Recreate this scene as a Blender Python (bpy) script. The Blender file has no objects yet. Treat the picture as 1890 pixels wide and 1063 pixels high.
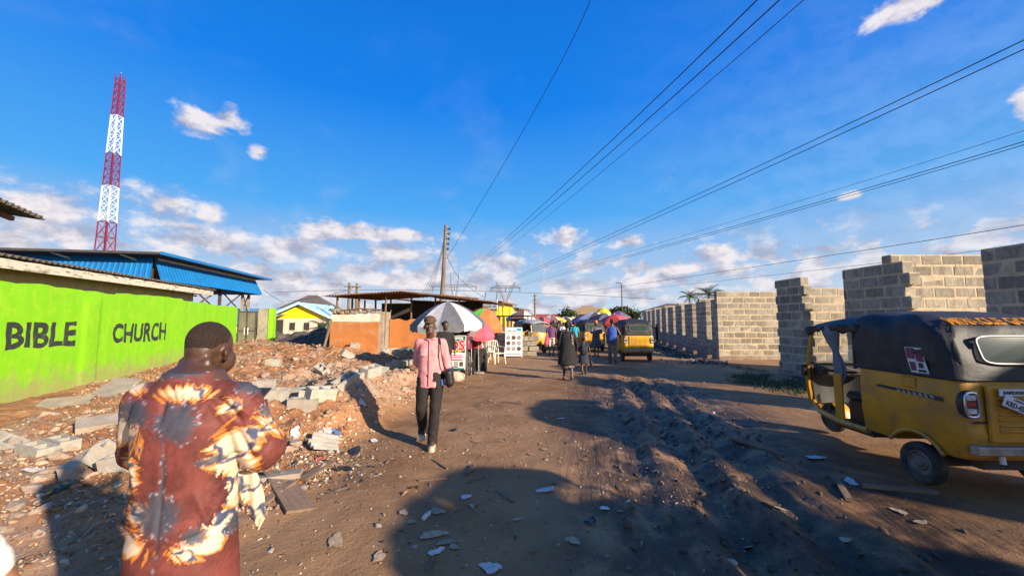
import bpy, bmesh, math, random
import numpy as np
from mathutils import Vector, Matrix, Euler

random.seed(7)
rng = np.random.default_rng(11)
scene = bpy.context.scene
COL = scene.collection
R = math.radians

# ------------------------------------------------------------------ camera
CAM_H = 1.65
PITCH = math.atan2(61.0, 711.0)
cam_data = bpy.data.cameras.new("camera")
cam_data.sensor_width = 36.0
cam_data.lens = 711.0 / 1890.0 * 36.0
cam_data.clip_start = 0.05
cam_data.clip_end = 4000.0
cam = bpy.data.objects.new("camera", cam_data)
COL.objects.link(cam)
cam.location = (0, 0, CAM_H)
cam.rotation_euler = (R(90) + PITCH, 0, 0)
scene.camera = cam

scene.view_settings.view_transform = 'Standard'
scene.view_settings.look = 'None'
scene.view_settings.gamma = 1.0
scene.view_settings.use_curve_mapping = False
scene.view_settings.exposure = 1.08
scene.cycles.use_denoising = True
scene.cycles.max_bounces = 5
scene.cycles.diffuse_bounces = 3
scene.cycles.glossy_bounces = 3
scene.cycles.transparent_max_bounces = 12

# ------------------------------------------------------------------ sun
SUN_EL = R(19.2)
SUN_AZ = math.atan2(0.80, -0.60)          # clockwise from +Y
sun_dir = Vector((math.sin(SUN_AZ) * math.cos(SUN_EL), math.cos(SUN_AZ) * math.cos(SUN_EL), math.sin(SUN_EL)))
sd = bpy.data.lights.new("sun", 'SUN')
sd.energy = 4.5
sd.angle = R(1.0)
sd.color = (1.0, 0.85, 0.65)
sun = bpy.data.objects.new("sun", sd)
COL.objects.link(sun)
sun.rotation_euler = (-sun_dir).to_track_quat('-Z', 'Y').to_euler()
sun.location = (30, -20, 30)


def pix_dir(px, py):
    u = (px - 945.0) / 711.0
    v = (531.5 - py) / 711.0
    c, s = math.cos(PITCH), math.sin(PITCH)
    return Vector((u, c - v * s, s + v * c))


def at(px, py, Y):
    """world point seen at photo pixel (px, py) at distance Y along the view axis"""
    d = pix_dir(px, py)
    t = Y / d.y
    return Vector((d.x * t, Y, CAM_H + d.z * t))


def gnd(px, py, z=0.0):
    d = pix_dir(px, py)
    t = (z - CAM_H) / d.z
    return Vector((d.x * t, d.y * t, z))


# ------------------------------------------------------------------ sky
world = bpy.data.worlds.new("World")
scene.world = world
world.use_nodes = True
wn, wl = world.node_tree.nodes, world.node_tree.links
wn.clear()


class G:
    """tiny node-graph writer"""
    def __init__(self, tree):
        self.n, self.l = tree.nodes, tree.links

    def node(self, typ, ins=None, **props):
        nd = self.n.new(typ)
        for k, v in props.items():
            setattr(nd, k, v)
        for k, v in (ins or {}).items():
            s = nd.inputs[k]
            if hasattr(v, 'is_output') or isinstance(v, bpy.types.NodeSocket):
                self.l.new(v, s)
            else:
                s.default_value = v
        return nd

    def m(self, op, a, b=0.0, c=None, clamp=False):
        ins = {0: a, 1: b}
        if c is not None:
            ins[2] = c
        nd = self.node('ShaderNodeMath', ins, operation=op)
        nd.use_clamp = clamp
        return nd.outputs[0]

    def mix(self, f, a, b, blend='MIX'):
        nd = self.n.new('ShaderNodeMix')
        nd.data_type = 'RGBA'
        nd.blend_type = blend
        nd.clamp_factor = True
        for sock, v in ((nd.inputs[0], f), (nd.inputs[6], a), (nd.inputs[7], b)):
            if isinstance(v, bpy.types.NodeSocket):
                self.l.new(v, sock)
            elif sock.type == 'RGBA' and len(v) == 3:
                sock.default_value = (*v, 1)
            else:
                sock.default_value = v
        return nd.outputs[2]

    def ramp(self, f, stops, interp='LINEAR'):
        nd = self.n.new('ShaderNodeValToRGB')
        nd.color_ramp.interpolation = interp
        el = nd.color_ramp.elements
        while len(el) > 1:
            el.remove(el[-1])
        for i, (p, c) in enumerate(stops):
            e = el[0] if i == 0 else el.new(p)
            e.position = p
            e.color = (*c, 1) if len(c) == 3 else c
        if isinstance(f, bpy.types.NodeSocket):
            self.l.new(f, nd.inputs[0])
        return nd.outputs[0]

    def smooth(self, x, a, b):
        nd = self.n.new('ShaderNodeMapRange')
        nd.interpolation_type = 'SMOOTHSTEP'
        self.l.new(x, nd.inputs[0])
        nd.inputs[1].default_value = a
        nd.inputs[2].default_value = b
        return nd.outputs[0]

    def noise(self, vec, scale, detail=6, rough=0.55, dist=0.0, dim='3D'):
        nd = self.node('ShaderNodeTexNoise', {'Scale': scale, 'Detail': detail, 'Roughness': rough, 'Distortion': dist})
        nd.noise_dimensions = dim
        if vec is not None:
            self.l.new(vec, nd.inputs['Vector'])
        return nd.outputs['Fac']


g = G(world.node_tree)
skyt = g.node('ShaderNodeTexSky', sky_type='NISHITA')
skyt.sun_disc = False
skyt.sun_elevation = SUN_EL
skyt.sun_rotation = SUN_AZ
skyt.air_density = 1.0
skyt.dust_density = 0.2
skyt.ozone_density = 2.2
hsv = g.node('ShaderNodeHueSaturation', {'Hue': 0.5, 'Saturation': 1.5, 'Value': 1.0, 'Color': skyt.outputs[0]})
tcw = g.node('ShaderNodeTexCoord')
sep = g.node('ShaderNodeSeparateXYZ', {0: tcw.outputs['Generated']})
az = g.m('ARCTAN2', sep.outputs[0], sep.outputs[1])
el = g.m('ARCSINE', sep.outputs[2])
azel = g.node('ShaderNodeCombineXYZ', {0: az, 1: el}).outputs[0]
# cumulus banks: (photo column, row, half width, half height) -> direction in the sky
CLOUDS = [(70, 385, 120, 62), (140, 436, 90, 30), (292, 378, 66, 46), (392, 396, 30, 24), (375, 228, 62, 26), (425, 222, 34, 24), (480, 280, 22, 13),
          (385, 446, 115, 32), (548, 458, 75, 26), (604, 430, 62, 28), (725, 468, 80, 28), (690, 432, 160, 16), (1040, 437, 40, 24),
          (940, 488, 36, 18), (1240, 502, 58, 18), (1325, 470, 60, 18), (1350, 500, 60, 16), (1160, 447, 32, 14), (760, 518, 90, 22),
          (600, 540, 70, 26), (880, 520, 50, 26), (1080, 526, 56, 18), (1510, 475, 34, 10), (1575, 362, 24, 10), (1690, 4, 130, 28),
          (1893, 190, 30, 34), (545, 512, 50, 20), (480, 500, 40, 16), (1190, 520, 40, 14), (20, 440, 60, 26)]
F = None
for (cx, cy, rx, ry) in CLOUDS:
    d = pix_dir(cx, cy)
    a0, e0 = math.atan2(d.x, d.y), math.asin(d.normalized().z)
    dl = pix_dir(cx + rx, cy); dr = pix_dir(cx - rx, cy)
    raz = abs(math.atan2(dl.x, dl.y) - math.atan2(dr.x, dr.y)) / 2
    du = pix_dir(cx, cy - ry); dd = pix_dir(cx, cy + ry)
    rel = abs(math.asin(du.normalized().z) - math.asin(dd.normalized().z)) / 2
    vm = g.node('ShaderNodeVectorMath', {0: azel, 1: (1 / raz, 1 / rel, 0), 2: (-a0 / raz, -e0 / rel, 0)}, operation='MULTIPLY_ADD')
    ln = g.node('ShaderNodeVectorMath', {0: vm.outputs[0]}, operation='LENGTH').outputs['Value']
    F = ln if F is None else g.node('ShaderNodeMath', {0: F, 1: ln, 2: 0.12}, operation='SMOOTH_MIN').outputs[0]
cn_vec = g.node('ShaderNodeVectorMath', {0: azel, 1: (1.0, 1.7, 1.0)}, operation='MULTIPLY').outputs[0]
cn = g.noise(cn_vec, 15.0, 6, 0.58, 0.15, '2D')
cn_off = g.node('ShaderNodeVectorMath', {0: cn_vec, 1: (0.018, 0.045, 0.0)}, operation='ADD').outputs[0]
cn2 = g.noise(cn_off, 15.0, 4, 0.58, 0.15, '2D')
dens = g.m('SUBTRACT', g.m('MULTIPLY_ADD', g.m('SUBTRACT', cn, 0.5), 2.5, 1.12), F)
alpha = g.smooth(dens, -0.10, 0.85)
# small fair-weather puffs low round the whole horizon
low = g.smooth(el, 0.26, 0.11)
lowd = g.m('ADD', g.noise(cn_vec, 13.0, 6, 0.58, 0.15, '2D'), g.m('MULTIPLY', low, 0.16))
alpha_low = g.m('MULTIPLY', g.smooth(lowd, 0.57, 0.72), g.m('MULTIPLY', low, 0.80))
# thin veil
veil = g.m('MULTIPLY', g.smooth(g.noise(cn_vec, 3.2, 5, 0.6, 0.4, '2D'), 0.48, 0.80), g.m('MULTIPLY', g.smooth(el, 0.75, 0.08), 0.16))
pale = g.m('MULTIPLY', g.smooth(az, 0.05, 0.95), g.m('MULTIPLY', g.smooth(el, 0.9, 0.25), 0.12))
alpha_all = g.m('MAXIMUM', pale, g.m('MAXIMUM', g.m('MULTIPLY', alpha, 0.92), g.m('MAXIMUM', alpha_low, veil)))
shade = g.m('MULTIPLY_ADD', g.m('SUBTRACT', cn, cn2), 2.6, 0.55, clamp=True)
ccol = g.mix(shade, (1.95, 1.95, 2.45), (4.3, 4.0, 4.05))
grade = g.ramp(g.m('DIVIDE', el, 1.5708), [(0.0, (2.9, 3.35, 3.9)), (0.07, (1.85, 2.7, 3.8)), (0.17, (0.36, 1.85, 4.15)), (0.33, (0.03, 1.02, 3.85)), (0.5, (0.02, 0.76, 3.2)), (1.0, (0.04, 0.6, 2.6))])
cosg = g.node('ShaderNodeVectorMath', {0: tcw.outputs['Generated'], 1: tuple(sun_dir)}, operation='DOT_PRODUCT').outputs['Value']
clear = g.mix(g.m('MULTIPLY_ADD', g.smooth(cosg, 0.34, 0.95), -0.80, 0.98), skyt.outputs[0], grade)
skyc = g.mix(alpha_all, clear, ccol)
bg = g.node('ShaderNodeBackground', {'Color': skyc, 'Strength': 0.104})
wo = g.node('ShaderNodeOutputWorld', {0: bg.outputs[0]})
# ------------------------------------------------------------------ noise on arrays
def _hash(ix, iy, seed):
    n = (ix * 374761393 + iy * 668265263 + seed * 1274126177) & 0x7fffffff
    n = ((n ^ (n >> 13)) * 1274126177) & 0x7fffffff
    return ((n ^ (n >> 16)) & 0xffff) / 65535.0


def vnoise(x, y, seed=0):
    x = np.asarray(x, float); y = np.asarray(y, float)
    ix = np.floor(x).astype(np.int64); iy = np.floor(y).astype(np.int64)
    fx = x - ix; fy = y - iy
    fx = fx * fx * (3 - 2 * fx); fy = fy * fy * (3 - 2 * fy)
    a = _hash(ix, iy, seed); b = _hash(ix + 1, iy, seed)
    c = _hash(ix, iy + 1, seed); d = _hash(ix + 1, iy + 1, seed)
    return (a * (1 - fx) + b * fx) * (1 - fy) + (c * (1 - fx) + d * fx) * fy


def fbm(x, y, octs=4, seed=0, gain=0.5):
    s = 0; a = 1; t = 0
    for o in range(octs):
        s = s + a * vnoise(x * 2 ** o + 17.3 * o, y * 2 ** o - 9.1 * o, seed + o)
        t += a; a *= gain
    return s / t - 0.5


def sstep(x, a, b):
    t = np.clip((np.asarray(x, float) - a) / (b - a), 0, 1)
    return t * t * (3 - 2 * t)


# ------------------------------------------------------------------ materials
MATS = {}


def pm(name, col, col2=None, scale=6.0, rough=0.8, bump=0.0, bscale=None, metal=0.0, detail=6, contrast=(0.35, 0.68),
       dirt=None, dirt_amt=0.0, dirt_scale=2.5, coord='Object', spec=0.4, stretch=None, coat=0.0, attr=None, rand=0.0):
    if name in MATS:
        return MATS[name]
    m = bpy.data.materials.new(name)
    m.use_nodes = True
    g = G(m.node_tree)
    b = m.node_tree.nodes['Principled BSDF']
    tc = g.node('ShaderNodeTexCoord')
    vec = tc.outputs[coord]
    if rand:
        oi = g.node('ShaderNodeObjectInfo')
        off = g.node('ShaderNodeVectorMath', {0: oi.outputs['Location'], 1: (3.1, 1.7, 2.3)}, operation='MULTIPLY').outputs[0]
        vec = g.node('ShaderNodeVectorMath', {0: vec, 1: off}, operation='ADD').outputs[0]
    v2 = vec
    if stretch:
        v2 = g.node('ShaderNodeVectorMath', {0: vec, 1: stretch}, operation='MULTIPLY').outputs[0]
    nz = g.noise(v2, scale, detail, 0.6)
    f = g.smooth(nz, *contrast)
    c = g.mix(f, col, col2 or tuple(min(1, x * 0.75) for x in col))
    if attr:
        at_ = g.node('ShaderNodeAttribute', attribute_name=attr)
        c = g.mix(0.05, at_.outputs['Color'], c) if attr == 'dye' else g.mix(1.0, at_.outputs['Color'], c, 'MULTIPLY')
    if rand:
        k = g.m('MULTIPLY_ADD', oi.outputs['Random'], rand, 1 - rand / 2)
        c = g.node('ShaderNodeVectorMath', {0: c, 3: k}, operation='SCALE').outputs[0] if False else \
            g.mix(1.0, c, g.node('ShaderNodeCombineColor', {0: k, 1: k, 2: k}).outputs[0], 'MULTIPLY')
    if dirt is not None:
        dn = g.noise(vec, dirt_scale, 8, 0.65, 0.3)
        c = g.mix(g.m('MULTIPLY', g.smooth(dn, 0.44, 0.68), dirt_amt), c, dirt)
    g.l.new(c, b.inputs['Base Color'])
    b.inputs['Roughness'].default_value = rough
    b.inputs['Metallic'].default_value = metal
    b.inputs['Specular IOR Level'].default_value = spec
    if coat:
        b.inputs['Coat Weight'].default_value = coat
        b.inputs['Coat Roughness'].default_value = 0.25
    if bump:
        bn = g.noise(vec, bscale or scale * 4, 5, 0.6)
        bp = g.node('ShaderNodeBump', {'Strength': min(1.0, bump), 'Distance': 0.02, 'Height': bn})
        g.l.new(bp.outputs[0], b.inputs['Normal'])
    MATS[name] = m
    return m


def glass_mat(name, col, rough=0.08, alpha=0.35, spec=.5):
    if name in MATS:
        return MATS[name]
    m = bpy.data.materials.new(name)
    m.use_nodes = True
    b = m.node_tree.nodes['Principled BSDF']
    b.inputs['Base Color'].default_value = (*col, 1)
    b.inputs['Roughness'].default_value = rough
    b.inputs['Alpha'].default_value = alpha
    b.inputs['Specular IOR Level'].default_value = spec
    MATS[name] = m
    return m


# ------------------------------------------------------------------ mesh writer
class MB:
    def __init__(self):
        self.v = []; self.f = []

    def add(self, verts, faces):
        o = len(self.v)
        self.v += [tuple(p) for p in verts]
        self.f += [tuple(i + o for i in f) for f in faces]
        return self

    def box(self, c, s, rot=None, taper=1.0, jit=0.0):
        hx, hy, hz = s[0] / 2, s[1] / 2, s[2] / 2
        P = []
        for z in (-1, 1):
            k = taper if z > 0 else 1
            for (x, y) in ((-1, -1), (1, -1), (1, 1), (-1, 1)):
                p = Vector((x * hx * k, y * hy * k, z * hz))
                if jit:
                    p += Vector((random.uniform(-jit, jit), random.uniform(-jit, jit), random.uniform(-jit, jit)))
                P.append(p)
        if rot is not None:
            Mx = rot if isinstance(rot, Matrix) else Euler(rot).to_matrix()
            P = [Mx @ p for p in P]
        c = Vector(c)
        return self.add([p + c for p in P], [(3, 2, 1, 0), (4, 5, 6, 7), (0, 1, 5, 4), (1, 2, 6, 5), (2, 3, 7, 6), (3, 0, 4, 7)])

    def bbox(self, c, s, bev=0.01, rot=None):
        """box with chamfered edges (44 tris)"""
        hx, hy, hz = [k / 2 for k in s]
        b = min(bev, hx * .8, hy * .8, hz * .8)
        P = []
        for sx in (-1, 1):
            for sy in (-1, 1):
                for sz in (-1, 1):
                    P.append((sx * hx, sy * (hy - b), sz * (hz - b)))
                    P.append((sx * (hx - b), sy * hy, sz * (hz - b)))
                    P.append((sx * (hx - b), sy * (hy - b), sz * hz))
        bm = bmesh.new()
        vs = [bm.verts.new(p) for p in P]
        r = bmesh.ops.convex_hull(bm, input=vs)
        bm.verts.ensure_lookup_table(); bm.verts.index_update()
        V = [v.co.copy() for v in bm.verts]
        Fc = [[v.index for v in f.verts] for f in bm.faces]
        bm.free()
        if rot is not None:
            Mx = rot if isinstance(rot, Matrix) else Euler(rot).to_matrix()
            V = [Mx @ p for p in V]
        c = Vector(c)
        return self.add([p + c for p in V], Fc)

    def tube(self, pts, r, n=6, caps=True, closed=False):
        pts = [Vector(p) for p in pts]
        rs = r if isinstance(r, (list, tuple)) else [r] * len(pts)
        V = []; Fc = []
        up = Vector((0, 0, 1))
        prev = None
        for i, p in enumerate(pts):
            a = pts[max(i - 1, 0)]; b = pts[min(i + 1, len(pts) - 1)]
            if closed:
                a = pts[i - 1]; b = pts[(i + 1) % len(pts)]
            t = (b - a).normalized() if (b - a).length > 1e-9 else Vector((0, 0, 1))
            if prev is None:
                u = t.cross(up)
                if u.length < 1e-3:
                    u = t.cross(Vector((1, 0, 0)))
            else:
                u = prev - t * prev.dot(t)
            u.normalize(); w = t.cross(u)
            prev = u
            for k in range(n):
                an = 2 * math.pi * k / n
                V.append(p + (u * math.cos(an) + w * math.sin(an)) * rs[i])
        m = len(pts)
        for i in range(m if closed else m - 1):
            j = (i + 1) % m
            for k in range(n):
                k2 = (k + 1) % n
                Fc.append((i * n + k, i * n + k2, j * n + k2, j * n + k))
        if caps and not closed:
            Fc.append(tuple(range(n - 1, -1, -1)))
            Fc.append(tuple((m - 1) * n + k for k in range(n)))
        return self.add(V, Fc)

    def lathe(self, prof, axis='z', c=(0, 0, 0), n=16, M=None):
        V = []; Fc = []
        for (r, h) in prof:
            for k in range(n):
                an = 2 * math.pi * k / n
                a, b = r * math.cos(an), r * math.sin(an)
                p = {'z': Vector((a, b, h)), 'x': Vector((h, a, b)), 'y': Vector((a, h, b))}[axis]
                V.append((M @ p if M else p) + Vector(c))
        for i in range(len(prof) - 1):
            for k in range(n):
                k2 = (k + 1) % n
                Fc.append((i * n + k, i * n + k2, (i + 1) * n + k2, (i + 1) * n + k))
        return self.add(V, Fc)

    def loft(self, rings, cap0=True, cap1=True, closed=True):
        n = len(rings[0]); V = []; Fc = []
        for rg in rings:
            V += [Vector(p) for p in rg]
        for i in range(len(rings) - 1):
            for k in range(n if closed else n - 1):
                k2 = (k + 1) % n
                Fc.append((i * n + k, i * n + k2, (i + 1) * n + k2, (i + 1) * n + k))
        if cap0 and closed:
            Fc.append(tuple(range(n - 1, -1, -1)))
        if cap1 and closed:
            Fc.append(tuple((len(rings) - 1) * n + k for k in range(n)))
        return self.add(V, Fc)

    def prism(self, poly, a, b, fn):
        """poly: 2-D outline; fn(u, v, w) -> point; extruded from w=a to w=b"""
        n = len(poly)
        V = [fn(u, v, a) for (u, v) in poly] + [fn(u, v, b) for (u, v) in poly]
        Fc = [tuple(range(n - 1, -1, -1)), tuple(range(n, 2 * n))]
        for k in range(n):
            k2 = (k + 1) % n
            Fc.append((k, k2, n + k2, n + k))
        return self.add(V, Fc)

    def sheet(self, fn, nu, nv, thick=0.0):
        """fn(u,v) with u,v in 0..1 -> point; thin solid sheet when thick"""
        V = [Vector(fn(i / nu, j / nv)) for j in range(nv + 1) for i in range(nu + 1)]
        idx = lambda i, j: j * (nu + 1) + i
        Fc = [(idx(i, j), idx(i + 1, j), idx(i + 1, j + 1), idx(i, j + 1)) for j in range(nv) for i in range(nu)]
        if thick:
            N = [Vector() for _ in V]
            for f in Fc:
                nn = (V[f[2]] - V[f[0]]).cross(V[f[3]] - V[f[1]])
                for i in f:
                    N[i] += nn
            o = len(V)
            V2 = [V[i] - (N[i].normalized() if N[i].length else Vector((0, 0, 1))) * thick for i in range(o)]
            V = V + V2
            F2 = [tuple(o + i for i in reversed(f)) for f in Fc]
            ring = [idx(i, 0) for i in range(nu)] + [idx(nu, j) for j in range(nv)] + [idx(i, nv) for i in range(nu, 0, -1)] + [idx(0, j) for j in range(nv, 0, -1)]
            Fs = [(ring[k], o + ring[k], o + ring[(k + 1) % len(ring)], ring[(k + 1) % len(ring)]) for k in range(len(ring))]
            Fc = Fc + F2 + Fs
        return self.add(V, Fc)

    def mesh(self, name):
        me = bpy.data.meshes.new(name)
        me.from_pydata([tuple(p) for p in self.v], [], self.f)
        me.update()
        return me

    def build(self, name, mat, parent=None, smooth=False, fix=True):
        me = self.mesh(name)
        if fix:
            bm = bmesh.new(); bm.from_mesh(me)
            bmesh.ops.recalc_face_normals(bm, faces=bm.faces)
            bm.to_mesh(me); bm.free()
        return obj(name, me, mat, parent, smooth)


def obj(name, me, mat=None, parent=None, smooth=False):
    o = bpy.data.objects.new(name, me)
    COL.objects.link(o)
    if mat is not None:
        me.materials.clear()
        me.materials.append(mat)
    if smooth:
        me.polygons.foreach_set('use_smooth', [True] * len(me.polygons))
        if smooth != 'all':
            try:
                me.set_sharp_from_angle(angle=R(smooth if isinstance(smooth, (int, float)) and smooth > 1 else 40))
            except Exception:
                pass
    if parent is not None:
        o.parent = parent
    return o


def tag(o, label=None, cat=None, group=None, kind=None):
    if label: o['label'] = label
    if cat: o['category'] = cat
    if group: o['group'] = group
    if kind: o['kind'] = kind
    return o


def thing(name, label, cat, loc=(0, 0, 0), rz=0.0, group=None, rot=None):
    o = bpy.data.objects.new(name, None)
    o.empty_display_size = 0.1
    COL.objects.link(o)
    o.location = loc
    o.rotation_euler = rot if rot is not None else (0, 0, rz)
    return tag(o, label, cat, group, 'thing')


def copy_tree(root, loc=None, rz=None, label=None, group=None, rot=None, parent=None):
    c = root.copy()
    COL.objects.link(c)
    c.parent = parent
    if loc is not None: c.location = loc
    if rz is not None: c.rotation_euler = (0, 0, rz)
    if rot is not None: c.rotation_euler = rot
    if label: c['label'] = label
    if group: c['group'] = group
    for ch in [o for o in bpy.data.objects if o.parent == root]:
        copy_tree(ch, parent=c)
    return c


def text_mesh(s, size=1.0, bold=0.0, shear=0.0, extrude=0.002, align='CENTER', sx=1.0):
    cu = bpy.data.curves.new('t', 'FONT')
    cu.body = s; cu.size = size; cu.offset = bold; cu.extrude = extrude; cu.shear = shear
    cu.align_x = align; cu.align_y = 'BOTTOM_BASELINE'; cu.resolution_u = 3
    t = bpy.data.objects.new('t', cu)
    COL.objects.link(t)
    bpy.context.view_layer.update()
    me = bpy.data.meshes.new_from_object(t.evaluated_get(bpy.context.evaluated_depsgraph_get()))
    bpy.data.objects.remove(t); bpy.data.curves.remove(cu)
    if sx != 1.0:
        me.transform(Matrix.Diagonal((sx, 1, 1, 1)))
    return me


def lettering(name, s, size, mat, parent, M, bold=0.0, shear=0.0, sx=1.0, warp=None):
    me = text_mesh(s, size, bold, shear, 0.0015, 'CENTER', sx)
    if warp:
        for v in me.vertices:
            v.co = warp(v.co)
    else:
        me.transform(M)
    return obj(name, me, mat, parent)


def frame(o, x, y):
    """matrix with local x -> x, local y -> y, z = x cross y at origin o"""
    x = Vector(x).normalized(); y = Vector(y); z = x.cross(y).normalized(); y = z.cross(x)
    M = Matrix((x, y, z)).transposed().to_4x4()
    M.translation = Vector(o)
    return M


# ------------------------------------------------------------------ ground
MOUNDS = [(-3.1, 7.4, 1.1, 1.5, 0.537), (-3.7, 5.5, .9, .75, 0.268), (-5.6, 10.2, 2.0, 1.8, 0.244), (-7.8, 13.6, 2.6, 2.2, 0.244),
          (-10.5, 17, 3, 3, 0.366), (-4.6, 13, 2, 2.2, 0.293), (-12.8, 19.5, 2, 2.2, 0.427), (-6.3, 8.0, 1.2, 1.1, 0.171),
          (-2.4, 9.6, .8, 1.0, 0.293), (-5.2, 6.0, .9, .6, 0.122), (-8.2, 10.3, 1.4, 1.2, 0.171), (-2.55, 6.3, .5, .7, 0.171), (-7.0, 17, 2.5, 2.0, 0.305)]


def road_edge(y):
    return np.where(y < 10, -1.85, -1.85 + 0.2 * (y - 10)) + 0.35 * fbm(np.asarray(y) * 0.55, np.asarray(y) * 0 + 3.0, 3, 5)


def rub_mask(x, y):
    n = 0.9 * fbm(x * 1.1, y * 1.1, 3, 21)
    near = sstep(y, 2.0, 3.6)
    return sstep(road_edge(y) - x + n * 0.7, -0.15, 0.55) * (0.35 + 0.65 * near)


RA, RB = np.array([1.75, 2.2]), np.array([3.3, 10.6])
RD = (RB - RA) / np.linalg.norm(RB - RA)


def rut_coords(x, y):
    px, py = x - RA[0], y - RA[1]
    s = px * RD[0] + py * RD[1]
    d = px * RD[1] - py * RD[0]          # + = right of track
    return s, d


def hgt(x, y):
    x = np.asarray(x, float); y = np.asarray(y, float)
    rub = rub_mask(x, y)
    h = 0.035 * fbm(x * 0.9, y * 0.9, 4, 1) + 0.02 * fbm(x * 5, y * 5, 4, 2) * (1 + 0.5 * rub)
    m = 0
    for (cx, cy, rx, ry, hh) in MOUNDS:
        m = m + hh * np.exp(-(((x - cx) / rx) ** 2 + ((y - cy) / ry) ** 2) ** 1.15)
    h = h + m * sstep(road_edge(y) - x, -0.25, 0.7)
    rough = fbm(x * 2.2, y * 2.2, 5, 31, 0.62)
    ridg = 1 - np.abs(fbm(x * 1.4, y * 1.4, 4, 41)) * 4
    h = h + rub * (0.05 + 0.42 * rough * sstep(m, 0.0, 0.4) + 0.16 * rough + 0.05 * np.clip(ridg, 0, 1))
    # wheel ruts in the mud
    s, d = rut_coords(x, y)
    dd = d + 0.14 * fbm(s * 0.9, s * 0 + 1.0, 3, 8)
    k = sstep(np.abs(dd), 1.75, 0.9) * sstep(y, 13.5, 9.0)
    prof = 0
    for (c, w, a) in ((-0.72, .16, -.06), (-0.42, .13, .045), (-0.1, .17, -.085), (.2, .13, .06), (.5, .17, -.075), (.82, .16, .05), (1.15, .2, -.05)):
        prof = prof + a * np.exp(-((dd - c) / w) ** 2)
    clod = fbm(s * 0.7, d * 8, 4, 51, 0.62)
    h = h + k * (prof * 0.82 + 0.075 * clod + 0.035 * fbm(s * 2.6, d * 15, 3, 61, .65) + 0.026 * fbm(x * 8, y * 8, 4, 62, .62))
    # shallow verge beside the block wall
    wl = 8.6 + np.maximum(y - 14, 0) * 0.205
    v = sstep(wl - x, 2.6, 0.6) * sstep(wl - x, -1.0, 0.2) * sstep(y, 16.5, 19)
    h = h - v * 0.25 + v * 0.3 * fbm(x * 1.5, y * 1.5, 4, 71)
    # yard behind the road edge on the left sits level again far away
    far = sstep(y, 45, 90)
    return h * (1 - far)


def hz(x, y):
    return float(hgt(np.array([x]), np.array([y]))[0])


def spaced(lo, f0, f1, hi, step, grow=1.14):
    mid = list(np.arange(f0, f1, step))
    up = []; st = step; p = mid[-1]
    while p < hi:
        st *= grow; p += st; up.append(p)
    dn = []; st = step; p = mid[0]
    while p > lo:
        st *= grow; p -= st; dn.append(p)
    return np.array(dn[::-1] + mid + up)


gx = spaced(-900, -9.0, 7.0, 900, 0.045, 1.06)
gy = spaced(-60, 1.4, 12.5, 1500, 0.045, 1.045)
GXX, GYY = np.meshgrid(gx, gy)
GZ = hgt(GXX, GYY)
nxg, nyg = len(gx), len(gy)
gv = np.stack([GXX.ravel(), GYY.ravel(), GZ.ravel()], 1)
ii = np.arange(nyg - 1)[:, None] * nxg + np.arange(nxg - 1)[None, :]
gf = np.stack([ii, ii + 1, ii + 1 + nxg, ii + nxg], -1).reshape(-1, 4)


def np_mesh(name, V, Fq):
    me = bpy.data.meshes.new(name)
    k = Fq.shape[1]
    me.vertices.add(len(V)); me.vertices.foreach_set('co', V.astype(np.float32).ravel())
    me.loops.add(Fq.size); me.loops.foreach_set('vertex_index', Fq.astype(np.int32).ravel())
    me.polygons.add(len(Fq))
    me.polygons.foreach_set('loop_start', np.arange(len(Fq), dtype=np.int32) * k)
    me.update(calc_edges=True)
    me.validate()
    return me


def vcol(me, name, arr):
    a = me.color_attributes.new(name, 'FLOAT_COLOR', 'POINT')
    if arr.shape[1] == 3:
        arr = np.concatenate([arr, np.ones((len(arr), 1))], 1)
    a.data.foreach_set('color', arr.astype(np.float32).ravel())


gme = np_mesh('ground', gv, gf)
X, Y = gv[:, 0], gv[:, 1]
s_, d_ = rut_coords(X, Y)
wet = sstep(np.abs(d_ - 0.25 + 0.5 * fbm(X * .8, Y * .8, 3, 91)), 2.5, 0.9) * sstep(Y, 13.5, 8.0)
dust = sstep(fbm(X * .35, Y * .22, 4, 95) + 0.25 * sstep(Y, 6, 14), 0.0, 0.3)
vcol(gme, 'soil', np.stack([rub_mask(X, Y), wet, dust], 1))
vcol(gme, 'track', np.stack([s_ * .1 + 2, d_ * .1 + 2, sstep(np.abs(d_ - .2), 2.2, 1.2) * sstep(Y, 14, 9)], 1))
gm = bpy.data.materials.new('earth_road')
gm.use_nodes = True
g = G(gm.node_tree)
b = gm.node_tree.nodes['Principled BSDF']
tc = g.node('ShaderNodeTexCoord').outputs['Object']
at_ = g.node('ShaderNodeAttribute', attribute_name='soil')
sp = g.node('ShaderNodeSeparateColor', {0: at_.outputs['Color']})
n1 = g.noise(tc, 1.3, 10, 0.65)
n2 = g.noise(tc, 14, 8, 0.7)
n3 = g.noise(tc, 60, 4, 0.6)
nbig = g.noise(tc, 0.35, 5, 0.6, 0.4)
road = g.mix(g.smooth(n1, 0.34, 0.66), (0.175, 0.086, 0.036), (0.295, 0.158, 0.070))
road = g.mix(g.m('MULTIPLY', g.smooth(nbig, .45, .62), 0.55), road, (0.36, 0.205, 0.100))
road = g.mix(g.m('MULTIPLY', sp.outputs[2], 0.45), road, (0.42, 0.245, 0.12))
road = g.mix(g.m('MULTIPLY', g.smooth(n2, .56, .72), 0.45), road, (0.10, 0.050, 0.024))
rubc = g.mix(g.smooth(n1, 0.36, 0.62), (0.26, 0.105, 0.040), (0.37, 0.172, 0.074))
rubc = g.mix(g.m('MULTIPLY', g.smooth(n2, .52, .66), 0.6), rubc, (0.47, 0.34, 0.235))
rubc = g.mix(g.m('MULTIPLY', g.smooth(nbig, .50, .60), 0.6), rubc, (0.36, 0.27, 0.195))
base = g.mix(sp.outputs[0], road, rubc)
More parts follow.
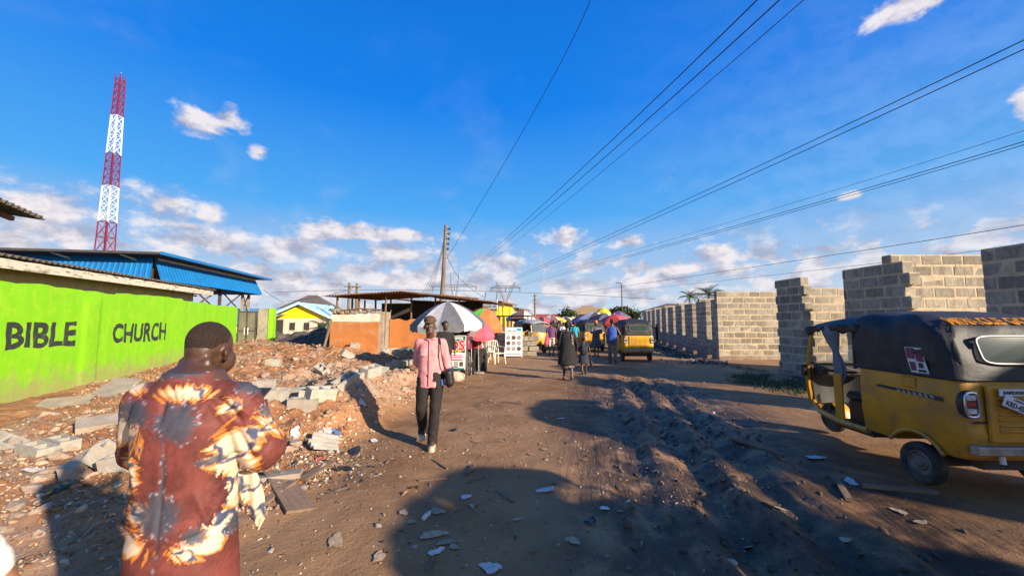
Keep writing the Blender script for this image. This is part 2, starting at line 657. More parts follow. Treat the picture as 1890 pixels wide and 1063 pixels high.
mud = g.mix(g.smooth(n1, .4, .65), (0.036, 0.021, 0.0105), (0.082, 0.046, 0.023))
base = g.mix(g.m('MULTIPLY', sp.outputs[1], g.smooth(g.noise(tc, 2.4, 6, .6), .30, .55)), base, mud)
specks = g.smooth(g.node('ShaderNodeTexVoronoi', {'Scale': 22.0, 'Vector': tc}).outputs['Distance'], 0.16, 0.05)
base = g.mix(g.m('MULTIPLY', g.m('MULTIPLY', specks, g.smooth(n1, .45, .6)), 0.55), base, (0.42, 0.33, 0.25))
g.l.new(base, b.inputs['Base Color'])
rg = g.m('SUBTRACT', 0.94, g.m('MULTIPLY', sp.outputs[1], 0.44))
g.l.new(rg, b.inputs['Roughness'])
b.inputs['Specular IOR Level'].default_value = 0.3
trk = g.node('ShaderNodeSeparateColor', {0: g.node('ShaderNodeAttribute', attribute_name='track').outputs['Color']})
tv = g.node('ShaderNodeCombineXYZ', {0: g.m('MULTIPLY', trk.outputs[0], 10), 1: g.m('MULTIPLY', trk.outputs[1], 130)}).outputs[0]
strk = g.noise(tv, 1.0, 5, 0.6, 0.6)
hh = g.m('ADD', g.m('ADD', g.m('MULTIPLY', n2, 0.8), g.m('MULTIPLY', n3, 0.35)), g.m('MULTIPLY', g.m('MULTIPLY', strk, trk.outputs[2]), 1.5))
bp = g.node('ShaderNodeBump', {'Strength': 0.75, 'Distance': 0.03, 'Height': hh})
g.l.new(bp.outputs[0], b.inputs['Normal'])
ground = tag(obj('ground', gme, gm, smooth='all'), kind='structure')
# ------------------------------------------------------------------ hollow sandcrete block walls on the right
M_block = pm('sandcrete_block', (0.345, 0.295, 0.215), (0.24, 0.205, 0.155), scale=9, rough=0.95, bump=0.5, bscale=70, rand=0.62,
             dirt=(0.13, 0.10, 0.08), dirt_amt=0.55, dirt_scale=2.2)
M_mortar = pm('mortar', (0.56, 0.44, 0.28), (0.42, 0.33, 0.22), scale=7, rough=0.95, bump=0.8, bscale=40)
M_footing = pm('footing_concrete', (0.33, 0.27, 0.20), (0.22, 0.17, 0.13), scale=4, rough=0.95, bump=0.6, dirt=(0.17, 0.10, 0.06), dirt_amt=0.7)
BL, BH, BT, JT = 0.44, 0.212, 0.225, 0.04


def block_mesh(seed):
    rr = random.Random(seed)
    m = MB(); m.bbox((0, 0, 0), (1, BT, BH), 0.012)
    m.v = [(p[0] + rr.uniform(-.006, .006), p[1] + rr.uniform(-.004, .004), p[2] + rr.uniform(-.006, .006)) for p in m.v]
    me = m.mesh('block')
    bm = bmesh.new(); bm.from_mesh(me); bmesh.ops.recalc_face_normals(bm, faces=bm.faces); bm.to_mesh(me); bm.free()
    me.materials.append(M_block)
    return me


BLOCKS = [block_mesh(s) for s in range(5)]


def block_wall(label, p0, p1, courses, tooth=(0, 0), drop=(), z0=0.0, seed=0, built=True, foot=True, group='unfinished block walls along the road'):
    """wall from p0 to p1 (plan), its face on the right-hand side of p0->p1; drop: {(course from top, u range)} left out"""
    rr = random.Random(seed)
    p0 = Vector((*p0, 0)); p1 = Vector((*p1, 0))
    d = p1 - p0; L = d.length
    t = thing('block_wall', label, 'block wall', (p0.x, p0.y, z0), math.atan2(d.y, d.x), group)
    zf = 0.16 if foot else 0.0
    if foot:
        MB().bbox((L / 2, 0, zf / 2 - 0.2), (L + .05, BT + .06, zf + 0.4), 0.02).build('footing', M_footing, t)
    H = courses * (BH + JT)
    core = MB()
    for c in range(courses):
        a = b = 0.0
        if (c % 2) == 0:
            a, b = tooth
        z = zf + c * (BH + JT) + JT / 2 + BH / 2
        e0, e1 = a, L - b
        x = e0 - (0 if c % 2 == 0 else BL / 2 + JT / 2)
        spans = []
        while x < e1 - 0.03:
            x0, x1 = max(x, e0), min(x + BL, e1)
            skip = any(courses - 1 - c <= dc and u0 <= (x0 + x1) / 2 <= u1 for (dc, u0, u1) in drop)
            if x1 - x0 > 0.06 and not skip:
                spans.append((x0, x1))
                if built:
                    o = bpy.data.objects.new('block', BLOCKS[rr.randrange(5)])
                    COL.objects.link(o); o.parent = t
                    o.location = ((x0 + x1) / 2, rr.uniform(-.004, .004), z + rr.uniform(-.004, .004))
                    o.rotation_euler = (rr.uniform(-.008, .008), rr.uniform(-.01, .01), rr.uniform(-.006, .006) + (math.pi if rr.random() < .5 else 0))
                    o.scale = (x1 - x0, 1, 1)
            x += BL + JT
        if spans:
            u0, u1 = spans[0][0], spans[-1][1]
            core.box(((u0 + u1) / 2, 0, z - 0.001), (u1 - u0 - .012, BT - .010, BH + JT + .001))
    if built:
        for k in range(int(courses * L * 1.6)):
            c = rr.randrange(courses); u = rr.uniform(.1, L - .1)
            if any(courses - 1 - c <= dc + 1 and u0 - .3 <= u <= u1 + .3 for (dc, u0, u1) in drop):
                continue
            core.box((u, (-1 if rr.random() < .5 else 1) * (BT / 2 - .004), zf + c * (BH + JT) + rr.uniform(-.012, .012)), (rr.uniform(.06, .28), .012, rr.uniform(.045, .075)), rot=(0, rr.uniform(-.05, .05), 0), jit=.004)
    core.build('mortar', M_mortar if built else M_farblock, t)
    return t


def far_block_material():
    m = bpy.data.materials.new('distant_blockwork'); m.use_nodes = True
    g = G(m.node_tree); b = m.node_tree.nodes['Principled BSDF']
    tc = g.node('ShaderNodeTexCoord').outputs['Object']
    sp = g.node('ShaderNodeSeparateXYZ', {0: tc})
    v = g.node('ShaderNodeCombineXYZ', {0: g.m('ADD', sp.outputs[0], sp.outputs[1]), 1: sp.outputs[2]}).outputs[0]
    br = g.node('ShaderNodeTexBrick', {'Vector': v, 'Color1': (.28, .25, .21, 1), 'Color2': (.2, .18, .155, 1), 'Mortar': (.5, .42, .3, 1), 'Scale': 1.0,
                                       'Mortar Size': 0.016, 'Brick Width': 0.48, 'Row Height': 0.25})
    g.l.new(br.outputs[0], b.inputs['Base Color']); b.inputs['Roughness'].default_value = .95
    return m


M_farblock = far_block_material()
wx = lambda y: 8.55 if y < 13 else (8.62 + (y - 13) * 0.205 * (1 if y > 16.5 else 0.35))
# nearest piers and partitions (road face towards -X: wall runs from far to near)
block_wall('grey block pier at the right edge, tallest and nearest to the camera', (8.55, 5.25), (8.55, 6.86), 11, seed=1)
block_wall('block partition lit by the sun behind the black canvas of the tricycle', (8.78, 8.95), (12.6, 8.95), 12, seed=2)
block_wall('wide grey block pier in shade right above the near tricycle', (8.5, 8.08), (8.5, 9.72), 11, tooth=(.12, 0), seed=3)
block_wall('sunlit block partition just right of the free-standing narrow pier', (9.0, 12.15), (12.8, 12.15), 10, seed=4)
block_wall('narrow free-standing block pier beside the weeds', (8.55, 11.1), (8.55, 12.32), 11, tooth=(.1, 0), seed=5)
block_wall('wide sunlit block wall with thick pale mortar joints left of the narrow pier', (8.93, 16.9), (12.4, 16.9), 11, seed=6)
# walls further down beside the camera, out of view on the right
block_wall('added unseen block pier that shades the back of the near tricycle', (8.55, .1), (8.55, 1.85), 11, seed=8)  # unseen pier, added to keep sun off the tricycle's lower back
block_wall('long block wall running beside the road behind the parked tricycles', (8.55, -7.0), (8.55, -1.15), 11, seed=7)
# receding shop fronts
y = 17.05
k = 0
while y < 41:
    ln = 1.75
    y2 = y + ln
    nm = ['first', 'second', 'third', 'fourth', 'fifth', 'sixth', 'seventh', 'eighth', 'ninth', 'tenth'][k]
    near = y < 31
    block_wall('%s shaded block shopfront pier down the receding row' % nm, (wx(y) + .02, y + (0.13 if k == 0 else 0)), (wx(y2), y2), 10, seed=20 + k, built=near)
    block_wall('%s low block sill between two shopfront piers of the row' % nm, (wx(y2 + .05), y2 + .05), (wx(y2 + .85), y2 + .85), 3, seed=40 + k, built=near, foot=False)
    block_wall('%s sunlit inner partition of the receding row of shopfronts' % nm, (wx(y2 + .9) + .3, y2 + .95), (wx(y2 + .9) + 2.4, y2 + .95), 10 + (k % 2), seed=60 + k, built=near)
    y = y2 + 0.9
    k += 1
# ------------------------------------------------------------------ left: church wall, bungalow, blue hall, mast
M_green = pm('lime_paint', (0.215, 0.545, 0.004), (0.185, 0.485, 0.004), scale=1.6, rough=0.75, bump=0.35, bscale=9, stretch=(3, 3, .35),
             contrast=(.3, .75), dirt=(0.34, 0.55, 0.02), dirt_amt=0.5, dirt_scale=5)
M_blackpaint = pm('black_lettering', (0.030, 0.033, 0.030), (0.075, 0.095, 0.045), scale=9, rough=0.8, contrast=(.5, .72), stretch=(1, 1, .3))
M_cream = pm('cream_plaster', (0.66, 0.46, 0.22), (0.56, 0.38, 0.18), scale=2, rough=0.9, bump=0.2, dirt=(.3, .2, .1), dirt_amt=.4)
M_asb = pm('weathered_roof_sheet', (0.085, 0.070, 0.060), (0.14, 0.115, 0.095), scale=5, rough=0.9, bump=0.3)
M_fascia = pm('flaking_fascia', (0.60, 0.53, 0.42), (0.20, 0.15, 0.11), scale=7, rough=0.9, contrast=(.5, .68), stretch=(.6, .6, 2))
M_blue = pm('blue_metal_sheet', (0.008, 0.155, 0.41), (0.008, 0.125, 0.34), scale=2, rough=0.42, spec=.5)
M_darkmetal = pm('dark_steel', (0.045, 0.042, 0.042), (0.08, 0.06, 0.05), scale=6, rough=0.7)
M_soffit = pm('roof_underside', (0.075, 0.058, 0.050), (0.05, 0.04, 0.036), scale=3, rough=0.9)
M_conc = pm('raw_concrete', (0.33, 0.28, 0.21), (0.24, 0.20, 0.16), scale=5, rough=0.95, bump=.4, dirt=(.15, .12, .1), dirt_amt=.4)
M_gate = pm('old_gate_steel', (0.115, 0.105, 0.080), (0.17, 0.15, 0.11), scale=4, rough=0.7, dirt=(.2, .1, .05), dirt_amt=.35)
M_red = pm('mast_red', (0.20, 0.014, 0.05), (0.15, 0.012, 0.055), rough=0.6)
M_white = pm('white_paint', (0.80, 0.80, 0.78), (0.70, 0.69, 0.66), scale=4, rough=0.6)
M_rust = pm('rusted_roof_sheet', (0.23, 0.095, 0.045), (0.36, 0.22, 0.14), scale=3, rough=0.9, bump=.3, dirt=(.08, .045, .03), dirt_amt=.6)
M_orange = pm('orange_clay_render', (0.46, 0.165, 0.045), (0.38, 0.13, 0.038), scale=1.8, rough=0.95, bump=.4, dirt=(.5, .33, .2), dirt_amt=.35, dirt_scale=1.6)
M_offwhite = pm('off_white_plaster', (0.70, 0.62, 0.50), (0.55, 0.47, 0.37), scale=3, rough=0.95, bump=.3, dirt=(.35, .22, .12), dirt_amt=.4)
M_wood = pm('weathered_timber', (0.20, 0.125, 0.075), (0.12, 0.08, 0.055), scale=4, rough=0.9, bump=.4, stretch=(1, 1, .2))
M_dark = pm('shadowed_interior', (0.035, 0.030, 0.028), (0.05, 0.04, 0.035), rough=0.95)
M_yellow = pm('yellow_paint', (0.85, 0.66, 0.004), (0.80, 0.58, 0.004), scale=2, rough=0.7)
M_yellowshop = pm('shop_yellow_paint', (0.84, 0.58, 0.012), (0.7, 0.45, 0.01), scale=2, rough=0.7)
M_skyblue = pm('pale_blue_trim', (0.42, 0.66, 0.78), (0.36, 0.6, 0.72), scale=3, rough=0.7)
M_greyroof = pm('dark_grey_tiles', (0.105, 0.082, 0.068), (0.14, 0.11, 0.09), scale=3, rough=0.85)
M_tanroof = pm('tan_roof', (0.36, 0.245, 0.125), (0.30, 0.20, 0.10), scale=2, rough=0.85)
M_redroof = pm('red_roof', (0.42, 0.06, 0.035), (0.34, 0.05, 0.03), scale=2, rough=0.8)
M_pinkwall = pm('dusty_pink_wall', (0.50, 0.30, 0.20), (0.42, 0.24, 0.16), scale=2, rough=0.9)
M_tanwall = pm('tan_wall', (0.52, 0.33, 0.15), (0.44, 0.28, 0.13), scale=2, rough=0.9)

def splash(mat, col, z0, z1, amt):
    """mud splashed on the foot of a wall"""
    g = G(mat.node_tree); b = mat.node_tree.nodes['Principled BSDF']
    src = b.inputs['Base Color'].links[0].from_socket
    tc = g.node('ShaderNodeTexCoord').outputs['Object']
    z = g.node('ShaderNodeSeparateXYZ', {0: tc}).outputs[2]
    n = g.noise(tc, 3.0, 8, .7, .4)
    f = g.smooth(g.m('ADD', z, g.m('MULTIPLY', g.m('SUBTRACT', n, .5), 1.6)), z1, z0)
    g.l.new(g.mix(g.m('MULTIPLY', f, amt), src, col), b.inputs['Base Color'])


splash(M_green, (.33, .25, .12), .05, .75, .75)
WD = Vector((-0.329, 0.944, 0)).normalized()
WN = Vector((WD.y, -WD.x, 0))            # towards the road
W0 = Vector((-9.93, 7.64, 0)) - WD * 5.2
WL = 12.75 + 5.2


def wtop(u):
    return 2.40 + 0.06 * (vnoise(u * 0.7, 0.3, 3) - .5) + 0.05 * (vnoise(u * 4.1, 1.3, 4) - .5) + (0.04 if 8.6 < u < 12 else 0) - (0.06 if u > 14.2 else 0)


t = thing('church_wall', 'lime green rendered compound wall painted with BIBLE CHURCH in black', 'wall', W0, math.atan2(WD.y, WD.x))
N = 240
m = MB()
rows = 16
for side in (0, 1):
    pass
nu, nv = 300, 24


def wu(px):
    r = (px - 945) / 711.0
    return (r * W0.y - W0.x) / (WD.x - r * WD.y)


PA, PB = wu(146), wu(176)


def wface(u, v):
    uu = u * WL
    z = -0.35 + v * (float(wtop(uu)) + 0.35)
    off = 0.008 * (float(vnoise(uu * .9, z * .9, 13)) - .5) + 0.004 * (float(vnoise(uu * 5, z * 5, 14)) - .5)
    # a thicker panel of render between the words, faint upright joints
    off += 0.022 * float(sstep(uu, PA, PA + .05)) * (1 - float(sstep(uu, PB, PB + .05))) * float(sstep(z, 2.25, 2.15))
    return Vector((uu, -0.11 - off, z))


m.sheet(wface, nu, nv)
m.sheet(lambda u, v: Vector((u * WL, 0.11, -0.35 + (1 - v) * (float(wtop(u * WL)) + 0.35))), nu, 2)
m.sheet(lambda u, v: Vector((u * WL, wface(u, 1).y * (1 - v) + 0.11 * v, float(wtop(u * WL)) + 0.0)), nu, 1)
m.box((WL + 0.0, 0, 1.0), (0.012, .21, 2.65))
m.build('wall', M_green, t, smooth=35)


def wall_text(s, u0, u1, z0, h):
    me = text_mesh(s, 1.0, 0.032, 0.0, 0.0, 'LEFT')
    bm = bmesh.new(); bm.from_mesh(me); bmesh.ops.triangulate(bm, faces=bm.faces)
    for _ in range(3):
        bmesh.ops.subdivide_edges(bm, edges=[e for e in bm.edges if e.calc_length() > .1], cuts=1)
        bmesh.ops.triangulate(bm, faces=bm.faces)
    bm.to_mesh(me); bm.free()
    xs = [v.co.x for v in me.vertices]; ys = [v.co.y for v in me.vertices]
    x0, x1, y0, y1 = min(xs), max(xs), min(ys), max(ys)
    for v in me.vertices:
        uu = u0 + (v.co.x - x0) / (x1 - x0) * (u1 - u0) + .06 * (float(vnoise(v.co.x * 2.1, v.co.y * 2.3, 6)) - .5) + .03 * (float(vnoise(v.co.x * 7, v.co.y * 7, 7)) - .5)
        zz = z0 + (v.co.y - y0) / (y1 - y0) * h + .05 * (float(vnoise(v.co.x * 1.7 + 9, v.co.y * 2.0, 8)) - .5) + .03 * (float(vnoise(v.co.x * 6 + 9, v.co.y * 7, 9)) - .5)
        v.co = (uu, wface(uu / WL, (zz + .35) / (float(wtop(uu)) + .35)).y - .005, zz)
    return obj('lettering', me, M_blackpaint, t)


wall_text('BIBLE', wu(2), wu(134), 1.09, .55)
wall_text('CHURCH', wu(203), wu(303), 1.03, .57)

# gate and its pillars at the end of the wall
E = W0 + WD * WL
t = thing('gate', 'dark steel sheet gate beside a bare concrete pillar', 'gate', (E.x + .06, E.y + .15, 0.1), R(12))
MB().bbox((.45, 0, 1.05), (.86, .05, 2.0), .01).build('gate_leaf', M_gate, t)
fr = MB()
for x in (.04, .44, .86):
    fr.box((x, -.04, 1.05), (.05, .04, 2.04))
for z in (.06, 1.05, 2.03):
    fr.box((.45, -.045, z), (.82, .036, .05))
fr.build('gate_frame', M_darkmetal, t)
MB().tube([(.36, -.075, .85), (.36, -.09, .95), (.36, -.09, 1.15), (.36, -.075, 1.2)], .018).build('handle', M_white, t)
MB().tube([(.52, -.075, .85), (.52, -.09, .95), (.52, -.09, 1.15), (.52, -.075, 1.2)], .018).build('handle', M_white, t)
t = thing('gate_pillar', 'bare concrete gate pillar with a lime green painted edge', 'pillar', (E.x + .98, E.y + .38, 0), R(12))
MB().bbox((.24, .1, 1.05), (.5, .45, 2.5), .02).build('shaft', M_conc, t)
MB().bbox((.605, .08, 1.05), (.21, .5, 2.52), .02).build('painted_edge', M_green, t)


# ---- cream bungalow behind the wall
def corr_sheet(mb, a, b, c, waves, amp, per=5, thick=0.012, nv=2):
    """corrugated sheet: edge a->b, other edge starts at c (parallelogram)"""
    a, b, c = Vector(a), Vector(b), Vector(c)
    ab, ac = b - a, c - a
    n = ab.cross(ac).normalized()
    if n.z < 0: n = -n
    nu = waves * per
    mb.sheet(lambda u, v: a + ab * u + ac * v + n * (amp * math.sin(u * waves * 2 * math.pi)), nu, nv, thick)
    return mb


HL = 16.6
H0 = W0 - WN * 1.85 + WD * 1.5
t = thing('bungalow', 'cream bungalow behind the green wall with a corrugated sheet roof', 'house', H0, math.atan2(WD.y, WD.x))
MB().box((HL / 2, 3.5, 1.5), (HL, 7.0, 3.0)).build('wall', M_cream, t)
rf = corr_sheet(MB(), (-1.2, -.62, 3.10), (HL + .95, -.62, 3.28), (-1.2, 3.6, 3.55), 96, 0.035, nv=1).build('roof', M_asb, t)
corr_sheet(MB(), (-1.2, 8.2, 3.12), (HL + .95, 8.2, 3.30), (-1.2, 3.62, 3.55), 96, 0.035, nv=1).build('roof', M_asb, t)
MB().sheet(lambda u, v: Vector((-1.0 + u * (HL + 1.8), -0.56 - .006 * math.sin(u * 60), 2.80 + .18 * u + v * (.22 + .008 * math.sin(u * 131)))), 80, 1, .03).build('fascia', M_fascia, t)
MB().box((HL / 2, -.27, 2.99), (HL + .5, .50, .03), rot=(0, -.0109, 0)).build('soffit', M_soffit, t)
MB().box((HL + .45, 0.2, 2.95), (.9, .06, .07)).build('rafter', M_wood, t)
MB().box((HL + .5, 1.4, 2.98), (1.0, .06, .07)).build('rafter', M_wood, t)
MB().tube([(HL, -.1, 2.35), (HL + .75, -.5, 2.98)], .025).build('bracket', M_wood, t)
# raised corrugated roof whose corner shows at the picture's left edge
q = at(84, 404, 9.0)
q0 = Vector((q.x, q.y, q.z))
t2 = thing('raised_roof', 'end of a dark corrugated roof edge high at the left border', 'roof', (q0.x, q0.y, 0), math.atan2(WD.y, WD.x))
corr_sheet(MB(), (-5.0, 0.0, q0.z + .5), (0.0, 0.0, q0.z), (-5.0, 3.2, q0.z + .9), 33, .045, per=6, nv=1).build('roof_sheet', M_asb, t2)
for (x, y) in ((-1.6, 1.2), (-1.6, 2.9), (-4.6, 1.2), (-4.6, 2.9)):
    MB().box((x, y, (q0.z) / 2), (.12, .12, q0.z - .02 + (-x) * .09)).build('post', M_wood, t2)
MB().box((-2.5, .5, q0.z + .17), (4.8, .08, .1), rot=(0, .1, 0)).build('rafter', M_wood, t2)

# ---- open hall with the blue roof
A = Vector((-18.4, 20.0, 0)); ey0 = Vector((-2.4, 13.2, 0)).normalized(); Bv = A + ey0 * 13.4; Cv = A + Vector((-ey0.y, ey0.x, 0)) * 9.2
ex = (Cv - A).normalized(); ey = (Bv - A).normalized()
LX, LY = 9.2, 13.4
t = thing('hall', 'open hall with a blue sheet roof and blue corrugated skirt', 'hall', A, math.atan2(-ex.y, -ex.x))
# local: x from 0 to -LX (left), y away
ZT = 5.2


def hx(u, v, z): return Vector((-u, v, z))


m = MB()
m.loft([[hx(0, 0, ZT), hx(LX, 0, ZT), hx(LX, LY, ZT), hx(0, LY, ZT)], [hx(2.8, 3.5, ZT + .35), hx(LX - 2.8, 3.5, ZT + .35), hx(LX - 2.8, LY - 3.5, ZT + .35), hx(2.8, LY - 3.5, ZT + .35)]], cap0=False)
m.build('roof', M_blue, t)
m = MB()
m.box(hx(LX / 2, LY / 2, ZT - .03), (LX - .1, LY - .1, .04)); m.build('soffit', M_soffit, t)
m = MB()
m.box(hx(-.0, LY / 2, ZT), (.06, LY + .1, .16)).build('fascia', M_blue, t)
MB().box(hx(LX / 2, -.0, ZT - .0), (LX - .06, .05, .12)).build('fascia', M_darkmetal, t)


def skirt(p0, p1, out, waves, z1=ZT - .1, z0=3.85, fl=.55):
    p0, p1, out = Vector(p0), Vector(p1), Vector(out)
    def fn(u, v):
        e = fl * (1 - v)
        base = p0 + (p1 - p0) * u + (p1 - p0).normalized() * (e * (2 * u - 1)) * .5
        ph = (u * waves) % 1.0
        rib = 0.035 if ph < .25 else 0.0
        return base + out * (e + rib) + Vector((0, 0, z0 + v * (z1 - z0)))
    return MB().sheet(fn, waves * 4, 1, .01)


i0 = .95
skirt(hx(LX - i0, i0, 0), hx(i0, i0, 0), Vector((0, -1, 0)), 30).build('skirt_sheet', M_blue, t)
skirt(hx(i0, i0, 0), hx(i0, LY - i0, 0), Vector((1, 0, 0)), 42).build('skirt_sheet', M_blue, t)
skirt(hx(i0, LY - i0, 0), hx(LX - i0, LY - i0, 0), Vector((0, 1, 0)), 30).build('skirt_sheet', M_blue, t)
skirt(hx(LX - i0, LY - i0, 0), hx(LX - i0, i0, 0), Vector((-1, 0, 0)), 42).build('skirt_sheet', M_blue, t)
MB().box(hx(i0 - .12, LY / 2, ZT - .18), (.06, LY - 2.2, .14)).build('purlin', M_fascia, t)
for v in (1.2, 4.5, 8.0, 11.2, LY - 1.2):
    for u in (1.2, LX - 1.2):
        MB().box(hx(u, v, ZT / 2), (.16, .16, ZT - .2)).build('post', M_conc if v > 11 else M_darkmetal, t)
for (v0, v1) in ((1.2, 4.5), (4.5, 8.0), (8.0, 11.2), (11.2, LY - 1.2)):
    MB().tube([hx(1.2, v0, 2.3), hx(1.2, v1, 3.9)], .05, 5).build('brace', M_darkmetal, t)
    MB().tube([hx(1.2, v0, 3.9), hx(1.2, v1, 2.3)], .05, 5).build('brace', M_darkmetal, t)
for u in (2.0, 5.0):
    MB().tube([hx(u, .2, ZT - .08), hx(u - .3, 1.0, ZT - .3)], .05, 5).build('bracket', M_offwhite, t)

# ---- red and white lattice mast
MY = 60.0
base = at(193, 468, MY)
rows = [at(222, yy, MY).z for yy in (147, 215, 285, 345, 410)]
t = thing('radio_mast', 'tall red and white steel lattice mast behind the blue roof', 'mast', (base.x, MY, 0))
ztop = rows[0]


def mw(z): return 0.95 - 0.56 * z / ztop


def mast_section(z0, z1, mat, n):
    m = MB()
    P = lambda z, k: Vector((mw(z) * (-1, 1, 1, -1)[k], mw(z) * (-1, -1, 1, 1)[k], z))
    for k in range(4):
        m.tube([P(z0, k), P(z1, k)], .085, 4)
    for i in range(n):
        a, b = z0 + (z1 - z0) * i / n, z0 + (z1 - z0) * (i + 1) / n
        for k in range(4):
            k2 = (k + 1) % 4
            m.tube([P(a, k), P(b, k2)], .045, 4, caps=False)
            if mat is M_red:
                m.tube([P(a, k2), P(b, k)], .045, 4, caps=False)
            m.tube([P(b, k), P(b, k2)], .055, 4, caps=False)
    # ladder and feeder cables inside
    m.tube([(0, -.2, z0), (0, -.2, z1)], .05, 4); m.tube([(.25, -.2, z0), (.25, -.2, z1)], .04, 4)
    return m.build('lattice_section', mat, t)


mast_section(0, rows[4], M_red, 7)
mast_section(rows[4], rows[3], M_white, 4)
mast_section(rows[3], rows[2], M_red, 4)
mast_section(rows[2], rows[1], M_white, 4)
mast_section(rows[1], rows[0], M_red, 5)
MB().tube([(0, 0, ztop - .4), (0, 0, ztop + 1.2)], .025, 5).build('beacon', M_white, t)
for k in range(4):
    sx, sy = (-1, 1, 1, -1)[k], (-1, -1, 1, 1)[k]
    MB().tube([(mw(ztop) * sx, mw(ztop) * sy, ztop - .2), (mw(ztop) * sx * 1.05, mw(ztop) * sy * 1.05, ztop + .8)], .06, 4).build('antenna', M_red, t)
# ------------------------------------------------------------------ three-wheeled auto rickshaws
M_keke = pm('tricycle_yellow', (0.60, 0.265, 0.012), (0.50, 0.215, 0.010), scale=2.5, rough=0.42, spec=.5, bump=.12, bscale=7,
            dirt=(0.17, 0.10, 0.06), dirt_amt=0.55, dirt_scale=3.2)
M_keke2 = pm('tricycle_yellow_clean', (0.66, 0.34, 0.012), (0.55, 0.27, 0.012), scale=2.5, rough=0.4, spec=.5, dirt=(.2, .12, .06), dirt_amt=.3)
M_canvas = pm('black_canvas', (0.018, 0.017, 0.018), (0.032, 0.030, 0.030), scale=5, rough=0.58, spec=.35, bump=.7, bscale=4, dirt=(.045, .038, .03), dirt_amt=.4)
M_canvas_grey = pm('grey_canvas', (0.42, 0.40, 0.38), (0.3, 0.28, 0.27), scale=4, rough=0.6)
M_tyre = pm('tyre_rubber', (0.030, 0.028, 0.027), (0.060, 0.050, 0.042), scale=8, rough=0.85, bump=.3, dirt=(.13, .09, .06), dirt_amt=.5, dirt_scale=5)
M_rim = pm('dusty_steel_rim', (0.20, 0.18, 0.16), (0.12, 0.10, 0.08), scale=7, rough=0.6, metal=.3)
M_steel = pm('dull_steel', (0.36, 0.36, 0.36), (0.22, 0.21, 0.2), scale=6, rough=0.45, metal=.6)
M_blackplastic = pm('black_plastic', (0.022, 0.022, 0.023), (0.035, 0.033, 0.032), scale=6, rough=0.45)
M_clear = pm('clear_lamp', (0.62, 0.62, 0.60), (0.36, 0.34, 0.32), scale=25, rough=0.12, spec=.6)
M_chrome = pm('chrome_trim', (0.75, 0.74, 0.70), (0.6, 0.58, 0.55), rough=0.2, metal=.7)
M_redlens = pm('red_lens', (0.35, 0.012, 0.012), (0.25, 0.01, 0.01), rough=0.2)
M_amber = pm('amber_lens', (0.75, 0.28, 0.01), (0.6, 0.2, 0.01), rough=0.25)
M_plate = pm('number_plate', (0.72, 0.73, 0.74), (0.62, 0.62, 0.62), scale=9, rough=0.5, dirt=(.35, .3, .25), dirt_amt=.4)
M_print = pm('black_print', (0.02, 0.02, 0.025), (0.04, 0.04, 0.04), rough=0.6)
M_maroon = pm('maroon_print', (0.20, 0.025, 0.07), (0.15, 0.02, 0.05), rough=0.5)
M_gold = pm('orange_lettering', (0.80, 0.36, 0.02), (0.72, 0.30, 0.02), rough=0.5)
M_silverprint = pm('silver_print', (0.35, 0.33, 0.30), (0.25, 0.24, 0.22), rough=0.45)
M_curtain = pm('grey_curtain', (0.11, 0.115, 0.13), (0.16, 0.165, 0.18), scale=4, rough=0.7)
M_brownin = pm('brown_inner_panel', (0.15, 0.062, 0.022), (0.10, 0.045, 0.02), scale=3, rough=0.7)
M_pane = glass_mat('plastic_window', (0.045, 0.062, 0.053), 0.04, 0.84, .22)
M_glass = glass_mat('windscreen_glass', (0.30, 0.34, 0.36), 0.03, 0.16)

M_rubber = pm('window_trim', (0.20, 0.19, 0.18), (0.12, 0.115, 0.11), rough=0.45)
HOOD = [(1.075, .617, -.425), (1.2, .617, -.405), (1.32, .614, -.378), (1.45, .604, -.335), (1.53, .592, -.298), (1.59, .572, -.25), (1.635, .54, -.19),
        (1.675, .49, -.10), (1.70, .42, .02), (1.715, .30, .16), (1.722, .15, .30), (1.725, .02, .40)]


def uring(w, rear, r, front, n=7):
    """open plan outline from front left round the back to front right"""
    pts = []
    for i in range(9):
        pts.append((-w, front + (rear + r - front) * i / 9))
    for i in range(n + 1):
        a = math.pi + (math.pi / 2) * i / n
        pts.append((-w + r + r * math.cos(a), rear + r + r * math.sin(a)))
    for i in range(1, 12):
        pts.append((-w + r + (2 * w - 2 * r) * i / 12, rear))
    for i in range(n + 1):
        a = 1.5 * math.pi + (math.pi / 2) * i / n
        pts.append((w - r + r * math.cos(a), rear + r + r * math.sin(a)))
    for i in range(8, -1, -1):
        pts.append((w, front + (rear + r - front) * i / 9))
    return pts


def apply_bool(o, cutters, op='DIFFERENCE'):
    for c in cutters:
        md = o.modifiers.new('b', 'BOOLEAN'); md.operation = op; md.object = c; md.solver = 'EXACT'
    bpy.context.view_layer.update()
    me = bpy.data.meshes.new_from_object(o.evaluated_get(bpy.context.evaluated_depsgraph_get()))
    old = o.data
    o.modifiers.clear(); o.data = me
    bpy.data.meshes.remove(old)
    for c in cutters:
        md = c.data; bpy.data.objects.remove(c); bpy.data.meshes.remove(md)


